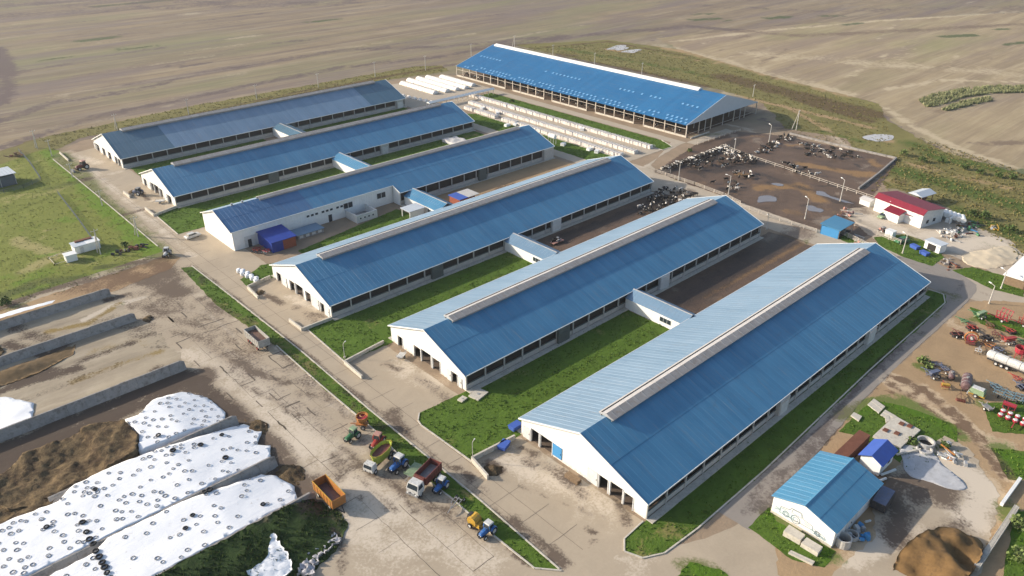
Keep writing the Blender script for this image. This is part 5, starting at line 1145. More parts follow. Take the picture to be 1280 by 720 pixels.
def drum(px, py, label):
    x, y = P(px, py); t = thing('grain_hopper', label, 'hopper', (x, y, .08), 0, None, .95)
    h = MB().rings([[(r_*math.cos(k*math.pi/6), r_*math.sin(k*math.pi/6), z) for k in range(12)] for z, r_ in ((.9, .4), (1.6, 1.2), (2.6, 1.3), (2.6, 1.1), (1.6, 1.0), (1.2, .3))]).build('bowl', M['p_crimson'], t)
    for a in range(4): MB().bar((.9*math.cos(a*1.57+.7), .9*math.sin(a*1.57+.7), 0), (.9*math.cos(a*1.57+.7), .9*math.sin(a*1.57+.7), 1.5), .12).build('leg', M['p_crimson'], t)
    MB().torus((0, 0, 2.62), 1.25, .09, 14, 5).build('rim_ring', M['p_red'], h); MB().bar((0, 0, .9), (1.6, 0, .5), .25).build('chute', M['p_crimson'], t)
drum(1273, 448, 'round crimson hopper behind the tanker')
harrow('implement', 'implement', 1163, 470, 70, 'dark slate implement with box and folded tines, left end of the lower row', 'p_slate', 'p_slate', 6, 2, 2.6, 1.0, False, True, 'p_slate')
harrow('plough', 'plough', 1180, 464, 60, 'dark upright plough beside the slate implement', 'p_slate', 'p_maroonp', 4, 2, 1.6, .9, False)
harrow('planter', 'planter', 1180, 485, 30, 'small yellow and red planter in front of the purple tanks', 'p_red', 'p_yellow', 4, 2, 2.0, .8, False, False, 'p_yellow')
def crate(px, py, ang, label, m, m2):
    x, y = P(px, py); t = thing('sprayer', label, 'sprayer', (x, y, .08), R(ang), None, 1.0)
    MB().cbox(0, 0, .7, 2.6, 1.7, 1.0, taper=.9).build('tank', M[m], t); MB().cbox(0, 0, 1.7, 2.0, 1.2, .12).build('lid', M[m2], t)
    MB().box(-1.5, -.7, .4, 1.5, .7, .62).build('frame', M['p_yellow'], t); MB().bar((-1.3, -2.0, 1.1), (-1.3, 2.0, 1.1), .1).build('boom', M[m2], t); MB().bar((-1.3, -1.8, .7), (-1.3, 1.8, .7), .07).build('boom', M[m2], t)
    for s in (-1, 1): wheel(t, 0, s*.95, .42, .26)
crate(1220, 495, -88, 'boxy pale green sprayer right of the slurry tank', 'p_palegreen', 'p_white')
platform(1233, 513, 60, 'small grey cart below the green sprayer', 'p_grey', 1.8, 1.2)
harrow('cultivator', 'cultivator', 1254, 496, 5, 'steel-blue spring cultivator with many tines', 'p_steelblue', 'p_steelblue', 10, 3, 4.2, 1.0, False)
harrow('cultivator', 'cultivator', 1277, 503, 5, 'steel-blue cultivator half out of frame', 'p_steelblue', 'p_steelblue', 8, 3, 3.4, 1.0, False)
harrow('seed_drill', 'seed drill', 1259, 514, 185, 'crimson box drill in front of the steel-blue cultivators', 'p_crimson', 'p_black', 6, 1, 2.8, .9, True, True, 'p_crimson')
def airdrill(px, py, ang, label):
    x, y = P(px, py); t = thing('precision_planter', label, 'planter', (x, y, .08), R(ang), None, 1.0)
    MB().box(-.1, -2.9, .7, .1, 2.9, .9).build('main_beam', M['p_crimson'], t)
    for r_ in (-.8, .8):
        for k in range(5):
            yy = -2.4+k*1.2
            h = MB().rings([[(r_+rr*math.cos(j*math.pi/4), yy+rr*math.sin(j*math.pi/4), z) for j in range(8)] for z, rr in ((.75, .3), (1.0, .46), (1.35, .46))]).build('seed_hopper', M['p_crimson'], t)
            MB().cyl((r_, yy, 1.35), (r_, yy, 1.5), .44, .3, 8).build('hopper_lid', M['p_white'], h)
            MB().bar((0, yy, .8), (r_, yy, .7), .1).build('row_arm', M['p_crimson'], t)
    for s in (-1, 1): wheel(t, -.2, s*1.6, .4, .25)
    MB().bar((0, 0, .8), (2.6, 0, .6), .14).build('drawbar', M['p_crimson'], t)
airdrill(1268, 530, 183, 'planter with two rows of white-lidded red seed hoppers')
bk = hfield('grass_bank', BANK, bankz, gmat('shaded_bank_grass', (.035,.06,.018), (.05,.04,.03), (.14,.12,.07), (.03,.06,.015), scale=.5, var=.4, bump=.8), kind='structure', step=.8, jit=.3); set_soil(bk.data)  # shade on the bank is put into this dark grass colour

# ================================================================ low concrete walls round the gable aprons
def lowwall(pts, h, label, wd=.35):
    t = thing('low_wall', label, 'wall', (pts[0][0], pts[0][1], 0), 0, 'low concrete walls at the barn aprons')
    o = pts[0]
    for a, c in zip(pts[:-1], pts[1:]):
        L = math.dist(a, c); n = max(1, round(L/2.6)); ux, uy = (c[0]-a[0])/L, (c[1]-a[1])/L
        for i in range(n):
            t0, t1 = L*i/n+.03, L*(i+1)/n-.03
            MB().bar((a[0]+ux*t0-o[0], a[1]+uy*t0-o[1], h/2+.05), (a[0]+ux*t1-o[0], a[1]+uy*t1-o[1], h/2+.05), wd, h).build('wall_block', M['kerb'], t)
lowwall([P(610,600), P(590,577), (72.8,77.2)], 1.0, 'low wall bent round the apron left of the nearest barn, dark heap in its corner')
lowwall([P(453,474), P(431,455), (73.8,119)], .8, 'low wall bent round the apron left of the second barn')
lowwall([P(362,402), P(378,414), (71.0,135.0)], .8, 'pale low wall at the right corner of the third barn apron')
lowwall([P(323,374), P(310,361), (70.4,162.8)], .8, 'low wall at the left corner of the third barn apron')
lowwall([P(155,242), P(163,248)], .9, 'short pale wall before the fifth barn with a dark heap behind it')
lowwall([P(182,262), P(193,271), (71.6,223.2)], .8, 'low wall at the right corner of the fifth barn apron')
lowwall([P(75,192), P(86,202)], .7, 'short pale wall by the track at the far left apron corner')
for px, py, rr, lab in ((616,588,1.7,'dark muck heap in the wall corner left of the nearest barn'), (166,240,1.5,'dark muck heap behind the short wall before the fifth barn'), (325,366,1.2,'small dark heap inside the wall left of the third barn')):
    a, b_ = P(px, py)
    hfield('muck_heap', blob(a, b_, rr, rr*.9), lambda x, y, a=a, b_=b_, rr=rr: max(.05, .7*max(0, 1-math.hypot(x-a, y-b_)/rr)+nz(x, y, 1.5, .3)), sil, lab, 'muck heap', step=.35)
def palstack(px, py, ang, label, m='wood'):
    x, y = P(px, py); t = thing('pallet_stack', label, 'pallets', (x, y, .06), R(ang), None, 1)
    for k in range(3):
        for j in range(4): MB().box(-1.4, -.6+j*.32, k*.28+.1, 1.4, -.6+j*.32+.24, k*.28+.16).build('slat', M[m], t)
        for j in (-1.2, 0, 1.2): MB().box(j-.06, -.6, k*.28, j+.06, .6, k*.28+.1).build('bearer', M[m], t)
palstack(716, 600, -90, 'brown wooden racks lying before the nearest barn gable')
def bluebin(px, py, label, ang=0):
    x, y = P(px, py); t = thing('blue_bin', label, 'bin', (x, y, .1), R(ang))
    MB().cbox(0, 0, .1, 2.0, 1.3, .75, taper=1.12).build('body', M['violet'], t); MB().cbox(0, 0, .85, 2.3, 1.5, .1).build('lid', M['violet'], t); MB().box(-.9, -.5, 0, .9, .5, .1).build('base', M['dark'], t)
bluebin(644, 536, 'blue covered box at the left corner of the nearest barn'); bluebin(630, 560, 'dull blue box inside the nearest apron wall', 20)
for px, py, s, lab in ((598,494,1.0,'grey concrete lid lying on the grass by the second barn corner'), (578,500,.5,'small white slab beside the grey concrete lid')):
    x, y = P(px, py); t = thing('concrete_slab', lab, 'slab', (x, y, .1), .2); MB().box(-1.6*s, -1.2*s, 0, 1.6*s, 1.2*s, .25).build('slab', M['kerb'], t); MB().cyl((0, 0, .25), (0, 0, .32), .3*s, n=10).build('lifting_plate', M['galv'], t)

# ================================================================ lean-to, sheds and bits around the white walled barn
t = thing('lean_to', 'ultramarine lean-to with red brick end against the white barn wall', 'shed', (77.6, 175.3, 0))
MB().add([(-.3, -.3, 2.9), (7.2, -.3, 2.9), (7.2, 8.3, 3.6), (-.3, 8.3, 3.6), (-.3, -.3, 3.05), (7.2, -.3, 3.05), (7.2, 8.3, 3.75), (-.3, 8.3, 3.75)], [(0,3,2,1),(4,5,6,7),(0,1,5,4),(1,2,6,5),(2,3,7,6),(3,0,4,7)]).build('roof', M['navy'], t)
MB().box(0, 0, 0, .2, 8, 2.9).build('side_wall', M['navy'], t); MB().box(.2, 0, 0, 3.2, .2, 2.85).build('front_wall', M['navy'], t)
MB().box(3.2, 0, 0, 6.9, .2, 2.85).build('brick_wall', M['brick'], t); MB().box(6.7, .2, 0, 6.9, 8, 2.85).build('brick_wall', M['brick'], t)
d = MB().box(1.2, -.06, .05, 2.6, .02, 2.3).build('door', M['navy'], t)
t = thing('flat_shed', 'low grey shed roof right of the ultramarine lean-to', 'shed', (86.5, 178, 0))
MB().box(0, 0, 0, 8, 4.4, 1.3).build('wall', M['wallcon'], t); MB().box(-.2, -.2, 1.3, 8.2, 4.5, 1.45).build('roof', M['roof_grey'], t)
for k in range(4): MB().box(.5+k*1.9, -.04, .4, 1.6+k*1.9, .02, 1.1).build('panel', M['offwhite'], t)
t = thing('block_annex', 'small roofless grey block annex against the tall white wall', 'annex', (104.5, 176.8, 0))
MB().box(0, 0, 0, 7, .3, 2.4).build('wall', M['offwhite'], t); MB().box(0, .3, 0, .3, 6, 2.4).build('wall', M['offwhite'], t); MB().box(6.7, .3, 0, 7, 6, 2.4).build('wall', M['offwhite'], t); MB().box(.3, .3, .1, 6.7, 6, .3).build('floor', M['wallcon'], t)
for k in range(4): o = MB().box(1.0+k*1.4, -.05, 1.0, 1.6+k*1.4, .02, 1.6).build('window', M['trim'], t); MB().box(1.06+k*1.4, -.08, 1.06, 1.54+k*1.4, -.04, 1.54).build('pane', M['glass'], o)
t = thing('small_shed', 'small pale flat-roofed shed beside the striped passage', 'shed', (117.0, 168.4, 0))
MB().box(0, 0, 0, 5, .2, 2.6).build('wall', M['white'], t); MB().box(4.8, .2, 0, 5, 4, 2.6).build('wall', M['white'], t); MB().box(-.3, -.3, 2.6, 5.3, 4.3, 2.8).build('roof', M['gablegrey'], t)
for a in (0, 4.8): MB().box(a, 3.8, 0, a+.2, 4, 2.6).build('post', M['trim'], t)
t = thing('small_shed', 'small shed with half violet and half white roof near the brown dirt', 'shed', (134, 166.5, 0), .0)
MB().box(0, 0, 0, 6, 5, 2.3).build('wall', M['brick'], t); MB().box(-.3, -.3, 2.3, 3.0, 5.3, 2.5).build('roof', M['violet'], t); MB().box(3.02, -.3, 2.3, 7.5, 5.3, 2.5).build('roof', M['ventw'], t)
for (px, py, lab) in ((314,346,'white wrapped bales and bags in a loose row on the grass corner'),):
    x, y = P(px, py); 
    for k in range(9):
        a, b_ = x+.6*(k % 2)-1.2+.3*(k//3), y+4-k*1.0
        tt = thing('wrapped_bale', 'white wrapped bale in the loose row on the grass corner by the road', 'bale', (a, b_, .1), random.uniform(0, 3), 'white wrapped bales by the road')
        MB().rings([[(r_*math.cos(j*math.pi/5), r_*math.sin(j*math.pi/5), z) for j in range(10)] for z, r_ in ((0, .5), (.15, .62), (.9, .6), (1.05, .45))]).build('bale', film, tt, smooth=True)
        MB().torus((0, 0, .52), .61, .03, 10, 4).build('strap', M['p_grey'], tt)
# ================================================================ calf hutches and film tunnels
def hutch_mesh():
    b = MB(); W = .58
    prof = [(-W, 0), (W, 0), (W, .75), (W*.6, 1.15), (-W*.6, 1.15), (-W, .75)]
    outer = [[(x, p[0]*k, p[1]*k) for p in prof] for x, k in ((-1.0, .94), (-.9, 1), (.9, 1), (1.0, .96))]
    inner = [[(x, p[0]*.8, p[1]*.86+.03) for p in prof] for x in (1.0, -.7)]
    n = 6; b.rings([outer[0], outer[1], outer[2], outer[3], inner[0], inner[1]])
    return b
ht = thing('calf_hutch', 'x', 'calf hutch', (0, 0, 0))
hb = hutch_mesh().build('shell', M['hutch'], ht); 
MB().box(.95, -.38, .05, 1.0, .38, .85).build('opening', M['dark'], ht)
pf = MB()
for s in (-1, 1): pf.bar((1.0, s*.56, .75), (2.2, s*.56, .75), .05); pf.bar((1.0, s*.56, .3), (2.2, s*.56, .3), .05); pf.bar((2.2, s*.56, 0), (2.2, s*.56, .8), .06)
pf.bar((2.2, -.56, .75), (2.2, .56, .75), .05); pf.bar((2.2, -.56, .35), (2.2, .56, .35), .05)
pf.build('pen_rail', M['galv'], ht, kind='stuff')
first = True
for X0, ya, yb, rz, nm in ((220.4,162.8,264.5,0,'upper'),(212.0,162.8,255.5,0,'middle'),(205.4,164.2,250.0,0,'lower')):
    n = int((yb-ya)/1.32)
    for i in range(n):
        y = ya+i*1.32
        if nm == 'lower' and 225.5 < y < 230: continue
        if nm == 'lower' and random.random() < .06: continue
        o = ht if first else copy_tree(ht); first = False
        o.scale = (1.0, 1.1, 1.05); o.location = (X0+random.uniform(-.2, .2), y+random.uniform(-.06, .06), .13); o.rotation_euler = (0, 0, R(rz+random.uniform(-7, 7)))
        o['label'] = f'white calf hutch standing in the {nm} of three long rows'; o['group'] = f'calf hutches in the {nm} row'
tw = [('nearest the left barns',211.0,277,303,1.5),('second from the left barns',217.2,276,306,1.5),('third from the left barns',222.6,275.5,306,1.4),('fourth from the left barns',227.6,275,305,1.4),('nearest the open-sided barn',233.2,276.5,301,1.4)]
for lab, x, ya, yb, r_ in tw:
    t = thing('film_tunnel', f'long cream film tunnel, {lab}', 'tunnel', (x, ya, .1), 0, 'cream film tunnels on the pale yard')
    n = int((yb-ya)/2.0); L = (yb-ya)/n; m0 = None
    prof = [(r_*math.cos(a)*1.15, r_*math.sin(a)) for a in [math.pi*k/9 for k in range(10)]]
    for i in range(n):
        if m0 is None: m0 = MB().rings([[(p[0]*k, yy, p[1]*k) for p in prof] for yy, k in ((.0, .96), (.15, 1), (L-.15, 1), (L, .96))]).build('film_bay', M['tunnel'], t, smooth=True).data
        else: inst('film_bay', m0, t, (random.uniform(-.08, .08), i*L, 0))
for k in range(7):
    x, y = P(497+k*7, 119+k*1.6); t = thing('feed_sack_pile', 'low pile of pale sacks left of the cream tunnels', 'sacks', (x, y, .12), 0, 'pale sack piles by the tunnels')
    MB().cbox(0, 0, 0, 1.6, 2.4, .5, taper=.7).build('lower_sacks', M['tunnel'], t); MB().cbox(.1, .1, .5, 1.1, 1.5, .35, taper=.7).build('upper_sacks', M['tunnel'], t)
t = thing('gallery', 'long white roofed gallery running from the open-sided barn towards the left barns', 'gallery', (194, 260.4, 0))
MB().prism([(-1.2, 2.2), (1.2, 2.2), (1.2, 2.35), (0, 2.9), (-1.2, 2.35)], 'x', 0, 37).build('roof', M['trim'], t)
for i in range(13):
    for s in (-1, 1): MB().box(i*3, s*1.05-.07, 0, i*3+.14, s*1.05+.07, 2.2).build('post', M['galv'], t)
for (px, py, lab) in ((573,180,'grey tarped stack at the far end of the fifth barn'),):
    x, y = P(px, py); hfield('tarped_stack', [(x-3, y-6), (x+3, y-6), (x+3.2, y+5), (x-3, y+6)], lambda a, b_: 1.2+nz(a, b_, .6, .4), M['ventw'], lab, 'stack', step=.8)
for k, (px, py) in enumerate(((634,158),(645,157),(603,137),(622,143),(728,163),(746,191),(704,182),(737,188))):
    x, y = P(px, py); t = thing('white_crate', f'small white crate on the grass by the hutch rows, {["left","right"][k % 2]}-hand one of its pair' if k in (0,1) else ['','','box just below the open-sided barn lane end','pale crate on the strip beside the upper hutches','white slab on the long grass strip above the hutches','pair-less white tub on the grass behind the third barn','flat white board on the grass behind the white walled barn','white tub beside the hutch row end'][k], 'crate', (x, y, .1), random.random())
    MB().cbox(0, 0, 0, 2.2, 1.5, .8, taper=.92).build('body', M['white'], t); MB().cbox(0, 0, .8, 2.2, 1.5, .1).build('lid', M['trim'], t)
t = thing('silo_frame', 'small tank on a steel frame at the far end of the white walled barn', 'tank', P(690,180)+(0,))
MB().cyl((0, -1.6, 3.0), (0, 1.6, 3.0), .8, n=12).build('tank', M['white'], t)
for a in (-.7, .7):
    for b_ in (-1.3, 1.3): MB().bar((a, b_, 0), (a, b_, 2.6), .15).build('leg', M['galv'], t)

# ================================================================ pens, rails and cattle
def fence(pts, label, h=1.25, rails=3, m='rail', sp=3.2, cat='fence', group='rail fences round the cattle pens', name='rail_fence', post=.16, rw=.10):
    t = thing(name, label, cat, (pts[0][0], pts[0][1], 0), 0, group); o = pts[0]
    for a, c in zip(pts[:-1], pts[1:]):
        L = math.dist(a, c); n = max(1, int(L/sp)); ux, uy = (c[0]-a[0])/L, (c[1]-a[1])/L
        for i in range(n+1):
            x, y = a[0]+ux*L*i/n-o[0], a[1]+uy*L*i/n-o[1]
            MB().box(x-post/2, y-post/2, 0, x+post/2, y+post/2, h).build('post', M[m], t)
        for r_ in range(rails):
            z = h-.12-r_*(h-.2)/max(1, rails)
            MB().bar((a[0]-o[0], a[1]-o[1], z), (c[0]-o[0], c[1]-o[1], z), rw).build('rail', M[m], t)
    return t
fence([P(820,216), P(868,232), P(905,246), P(925,256)], 'pale rail fence between the mud pen and the barn lane, left stretch', 1.3, 3)
fence([P(925,259), P(960,272), P(1020,291)], 'pale rail fence between the mud pen and the barn lane, right stretch', 1.3, 3)
fence([P(905,185), P(935,197), P(980,212), P(1035,231), P(1095,251)], 'rail fence dividing the mud pen from the upper pen', 1.3, 2)
fence([P(872,181), P(925,164)], 'white-topped rail along the feed lane at the top of the mud pen', 1.0, 2)
fence([P(1048,292), P(1110,322)], 'rail fence on the near side of the blue-roofed stock alley', 1.5, 4)
fence([P(1068,283), P(1125,306)], 'rail fence on the far side of the blue-roofed stock alley', 1.5, 4)
fence([P(838,216), P(820,216)], 'short end rail of the feed fence', 1.1, 2)
lw = [P(987,168), P(1040,181), P(1120,199), P(1098,218), P(1073,237)]
t = thing('pen_wall', 'low concrete wall closing the upper pen', 'wall', lw[0]+(0,)); o = lw[0]
for a, c in zip(lw[:-1], lw[1:]):
    L = math.dist(a, c); n = max(1, int(L/3)); 
    for i in range(n):
        p0 = (a[0]+(c[0]-a[0])*(i+.02)/n-o[0], a[1]+(c[1]-a[1])*(i+.02)/n-o[1], .4); p1 = (a[0]+(c[0]-a[0])*(i+.98)/n-o[0], a[1]+(c[1]-a[1])*(i+.98)/n-o[1], .4)
        MB().bar(p0, p1, .5, .7).build('wall_block', M['wallcon'], t)
# feed kerb with a row of block ends
fk = [P(826,212), P(905,183)]
t = thing('feed_trough', 'pale concrete feed trough along the top of the mud pen', 'trough', fk[0]+(0,)); o = fk[0]; L = math.dist(*fk)
for i in range(14):
    p0 = ((fk[1][0]-o[0])*(i+.03)/14, (fk[1][1]-o[1])*(i+.03)/14, .3); p1 = ((fk[1][0]-o[0])*(i+.97)/14, (fk[1][1]-o[1])*(i+.97)/14, .3)
    MB().bar(p0, p1, .8, .55).build('trough_piece', M['kerb'], t)
def cowmat():
    g = N('holstein_hide'); v = g.n('ShaderNodeVectorMath', operation='ADD'); g.l(g.obj(), v.inputs[0])
    cb = g.n('ShaderNodeCombineXYZ'); r = g.rnd(); g.l(g.math('MULTIPLY', r, 57.0), cb.inputs[0]); g.l(g.math('MULTIPLY', r, 31.0), cb.inputs[1]); g.l(cb.outputs[0], v.inputs[1])
    n1 = g.noise(v.outputs[0], 1.1, 2, .4); f = g.math('ADD', n1, g.math('MULTIPLY', g.math('SUBTRACT', r, .62), .35))
    return g.done(g.mix(g.ramp(f, .55, .58), (.022,.02,.019), (.62,.58,.53)), .8, .2)
M['cow'] = cowmat()
def cow_mesh(lying):
    """one continuous body: skin over a joint skeleton"""
    V, E, Rr = [], [], []
    def v(p, r): V.append(p); Rr.append(r); return len(V)-1
    dz = -.62 if lying else 0
    sp = [v((-.95,0,1.18+dz),(.26,.28)), v((-.5,0,1.10+dz),(.37,.38)), v((0,0,1.04+dz),(.40,.42)), v((.5,0,1.08+dz),(.35,.40)), v((.85,0,1.22+dz),(.24,.28)), v((1.15,0,1.38+dz+(.0 if not lying else .05)),(.15,.18)), v((1.38,0,1.42+dz),(.15,.16)), v((1.62,0,1.28+dz),(.11,.11)), v((1.78,0,1.18+dz),(.085,.08))]
    E += [(a, b_) for a, b_ in zip(sp[:-1], sp[1:])]
    for s in (-1, 1):
        if not lying:
            a = v((.62, s*.2, .8), (.12,.12)); b_ = v((.66, s*.2, .42), (.075,.075)); c = v((.64, s*.2, .06), (.06,.06)); E += [(sp[3], a), (a, b_), (b_, c)]
            a = v((-.72, s*.22, .85), (.17,.14)); b_ = v((-.9, s*.22, .5), (.085,.08)); c = v((-.86, s*.22, .06), (.06,.06)); E += [(sp[1], a), (a, b_), (b_, c)]
        else:
            a = v((.7, s*.38, .22), (.11,.11)); b_ = v((.98, s*.42, .12), (.07,.07)); E += [(sp[3], a), (a, b_)]
            a = v((-.55, s*.45, .25), (.15,.13)); b_ = v((-.1, s*.52, .12), (.07,.07)); E += [(sp[1], a), (a, b_)]
        e = v((1.36, s*.2, 1.5+dz), (.045,.03)); E.append((sp[6], e))
    tl = v((-1.12, 0, 1.1+dz), (.05,.05)); tl2 = v((-1.17, 0, .65+dz*.6), (.04,.04)); E += [(sp[0], tl), (tl, tl2)]
    me = bpy.data.meshes.new('sk'); me.from_pydata(V, E, []); ob = bpy.data.objects.new('sk', me); col.objects.link(ob)
    md = ob.modifiers.new('s', 'SKIN'); 
    for i, r in enumerate(Rr): me.skin_vertices[0].data[i].radius = r
    me.skin_vertices[0].data[2].use_root = True; md.use_smooth_shade = True
    ob.modifiers.new('u', 'SUBSURF').levels = 1
    dg = bpy.context.evaluated_depsgraph_get(); out = bpy.data.meshes.new_from_object(ob.evaluated_get(dg)); out.name = 'cow'
    bpy.data.objects.remove(ob); out.materials.clear(); out.materials.append(M['cow']); out.polygons.foreach_set('use_smooth', [True]*len(out.polygons)); return out
CW = [cow_mesh(False), cow_mesh(True)]
cows = []
def put_cow(x, y, rz, k, label, group, z=.09, s=None):
    s = s or random.uniform(.74, .86); inst('cow', CW[k], None, (x, y, z), rz, (s, s, s), label=label, cat='cow', group=group); cows.append((x, y))
def herd(poly, n, dmin, label, group, lie=.2, ang=None, z=.09, s=None):
    poly = PP(poly); e = np.array(poly); lo = e.min(0); hi = e.max(0); c = 0
    for _ in range(n*80):
        if c >= n: break
        x, y = random.uniform(lo[0], hi[0]), random.uniform(lo[1], hi[1])
        if not inpoly(np.array([x]), np.array([y]), poly)[0] or any((x-a)**2+(y-b_)**2 < dmin**2 for a, b_ in cows): continue
        put_cow(x, y, random.uniform(0, 6.28) if ang is None else R(ang)+random.gauss(0, .35), int(random.random() < lie), label, group, z, s); c += 1
L = math.dist(*fk); da = math.atan2(fk[1][1]-fk[0][1], fk[1][0]-fk[0][0])
for i in range(46):
    t_ = (i+.5)/46; put_cow(fk[0][0]+(fk[1][0]-fk[0][0])*t_+1.7*math.sin(da), fk[0][1]+(fk[1][1]-fk[0][1])*t_-1.7*math.cos(da), da+math.pi/2+random.gauss(0, .12), 0, 'cow feeding side by side at the pale concrete trough', 'cows feeding at the trough')
herd([(850,209),(905,189),(940,192),(925,206),(880,214),(860,212)], 40, 1.35, 'cow standing in the dense black and white crowd of the mud pen', 'cows crowded in the mud pen', .1)
herd([(905,188),(945,198),(944,206),(915,203)], 16, 1.5, 'cow standing in the dense black and white crowd of the mud pen', 'cows crowded in the mud pen', .1)
herd([(917,216),(940,217),(942,224),(919,224)], 9, 1.3, 'cow in the small knot in the middle of the mud pen', 'cows in the small knot', .3)
herd([(882,221),(900,222),(922,230),(928,244),(905,238),(882,230)], 8, 1.8, 'cow in the loose line nearest the barn lane', 'cows in the loose line', .1)
herd([(945,190),(983,168),(990,174),(962,193),(950,195)], 26, 1.6, 'cow resting in the left group of the upper pen', 'cows at left of the upper pen', .6)
herd([(1000,180),(1035,183),(1075,193),(1070,200),(1035,199),(1008,195)], 28, 1.8, 'cow resting in the right group of the upper pen', 'cows at right of the upper pen', .6)
herd([(975,202),(1012,213),(1022,220),(998,222),(985,211)], 12, 1.5, 'cow near the fence that divides the two pens', 'cows at the dividing fence', .2)
herd([(796,262),(822,240),(838,234),(872,244),(850,256),(820,268),(800,268)], 56, 1.15, 'cow in the crowd between the second and third barns', 'cows crowded between two barns', .1, s=.8)
herd([(693,298),(702,300),(700,308),(690,305)], 3, 1.2, 'cow by the hay feeder next to the passage', 'cows by the hay feeder', 0)
for i in range(40): put_cow(244+random.random()*2.2, 164+i*3.4+random.uniform(-1, 1), R(random.choice((180, 180, 0, 90))), int(random.random() < .25), 'cow seen between the columns inside the open-sided barn', 'cows inside the open-sided barn', .16)
t = thing('hay_feeder', 'small feeder with a pink-grey board in the corner of the cattle yard', 'feeder', P(696,304)+(.1,)); MB().cbox(0, 0, .4, 4, 1.6, .15).build('board', M['p_pink'], t)
for a in (-1.8, 1.8):
    for b_ in (-.6, .6): MB().box(a-.08, b_-.08, 0, a+.08, b_+.08, .4).build('leg', M['wood'], t)
# ================================================================ depot with the red roof
ang = R(-103); ox, oy = P(1091.3,263)
t = thing('depot_building', 'white two-storey depot with red roof and red-roofed porch', 'building', (ox, oy, 0), ang)
Lb, Wb, H = 15.4, 9.5, 4.6       # x along the front, +y to the back
MB().box(0, 0, 0, Lb, .3, H-.2).build('front_wall', M['white'], t); MB().box(0, Wb-.3, 0, Lb, Wb, H-.45).build('back_wall', M['white'], t)
MB().prism([(.3, 0), (Wb-.3, 0), (Wb-.3, H-.4), (1.0, H+.72), (.3, H-.05)], 'x', 0, .3).build('end_wall', M['white'], t); MB().prism([(.3, 0), (Wb-.3, 0), (Wb-.3, H-.4), (1.0, H+.72), (.3, H-.05)], 'x', Lb-.3, Lb).build('end_wall', M['offwhite'], t)
def slope(t, x0, x1, ya, za_, yb, zb_, m, name='roof_slope'):
    b = MB(); n = int((x1-x0)/.5)
    for i in range(n):
        a = x0+(x1-x0)*i/n; c = x0+(x1-x0)*(i+1)/n-.03; h = .05
        b.add([(a, ya, za_), (c, ya, za_), (c, yb, zb_), (a, yb, zb_), (a, ya, za_-.1), (c+.03, ya, za_-.1), (c+.03, yb, zb_-.1), (a, yb, zb_-.1)], [(0,1,2,3),(7,6,5,4),(0,4,5,1),(1,5,6,2),(2,6,7,3),(3,7,4,0)])
    return b.build(name, m, t, kind='stuff')
slope(t, -.3, Lb+.3, -.45, H-.45, 1.0, H+.85, M['maroon']); slope(t, -.3, Lb+.3, 1.0, H+.85, Wb+.4, H-.35, M['maroon'])
MB().box(5.2, -2.6, 0, 10.0, 0, 2.7).build('porch', M['white'], t); slope(t, 5.0, 10.2, -2.9, 2.65, .1, 3.6, M['maroon'], 'porch_roof')
MB().box(4.6, -.08, .2, 4.9, -.01, H).build('drainpipe', M['trim'], t)
for x, z in ((1.2,1.0),(3.0,1.0),(1.2,2.9),(3.0,2.9),(11.2,1.1),(13.0,1.1),(11.2,3.0),(13.2,3.0)):
    o = MB().box(x, -.06, z, x+.9, .02, z+.9).build('window', M['trim'], t); MB().box(x+.07, -.09, z+.07, x+.83, -.05, z+.83).build('pane', M['offwhite'], o)
for y in (2.0, 5.0): 
    o = MB().box(Lb-.02, y, 1.0, Lb+.06, y+1.3, 2.2).build('window', M['trim'], t); MB().box(Lb+.05, y+.07, 1.07, Lb+.09, y+1.23, 2.13).build('pane', M['glass'], o)
o = MB().box(7, -2.66, .05, 8, -2.58, 2.1).build('door', M['offwhite'], t); MB().box(7.8, -2.72, 1.0, 7.9, -2.66, 1.15).build('handle', M['dark'], o)
MB().bar((10.5, -.7, 2.9), (12.2, -.7, 3.0), .5, .1).build('canopy', M['maroon'], t)
for k in range(7):
    x, y = P(1171+k*5.1, 270+k*1.7); t = thing('fuel_tank', 'white tank in the row right of the red-roofed depot', 'tank', (x, y, .1), R(25), 'row of white tanks behind the depot')
    MB().cyl((-1.7, 0, 1.6), (1.7, 0, 1.6), .72, n=12).build('shell', M['white'], t, smooth=False)
    for a in (-1.1, 1.1): MB().cbox(a, 0, 0, .3, 1.3, 1.0).build('saddle', M['wallcon'], t)
t = thing('pump', 'white pipework and pump standing before the tank row', 'pump', P(1188,279)+(.1,))
for a in (-1, 0, 1): MB().cyl((a*.8, 0, 0), (a*.8, 0, 2.0), .22).build('pipe', M['white'], t)
MB().cyl((-1.3, 0, 1.8), (1.3, 0, 1.8), .25).build('pipe', M['white'], t); MB().cbox(0, .9, 0, 1.4, .9, 1.1).build('pump', M['trim'], t)
t = thing('tank_shelter', 'open shelter with pale blue roof behind the depot', 'shelter', P(1150,252)+(0,), R(-12))
for a in (-2.8, 2.8):
    for b_ in (-1.8, 1.8): MB().bar((a, b_, 0), (a, b_, 2.9), .2).build('post', M['wood'], t)
MB().prism([(-2.4, 2.8), (2.4, 2.8), (0, 3.6)], 'x', -3.6, 3.6).build('roof', M['gablegrey'], t); MB().cyl((-1.8, 0, 1.0), (1.8, 0, 1.0), .8).build('tank', M['rust'], t); MB().box(-2, -.8, .0, 2, .8, .3).build('cradle', M['wood'], t)
t = thing('weigh_hut', 'small white hut with dark open front on the depot lawn edge', 'hut', P(1163,314)+(0,), R(-103))
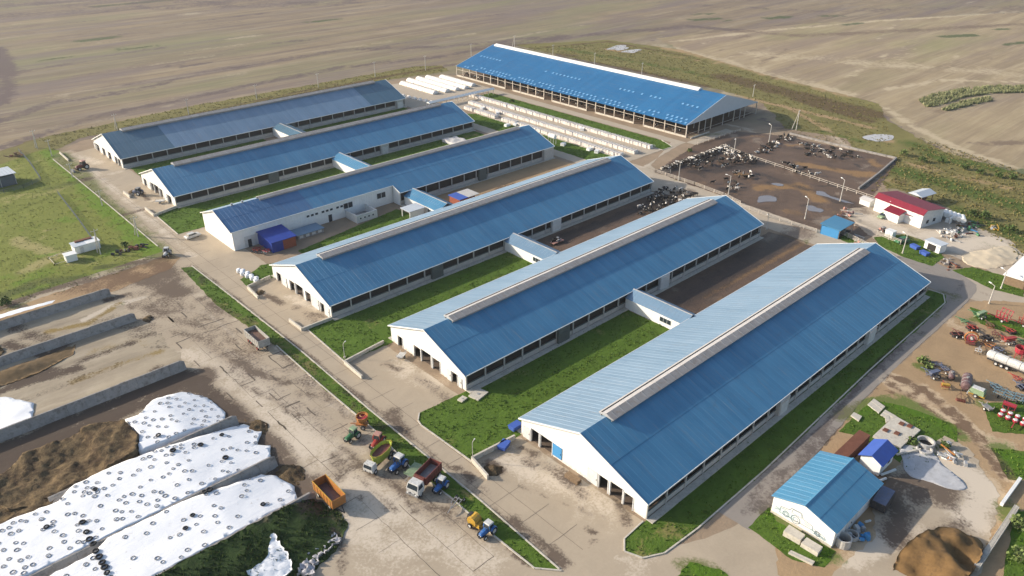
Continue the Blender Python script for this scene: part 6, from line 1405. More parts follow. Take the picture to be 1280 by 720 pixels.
MB().box(-2.2, .2, 0, 2.2, 3, 2.3).build('body', M['white'], t); MB().box(-1.2, .1, .2, 1.0, .2, 1.9).build('opening', M['dark'], t); MB().box(-2.4, 0, 2.3, 2.4, 3.3, 2.45).build('roof', M['gablegrey'], t)
bluebin(1155, 319, 'pale blue skip-like box before the white hut', 70); bluebin(1143, 311, 'blue box left of the white hut', 70)
t = thing('kiosk', 'small white kiosk in the middle of the depot yard', 'kiosk', P(1112,296)+(0,), R(-100)); MB().box(-1.1, -.9, 0, 1.1, .9, 1.9).build('body', M['white'], t); MB().box(-1.2, -1, 1.9, 1.2, 1, 2.0).build('roof', M['trim'], t); MB().box(-.4, -.96, .1, .4, -.9, 1.6).build('door', M['offwhite'], t)
tractor(1102, 291, 60, 'small pinkish tractor at the rail of the stock alley', 'p_pink', 'p_grey', .7)
car(1127, 303, 160, 'dark green car beside the lamp post in the depot yard', 'p_green')
car(1104, 272, 170, 'greenish car against the depot front wall', 'p_palegreen')
t = thing('garden_shed', 'low pale shed left of the red-roofed depot', 'shed', P(1084,256)+(0,), R(-103)); MB().box(-1.8, -1.5, 0, 1.8, 1.5, 1.8).build('body', M['offwhite'], t); MB().prism([(-1.8, 1.8), (1.8, 1.8), (0, 2.4)], 'x', -2, 2).build('roof', M['ventw'], t)
t = thing('stock_shelter', 'bright blue shelter over the end of the stock alley', 'shelter', (195.4, 78.6, 0))
MB().add([(-.3,-.3,2.6),(8.2,-.3,2.6),(8.2,5.6,3.0),(-.3,5.6,3.0),(-.3,-.3,2.75),(8.2,-.3,2.75),(8.2,5.6,3.15),(-.3,5.6,3.15)], [(0,3,2,1),(4,5,6,7),(0,1,5,4),(1,2,6,5),(2,3,7,6),(3,0,4,7)]).build('roof', M['roof_shop'], t)
MB().box(0, 0, 0, .15, 5.2, 2.6).build('side_wall', M['bluedoor'], t); MB().box(0, 5.1, 0, 5, 5.25, 2.7).build('back_wall', M['bluedoor'], t)
for a in (0, 4, 7.8): MB().box(a, -.05, 0, a+.15, .1, 2.6).build('post', M['galv'], t)
MB().box(.15, .1, 0.1, 8, 5, .14).build('floor', M['dark'], t)
# scrap metal piles
def scrap(px, py, n, sx, sy, label, mats_, hmax=1.2, L=(1, 3), cat='scrap heap'):
    x, y = P(px, py); t = thing('scrap_pile', label, cat, (x, y, .1), random.random())
    for i in range(n):
        a, b_ = random.gauss(0, sx), random.gauss(0, sy); ll = random.uniform(*L); an = random.uniform(0, 3.14); z = random.uniform(.1, hmax)
        k = random.random(); m = M[random.choice(mats_)]
        if k < .5: MB().bar((a-ll/2*math.cos(an), b_-ll/2*math.sin(an), z*.6), (a+ll/2*math.cos(an), b_+ll/2*math.sin(an), z), random.uniform(.12, .3)).build('bar', m, t)
        elif k < .8: MB().cbox(a, b_, 0, random.uniform(.4, 1.2), random.uniform(.4, 1.1), z, an, .8).build('block', m, t)
        else: MB().cyl((a, b_, .2), (a+.8*math.cos(an), b_+.8*math.sin(an), .4), random.uniform(.2, .45)).build('drum', m, t)
scrap(1190, 294, 30, 2.4, 1.6, 'jumble of pale scrap and machine parts in the depot yard', ['white','panelcon','galv','rust','offwhite'])
scrap(1203, 288, 26, 2.6, 1.6, 'darker scrap heap behind the pale one by the depot hedge', ['rust','galv','p_green','panelcon','p_black'])
scrap(1216, 284, 14, 2, 1.2, 'green and blue odds and ends at the hedge foot', ['p_green','bluedoor','galv','p_black'])
scrap(1243, 286, 8, 2.4, .6, 'yellow beam among the weeds right of the depot', ['p_yellow','p_yellow','galv'], .7)
scrap(1188, 330, 16, 2.5, .8, 'dark broken slabs on the path by the depot lawn', ['wallcon','rust','wood'], .5)
scrap(1057, 267, 14, 2.2, 1.2, 'pinkish rubble above the blue stock shelter', ['p_pink','panelcon','p_purple'], .7)
scrap(1072, 300, 12, 3, .7, 'pale rubble beyond the nearest barn ridge', ['panelcon','kerb','p_pink'], .5)
a, b_ = P(1240,322); hfield('sand_heap', blob(a, b_, 9, 5), lambda x, y: max(.1, .7*max(0, 1-math.hypot((x-a)/9, (y-b_)/5.2))+nz(x, y, .5, .3)), M['sand'], 'broad heap of pale sand beside the right-hand white roof', 'sand heap', step=.7)
t = thing('white_roofed_shed', 'shed with white roof cut off by the right picture edge', 'shed', (200.5, 28.5, 0))
MB().box(0, 0, 0, 16, 10.5, 2.4).build('walls', M['wood'], t); MB().prism([(-.4, 2.4), (10.9, 2.4), (10.9, 2.55), (5.2, 3.3), (-.4, 2.55)], 'x', -.4, 16.4).build('roof', M['white'], t)

# ================================================================ workshop corner
t = thing('workshop', 'workshop with bright blue roof and a line drawing of a tractor on its gable', 'workshop', (90.3, 32.2, 0))
w2, Lw, he, hr = 5.0, 15.0, 3.4, 5.0
MB().prism([(-w2, 0), (w2, 0), (w2, he), (0, hr-.1), (-w2, he)], 'x', 0, .25).build('gable_wall', M['white'], t); MB().prism([(-w2, 0), (w2, 0), (w2, he), (0, hr-.1), (-w2, he)], 'x', Lw-.25, Lw).build('gable_wall', M['white'], t)
MB().box(.25, -w2, 0, Lw-.25, -w2+.25, he-.05).build('side_wall', M['white'], t); MB().box(.25, w2-.25, 0, Lw-.25, w2, he-.05).build('side_wall', M['white'], t)
sl = (hr-he)/w2; n = 14; wp = (Lw+.6)/n
for sgn in (-1, 1):
    for i in range(n): inst('roof_sheet', roof_panel_mesh(wp, w2+.35, sl, sgn, M['roof_shop'], 'shop'), t, (-.3+i*wp, 0, hr))
MB().prism([(-.25, hr-.02), (.25, hr-.02), (0, hr+.12)], 'x', -.35, Lw+.35).build('ridge_cap', M['roof_shop'], t)
MB().box(-.12, -w2+.02, 0, -.0, w2-.02, .45).build('plinth', M['kerb'], t)
d = MB().box(4, -w2-.08, .05, 7.5, -w2, 2.8).build('door', M['offwhite'], t); MB().box(5.6, -w2-.14, 1.2, 5.75, -w2-.08, 1.5).build('handle', M['dark'], d)
# the drawing: big tractor with trailer in blue and dark strokes on the gable (flat print on the wall)
mb = MB(); X = -.012
def mk(pts, wd=.09, closed=False):
    pts = pts+[pts[0]] if closed else pts
    for a, c in zip(pts[:-1], pts[1:]):
        L = math.dist(a, c)
        if L < 1e-3: continue
        ny, nz_ = -(c[1]-a[1])/L*wd/2, (c[0]-a[0])/L*wd/2
        mb.add([(X, a[0]-ny, a[1]-nz_), (X, a[0]+ny, a[1]+nz_), (X, c[0]+ny, c[1]+nz_), (X, c[0]-ny, c[1]-nz_)], [(0,1,2,3)])
def circ(cy, cz, r, wd=.09): mk([(cy+r*math.cos(a), cz+r*math.sin(a)) for a in [2*math.pi*i/18 for i in range(18)]], wd, True)
for cy, cz, r in ((2.6,1.3,.5),(1.0,1.3,.72),(-2.6,1.05,.42)): circ(cy, cz, r, .13); circ(cy, cz, r*.55, .08)
mk([(3.6,1.0),(3.6,2.2),(2.2,2.5),(1.9,3.0),(.3,3.1),(-.1,2.2),(-1.6,1.95),(-1.8,1.2),(3.6,1.0)], .1); mk([(1.8,2.2),(1.7,2.9),(.4,2.95),(.1,2.2),(1.8,2.2)], .08); mk([(-1.8,1.2),(-3.9,.75)], .12); mk([(-1.8,1.6),(-3.6,1.3),(-4.1,.7)], .07); mk([(4.4,1.7),(3.6,1.5),(4.5,1.2)], .08)
mk([(-.2,1.9),(-1.4,1.7)], .07); mk([(-.2,1.6),(-1.4,1.45)], .07); mk([(-2.0,.8),(-3.8,.55)], .07); mk([(3.4,2.0),(2.4,2.2)], .07); mk([(2.1,1.1),(1.7,1.1)], .1)
for k in range(7): mk([(-2.2-k*.25,1.45-k*.06),(-2.3-k*.25,.85-k*.03)], .05)
mb.build('tractor_drawing', mat('blue_grey_mural_paint', (.10,.15,.19), .7, .3), t)
mb = MB(); X = -.010
mb.add([(X,4.6,.9),(X,1.2,.75),(X,1.2,1.9),(X,3.6,2.1),(X,4.6,1.6)], [(0,1,2,3,4)]); mb.add([(X,-1.4,.7),(X,-4.2,.5),(X,-4.0,1.0),(X,-1.4,1.5)], [(0,1,2,3)]); mb.build('drawing_wash', mat('pale_green_mural_wash', (.60,.68,.68), .7, .2, 2), t)
t = thing('small_house', 'small white hut with violet-blue gabled roof behind the workshop', 'hut', (110.6, 31.0, 0))
MB().prism([(-1.7, 0), (1.7, 0), (1.7, 2.6), (0, 3.5), (-1.7, 2.6)], 'x', 0, 5.2).build('walls', M['white'], t)
for sgn in (-1, 1): MB().add([(-.4, 0, 3.68), (5.6, 0, 3.68), (5.6, sgn*2.1, 2.56), (-.4, sgn*2.1, 2.56), (-.4, 0, 3.56), (5.6, 0, 3.56), (5.6, sgn*2.1, 2.44), (-.4, sgn*2.1, 2.44)], [(0,1,2,3),(7,6,5,4),(0,4,5,1),(1,5,6,2),(2,6,7,3),(3,7,4,0)]).build('roof_slope', M['violet'], t)
MB().box(.6, -1.76, .1, 1.6, -1.7, 2.1).build('door', M['offwhite'], t); o = MB().box(2.8, -1.76, 1.0, 3.9, -1.7, 1.9).build('window', M['trim'], t); MB().box(2.9, -1.8, 1.08, 3.8, -1.75, 1.82).build('pane', M['glass'], o)
t = thing('shipping_container', 'long rust-brown container behind the small violet-roofed hut', 'container', (107.3, 35.0, 0))
MB().box(0, -1.0, .2, 9.6, 1.0, 2.4).build('body', M['rust'], t)
for i in range(19):
    for s in (-1, 1): MB().box(.2+i*.5, s*1.0-.04, .3, .4+i*.5, s*1.0+.04, 2.3).build('corrugation', M['rust'], t)
for a in (0, 9.4):
    for s in (-1, 1): MB().box(a, s*.95-.08, 0, a+.2, s*.95+.08, .2).build('foot', M['p_black'], t)
t = thing('black_trailer', 'black box trailer standing at the workshop door', 'trailer', P(1101,632)+(.1,), R(5))
MB().cbox(0, 0, .7, 4.8, 2.3, 1.3, taper=.94).build('body', M['rust_dk'] if 'rust_dk' in M else M['p_black'], t); MB().cbox(0, 0, 2.0, 4.4, 2.0, .08).build('lid', M['p_slate'], t)
for s in (-1, 1):
    for ax in (-1.2, 1.2): wheel(t, ax, s*1.0, .42, .25, M['p_grey'])
def conc_ring(px, py, r, h, label, tilt=0):
    x, y = P(px, py); t = thing('concrete_ring', label, 'concrete ring', (x, y, .1), random.random()*3, 'concrete well rings by the workshop'); t.rotation_euler.x = tilt
    MB().rings([[(q_*math.cos(k*math.pi/9), q_*math.sin(k*math.pi/9), z) for k in range(18)] for z, q_ in ((0, r), (h, r), (h, r*.82), (.02, r*.82))]).build('ring', M['panelcon'], t, smooth=False)
    MB().cyl((0, 0, .01), (0, 0, .05), r*.8, n=14).build('floor', M['dark'], t)
conc_ring(1053, 681, 1.15, 1.5, 'tall concrete ring nearest the workshop gable corner')
conc_ring(1064, 672, 1.0, .7, 'low concrete ring just behind the tall one at the gable corner')
conc_ring(1156, 556, 1.5, .8, 'upper dark-mouthed ring right of the junk slab'); conc_ring(1155, 564, 1.3, .5, 'white lower ring touching the dark-mouthed one')
t = thing('septic_lid', 'white pipe leading to the ring right of the small hut', 'pipe', P(1120,570)+(.2,)); 
A_, B_ = P(1120,570), P(1150,564); MB().bar((0, 0, .15), (B_[0]-A_[0], B_[1]-A_[1], .3), .35, .2).build('pipe', M['kerb'], t)
def slabthing(pts, h, label, m='kerb', name='concrete_slab', joints=2, cat='slab'):
    pts = PP(pts); o = pts[0]; t = thing(name, label, cat, (o[0], o[1], .1))
    c = (sum(p[0] for p in pts)/4, sum(p[1] for p in pts)/4)
    for i in range(joints):
        a0, a1 = i/joints+.008, (i+1)/joints-.008
        q = [tuple(pts[0][k]+(pts[1][k]-pts[0][k])*a0-o[k] for k in (0,1)), tuple(pts[0][k]+(pts[1][k]-pts[0][k])*a1-o[k] for k in (0,1)),
             tuple(pts[3][k]+(pts[2][k]-pts[3][k])*a1-o[k] for k in (0,1)), tuple(pts[3][k]+(pts[2][k]-pts[3][k])*a0-o[k] for k in (0,1))]
        MB().prism(q, 'z', random.uniform(0, .04), h+random.uniform(-.04, .04)).build('slab_piece', M[m], t)
    return t
slabthing([(1090,548),(1118,522),(1150,540),(1125,562)], .45, 'square concrete tank top with dark hatches behind the violet-roofed hut', joints=2)
for px, py in ((1106,541),(1120,545),(1126,533),(1136,536)):
    x, y = P(px, py); inst('hatch', MB().box(-.5, -.4, .5, .5, .4, .62).build('hatch', M['rust'], loc=(x, y, .1), label={1106:'dark hatch on the left of the concrete tank top',1120:'dark hatch in the middle front of the tank top',1126:'dark hatch at the rear of the tank top',1136:'dark hatch at the right rear of the tank top'}[px], cat='hatch').data) if False else MB().box(-.5, -.4, .5, .5, .4, .62).build('hatch', M['rust'], loc=(x, y, .1), label={1106:'rusty hatch on the left of the concrete tank top',1120:'rusty hatch in the middle front of the tank top',1126:'rusty hatch at the rear of the tank top',1136:'rusty hatch at the right rear of the tank top'}[px], cat='hatch')
slabthing([(978,670),(985,662),(1005,675),(999,682)], 1.0, 'left of two pale blocks on the grass before the workshop', joints=1, name='pale_block', cat='block')
slabthing([(1000,684),(1007,677),(1027,689),(1021,697)], .8, 'right of two pale blocks on the grass before the workshop', joints=1, name='pale_block', cat='block')
slabthing([(985,693),(988,690),(1018,704),(1015,708)], .3, 'line of broken white slabs below the two pale blocks', joints=4)
slabthing([(1084,507),(1092,500),(1106,510),(1098,518)], .25, 'weathered slab with a hole near the top of the scrap lawn', joints=2)
slabthing([(1100,520),(1106,514),(1120,522),(1113,527)], .25, 'broken slab lying behind the concrete tank top', joints=2)
slabthing([(1107,530),(1112,527),(1110,520),(1106,523)], .3, 'narrow slab end leaning on the tank top', joints=1)
slabthing([(1063,521),(1067,517),(1077,522),(1073,528)], .3, 'small pale slab in the grass near the asphalt road', joints=1)
scrap(1186, 574, 16, 1.3, 1.0, 'pale grey tangle with an orange tub at the edge of the scrap lawn', ['white','offwhite','p_orange','galv'], 1.2)
scrap(1072, 664, 14, 1.3, .9, 'grey and blue bits heaped at the workshop side wall', ['galv','offwhite','bluedoor','p_black'], .9)
a, b_ = P(1160,585); hfield('ash_heap', blob(a, b_, 3.6, 5.2), lambda x, y: max(.11, .16+nz(x, y, .6, .1)), M['ash'], 'pale grey spread of ash behind the small hut', 'ash heap', step=.6)
a, b_ = P(1172,700)
hfield('grain_pile', [P(1112,730), P(1120,700), P(1140,685), P(1180,668), P(1212,668), P(1228,685), P(1222,705), P(1200,740), P(1190,775), P(1120,775)], lambda x, y: max(.05, 3.1*max(0, 1-((x-a-.5)**2+(y-b_+.5)**2)/60)**.8-2.4*math.exp(-((x-a-1.5)**2/5+(y-b_+2.5)**2/9))-1.6*math.exp(-((x-a+4.5)**2/4+(y-b_-.5)**2/5))+nz(x, y, .5, .8)+nz(x, y, 2, .18)+.1), M['soilpile'], 'big ochre heap with a shaded hollow at the bottom right', 'heap', step=.6)
slabthing([(1215,712),(1222,716),(1272,640),(1266,636)], .9, 'low concrete wall running up beside the ochre heap', joints=8, name='yard_wall', cat='wall')
slabthing([(1249,632),(1253,634),(1276,602),(1272,600)], .6, 'thin white beam leaning along the yard wall', 'trim', joints=1, name='white_beam', cat='beam')
for k, (px, py) in enumerate(((1098,603),(1110,592))):
    x, y = P(px, py); t = thing('white_beam', ['short white beam by the workshop back corner','white pipe lying behind the workshop'][k], 'beam', (x, y, .1), R(-20)); MB().bar((-1.6, 0, .2), (1.6, 0, .25), .3).build('beam', M['trim'], t)
# ================================================================ meadow and far left
t = thing('pump_house', 'small white building with rusty-edged roof beside the tall post in the meadow', 'hut', (39.4, 209.4, 0), .0)
MB().box(0, 0, 0, 6.2, 3.4, 2.0).build('body', M['white'], t); MB().box(-.2, -.2, 2.0, 3.1, 3.6, 2.2).build('roof', M['gablegrey'], t); MB().box(3.1, -.2, 2.0, 6.4, 3.6, 2.25).build('roof', M['trim'], t)
MB().box(1.0, 2.4, 2.2, 5.2, 3.4, 2.5).build('roof_edge', M['rust'], t); MB().box(1.2, -.05, .1, 2.1, .02, 1.8).build('door', M['offwhite'], t)
t = thing('white_box', 'white cube-like cabin in front of the meadow building', 'cabin', (36.2, 205.6, 0), .0); MB().box(0, 0, 0, 2.6, 2.2, 1.8).build('body', M['white'], t); MB().box(-.15, -.15, 1.8, 2.75, 2.35, 1.95).build('lid', M['trim'], t); MB().box(-.05, .6, .1, .02, 1.5, 1.5).build('door', M['offwhite'], t)
fence([(33.5,211.5),(33.5,206.3),(36.2,206.3)], 'pale low frame fence attached left of the meadow building', .5, 1, 'kerb', 2.0, group='x', name='low_frame')['group'] = 'low frame of the meadow building'
fence([(33.5,211.5),(39.4,212.6)], 'second pale side of the low frame at the meadow building', .5, 1, 'kerb', 2.0, group='low frame of the meadow building', name='low_frame')
M['meshfence'] = mat('dark_fence_wire', (.10,.12,.14), .7, .1)
fence([P(73,243), P(100,278), P(124,312)], 'dark mesh fence crossing the meadow to the tall post', 1.3, 5, 'meshfence', 2.5, group='dark mesh fences in the meadow', name='mesh_fence', post=.1, rw=.045)
fence([P(24,190), P(38,205), P(52,226), P(30,236), P(-20,248)], 'dark mesh fence round the pale-roofed shed at the left edge', 1.5, 6, 'meshfence', 2.5, group='dark mesh fences in the meadow', name='mesh_fence', post=.1, rw=.045)
t = thing('fenced_shed', 'pale ribbed-roof shed inside the mesh fence at the left edge', 'shed', (33.0, 277.0, 0), .05)
MB().box(.2, .2, 0, 8.8, 7.8, 3.2).build('walls', M['meshfence'], t)
for k in range(9): MB().box(k*1.05, -.3, 3.7+.0, k*1.05+.98, 8.3, 3.82).build('roof_sheet', M['gablegrey'], t)
for a in (.2, 4.5, 8.8):
    for b_ in (.2, 7.8): MB().box(a-.1, b_-.1, 0, a+.1, b_+.1, 3.7).build('post', M['galv'], t)
scrap(20, 196, 10, 1.6, 1.6, 'brownish heap of branches behind the fenced shed', ['wood','rust','wood'], 1.6)
scrap(153, 316, 10, 1.6, .5, 'dark rubble lying in the meadow grass, left one of two', ['rust','p_black','wood'], .8); scrap(178, 310, 8, 1.0, .5, 'dark rubble lying in the meadow grass, right one of two', ['p_black','rust'], .9)
scrap(33, 450, 10, 1.4, 1.0, 'pale clods in the ragged silage heap', ['tunnel','silage','wood'], .8) if False else None
# ================================================================ poles
def lamp(px, py, label, h=7.0, ang=0, arm=1.4, grp='lamp posts round the pens and lanes'):
    x, y = P(px, py); t = thing('lamp_post', label, 'lamp post', (x, y, 0), R(ang), grp)
    MB().cyl((0, 0, 0), (0, 0, h), .15 if h > 4.5 else .07, .09 if h > 4.5 else .05, 8).build('pole', M['pole'], t); MB().bar((0, 0, h-.1), (arm, 0, h+.15), .08).build('arm', M['pole'], t)
    MB().cbox(arm+.25, 0, h+.06, .8 if h > 4.5 else .35, .3 if h > 4.5 else .15, .16, taper=.8).build('lamp_head', M['trim'], t); MB().cyl((0, 0, 0), (0, 0, .5), .22).build('base', M['kerb'], t)
for px, py, h, ang, lab in ((1006,274,6.3,60,'lamp post on the barn lane at the right end of the mud pen'),(1050,252,7.0,60,'lamp post between the big puddles and the depot'),(1128,317,5.4,60,'lamp post on the depot lawn behind the stock alley'),
    (917,194,6.2,200,'lamp post at the upper left of the mud pen'),(848,226,6.3,100,'lamp post at the left end of the mud pen fence'),(910.5,243,6.1,100,'lamp post at the barn lane behind the second barn'),(961,178,6.5,60,'lamp post in the left corner of the upper pen'),
    (1236,380,4.8,60,'lamp post where the asphalt road meets the lane'),(1251,361,4.8,60,'lamp post by the lawn of the white-roofed shed'),(958,287,4.2,60,'short post at the far corner of the second barn'),(591,577,4.2,20,'lamp post in the lawn left of the nearest barn'),(431,448,3.6,20,'short lamp post in the lawn corner by the second barn')):
    lamp(px, py, lab, h, ang, 1.2 if h > 4.5 else .5)
def ppole(px, py, h, label, kind=0, ang=0):
    x, y = P(px, py); t = thing('utility_pole', label, 'pole', (x, y, 0), R(ang), 'utility poles round the farm')
    MB().cyl((0, 0, 0), (0, 0, h), .17, .11, 8).build('pole', M['pole'], t)
    MB().bar((0, -.9, h-.5), (0, .9, h-.5), .1).build('crossarm', M['pole'], t)
    for k in (-.8, 0, .8): MB().cyl((0, k, h-.45), (0, k, h-.2), .06, n=6).build('insulator', M['trim'], t)
    if kind: MB().cyl((1.7, 0, 0), (.1, 0, h-.8), .15, .1, 8).build('brace_pole', M['pole'], t)
for px, py, h, k, lab in ((47,186,7,1,'braced utility pole at the top edge of the meadow'),(65,195,6,0,'utility pole just right of the braced one'),(91,222,5,0,'thin pole in the meadow beside the track'),(128,257,5,0,'thin pole lower down the meadow edge'),(173,296,6,1,'braced pole in the meadow near the grass corner'),
    (126,318,7.2,1,'tall braced post beside the white meadow building'),(147,163,6.5,1,'braced pole behind the gable of the farthest left barn'),(236,143,6.5,0,'utility pole behind the farthest left barn, second along'),(321,124,6.5,0,'utility pole behind the farthest left barn, third along'),(398,109,6.5,0,'utility pole behind the farthest left barn, fourth along'),
    (469,96,7.4,0,'utility pole just past the far end of the farthest left barn'),(532,88,7.4,0,'utility pole between the left barns and the open-sided barn'),(589,71,7,0,'utility pole at the left corner of the open-sided barn'),(643,60,7,1,'braced pole behind the left end of the open-sided barn'),
    (691,71,6.5,0,'utility pole behind the open-sided barn, second along'),(743,82,6.5,0,'utility pole behind the open-sided barn, third along'),(802,95,6.5,0,'utility pole behind the open-sided barn, fourth along'),(941,121,5.5,0,'utility pole beyond the grey gable'),(995,163,8,1,'braced pole in the dark grass beyond the grey gable')):
    ppole(px, py, h, lab, k, 100)
# ================================================================ vegetation: tufts over the grass, reeds, bushes
FOOT = [(74,180.6,49,78),(75,181.5,93.6,119.2),(70.6,186.5,134.9,162.9),(70,187.6,179,205.5),(71,188.4,223.2,250.9),(71.5,189.2,269,298.5)]
def tuftmat(name, a, c):
    g = N(name); at = g.n('ShaderNodeAttribute', attribute_name='hue'); sp = g.n('ShaderNodeSeparateColor'); g.l(at.outputs['Color'], sp.inputs[0])
    return g.done(g.mix(sp.outputs[0], a, c), .9, .15)
def tufts(name, polys, dens, h, m, label, wd=.22, zf=None):
    tot = []
    for poly in polys:
        e = np.array(poly); lo = e.min(0); hi = e.max(0); A = (hi[0]-lo[0])*(hi[1]-lo[1]); n = int(A*dens)
        x = rng.uniform(lo[0], hi[0], n); y = rng.uniform(lo[1], hi[1], n); k = inpoly(x, y, poly)
        cl = np.array([mn.noise(Vector((a*.35, b_*.35, 0))) for a, b_ in zip(x, y)]) if n else np.zeros(0)
        k &= rng.random(n) < np.clip(.55+cl*1.3, .08, 1)
        for a, b_, c, d in FOOT: k &= ~((x > a) & (x < b_) & (y > c) & (y < d))
        tot.append(np.stack([x[k], y[k]], -1))
    p = np.concatenate(tot); n = len(p)
    z0 = np.array([zf(a, b_) for a, b_ in p]) if zf else np.full(n, .09)
    K = 3; V = np.zeros((n, K, 3, 3)); an = rng.uniform(0, 6.28, (n, K)); hh = h*rng.uniform(.5, 1.5, (n, 1))*rng.uniform(.7, 1.2, (n, K)); ww = wd*rng.uniform(.6, 1.4, (n, K)); ln = rng.uniform(.1, .6, (n, K))*hh
    ox = rng.uniform(-.15, .15, (n, K)); oy = rng.uniform(-.15, .15, (n, K)); ca, sa = np.cos(an), np.sin(an)
    X_, Y_ = p[:, :1]+ox, p[:, 1:]+oy
    V[..., 0, 0] = X_-sa*ww/2; V[..., 0, 1] = Y_+ca*ww/2; V[..., 1, 0] = X_+sa*ww/2; V[..., 1, 1] = Y_-ca*ww/2
    V[..., 2, 0] = X_+ca*ln; V[..., 2, 1] = Y_+sa*ln; V[..., :2, 2] = z0[:, None, None]; V[..., 2, 2] = z0[:, None]+hh
    V = V.reshape(-1, 3); nf = len(V)//3
    me = bpy.data.meshes.new(name); me.vertices.add(len(V)); me.vertices.foreach_set('co', V.ravel()); me.loops.add(len(V)); me.loops.foreach_set('vertex_index', np.arange(len(V)))
    me.polygons.add(nf); me.polygons.foreach_set('loop_start', np.arange(0, len(V), 3)); me.polygons.foreach_set('loop_total', np.full(nf, 3)); me.update(calc_edges=True)
    hu = np.ones((len(V), 4)); hu[:, :3] = np.repeat(rng.random(n), K*3)[:, None]; a = me.color_attributes.new('hue', 'FLOAT_COLOR', 'POINT'); a.data.foreach_set('color', hu.ravel())
    me.materials.append(m); o = bpy.data.objects.new(name, me); col.objects.link(o); tag(o, label, kind='stuff'); return n
gt = tuftmat('grass_blades', (.065,.125,.015), (.14,.20,.035)); gt2 = tuftmat('meadow_blades', (.16,.20,.04), (.28,.26,.11)); gt3 = tuftmat('rough_blades', (.13,.135,.04), (.25,.20,.09)); gt5 = tuftmat('shaded_weed_blades', (.02,.045,.012), (.07,.11,.025)); gt4 = tuftmat('reed_blades', (.17,.20,.09), (.34,.33,.18))  # bank weed blades darkened to carry the bank's shade in their colour
tufts('grass', list(LAWNS.values()), 3.2, .2, gt, 'green grass tufts growing over the lawns between the barns')
tufts('grass', [[P(-20,400), P(-20,225), P(0,206), P(60,184)]+PP([(77,190),(128,241),(208,316),(150,342),(60,372),(0,394)])], 1.4, .10, gt2, 'olive and green grass of the meadow', .3)
tufts('grass', [BANK], 7, .28, gt5, 'grass and weeds with shade painted in on the bank below the low bunker wall', .25, bankz)
tufts('grass', [PP([(1085,240),(1120,199),(1150,172),(1210,192),(1280,215),(1330,240),(1330,340),(1270,318),(1230,290),(1190,262),(1120,236)])], 1.6, .3, gt3, 'rough tall weeds beyond the depot', .5)
tufts('grass', [[(60,306),(72,316),(190,318),(245,309),(250,322),(238,330),(120,332),(60,326)]], 1.0, .2, gt3, 'grass verge behind the left barns', .4)
tufts('grass', [PP([(640,60),(760,54),(850,66),(960,98),(1095,132),(1108,150),(1120,199),(985,165),(955,130),(900,112)])], .7, .2, gt3, 'olive weeds behind the open-sided barn', .6)
tufts('reeds', [PP([(1148,126),(1165,119),(1200,112),(1240,108),(1290,108),(1290,116),(1240,117),(1205,122),(1172,133),(1158,134)]), PP([(1175,138),(1200,128),(1236,121),(1240,126),(1205,134),(1185,139)])], 9.0, .9, gt4, 'pale green reeds standing in a curved belt across the stubble', .5)
def bush(px, py, r, label, m):
    x, y = P(px, py); t = thing('bush', label, 'bush', (x, y, 0), 0, 'bushes and tall weeds on the farm')
    st = MB()
    for k in range(5): a = k*1.26; st.bar((0, 0, 0), (r*.5*math.cos(a), r*.5*math.sin(a), r*.8), .08)
    st.build('stem', M['wood'], t, kind='stuff')
    n = int(120*r); V = []; Fc = []
    for i in range(n):
        a, b_, q_ = random.uniform(0, 6.28), random.uniform(-.2, 1.4), r*random.uniform(.5, 1)*(1+.25*math.sin(3*i))
        c = Vector((q_*math.cos(a)*math.cos(b_), q_*math.sin(a)*math.cos(b_), max(.1, r*.5+q_*math.sin(b_)*.8))); s = random.uniform(.15, .32)
        d1 = Vector((random.gauss(0,1), random.gauss(0,1), random.gauss(0,1))).normalized()*s; d2 = d1.cross(Vector((random.gauss(0,1), random.gauss(0,1), 1))).normalized()*s
        k = len(V); V += [c-d1, c+d2, c+d1, c-d2]; Fc.append((k, k+1, k+2, k+3))
    MB().add(V, Fc).build('crown', m, t, kind='stuff')
lm = mat('bush_leaves', (.07,.11,.025), .8, .4, 3); lm2 = mat('weed_leaves', (.13,.17,.05), .8, .4, 3)
for px, py, r, lab, m in ((1129,195,1.8,'round grey-green bush at the corner of the upper pen',lm2),(1153,203,1.5,'bush right of the upper pen corner bush',lm),(1176,203,1.2,'small bush on the weedy slope above the depot',lm),(1205,212,1.4,'dark bush in the row at upper right',lm),(1225,218,1.4,'dark bush in the row at upper right, second along',lm),(1248,222,1.3,'dark bush in the row at upper right, third along',lm),(1266,224,1.3,'dark bush at the right picture edge on the slope',lm),
    (1230,274,1.8,'bushy weeds beside the hedge behind the scrap',lm),(1215,270,1.4,'bushy weeds behind the dark scrap heap',lm),(1262,290,1.6,'bushy weeds at the edge of the sand',lm),(1153,455,1.3,'tall pale weeds left of the slate implement',lm2),(1160,462,1.0,'low pale weeds at the slate implement',lm2),(8,382,1.5,'weedy clump at the left edge above the film strip',lm),(1140,555,1.0,'weeds beside the concrete tank top',lm),(1180,560,.9,'weeds behind the pale tangle',lm),(1272,660,1.5,'weeds beyond the white beam at lower right',lm2),(1275,700,1.5,'weeds at the bottom right corner',lm2),
    (862,190,.9,'small pale shrub at the corner of the hutch strip',lm2),(156,308,.9,'small dark shrub in the meadow',lm),(640,128,1.0,'shrub at the left end of the hutch strip',lm)): bush(px, py, r, lab, m)

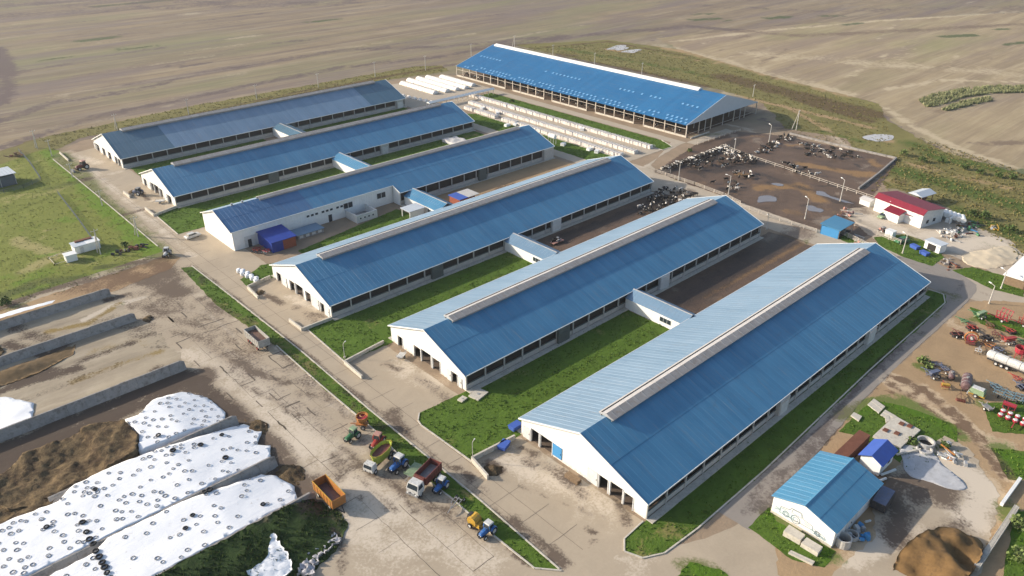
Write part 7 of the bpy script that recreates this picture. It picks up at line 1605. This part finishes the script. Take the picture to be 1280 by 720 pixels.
for px, py, an, nm, ct, lab, a, b_, n_, rw_, W_, dk in ((1204,404,70,'cultivator','cultivator','small green cultivator between the green drill and the discs','p_green','p_palegreen',5,2,1.8,False),(1236,409,40,'cultivator','cultivator','rusty cultivator below the crimson folded one','p_brown','p_red',5,2,2.0,False),
    (1262,416,60,'disc_harrow','harrow','red-framed discs above the orange-red drill','p_red','p_black',6,2,2.2,True),(1243,420,20,'plough','plough','dark red plough lying among the central implements','p_maroonp','p_black',4,2,1.8,False),(1276,430,60,'cultivator','cultivator','green cultivator at the edge behind the crimson hopper','p_green','p_green',5,2,2.0,False),
    (1222,441,10,'plough','plough','white and black plough parts below the rake wheel','p_white','p_black',3,2,1.6,False),(1171,458,110,'cultivator','cultivator','slate cultivator folded behind the slate implement','p_slate','p_purple',5,2,1.8,False),(1200,500,20,'roller','roller','rusty roller lying before the slurry tank','p_brown','p_maroonp',6,1,2.0,True),
    (1243,486,60,'cultivator','cultivator','blue-grey cultivator behind the green sprayer','p_steelblue','p_slate',6,2,2.4,False),(1276,486,60,'disc_harrow','harrow','dark disc harrow above the steel-blue cultivators','p_slate','p_black',6,2,2.4,True),(1270,476,60,'plough','plough','red plough in the grass under the tanker tail','p_red','p_slate',4,2,1.8,False)):
    harrow(nm, ct, px, py, an, lab, a, b_, n_, rw_, W_, .9, dk, False)

# ---------------------------------------------------------------- thin daylight haze over the plain
hz = MB().box(-9500, -9500, -1.2, 12500, 12500, 96).build('haze', None, kind='stuff', label='faint pale haze over the fields')
hz.data.materials.clear(); hm = bpy.data.materials.new('pale_haze'); hm.use_nodes = True; hm.node_tree.nodes.clear()
ho = hm.node_tree.nodes.new('ShaderNodeOutputMaterial'); hv = hm.node_tree.nodes.new('ShaderNodeVolumePrincipled')
hv.inputs['Color'].default_value = (.92, .95, 1, 1); hv.inputs['Density'].default_value = .0001; hv.inputs['Anisotropy'].default_value = .2
hm.node_tree.links.new(hv.outputs[0], ho.inputs['Volume']); hz.data.materials.append(hm)
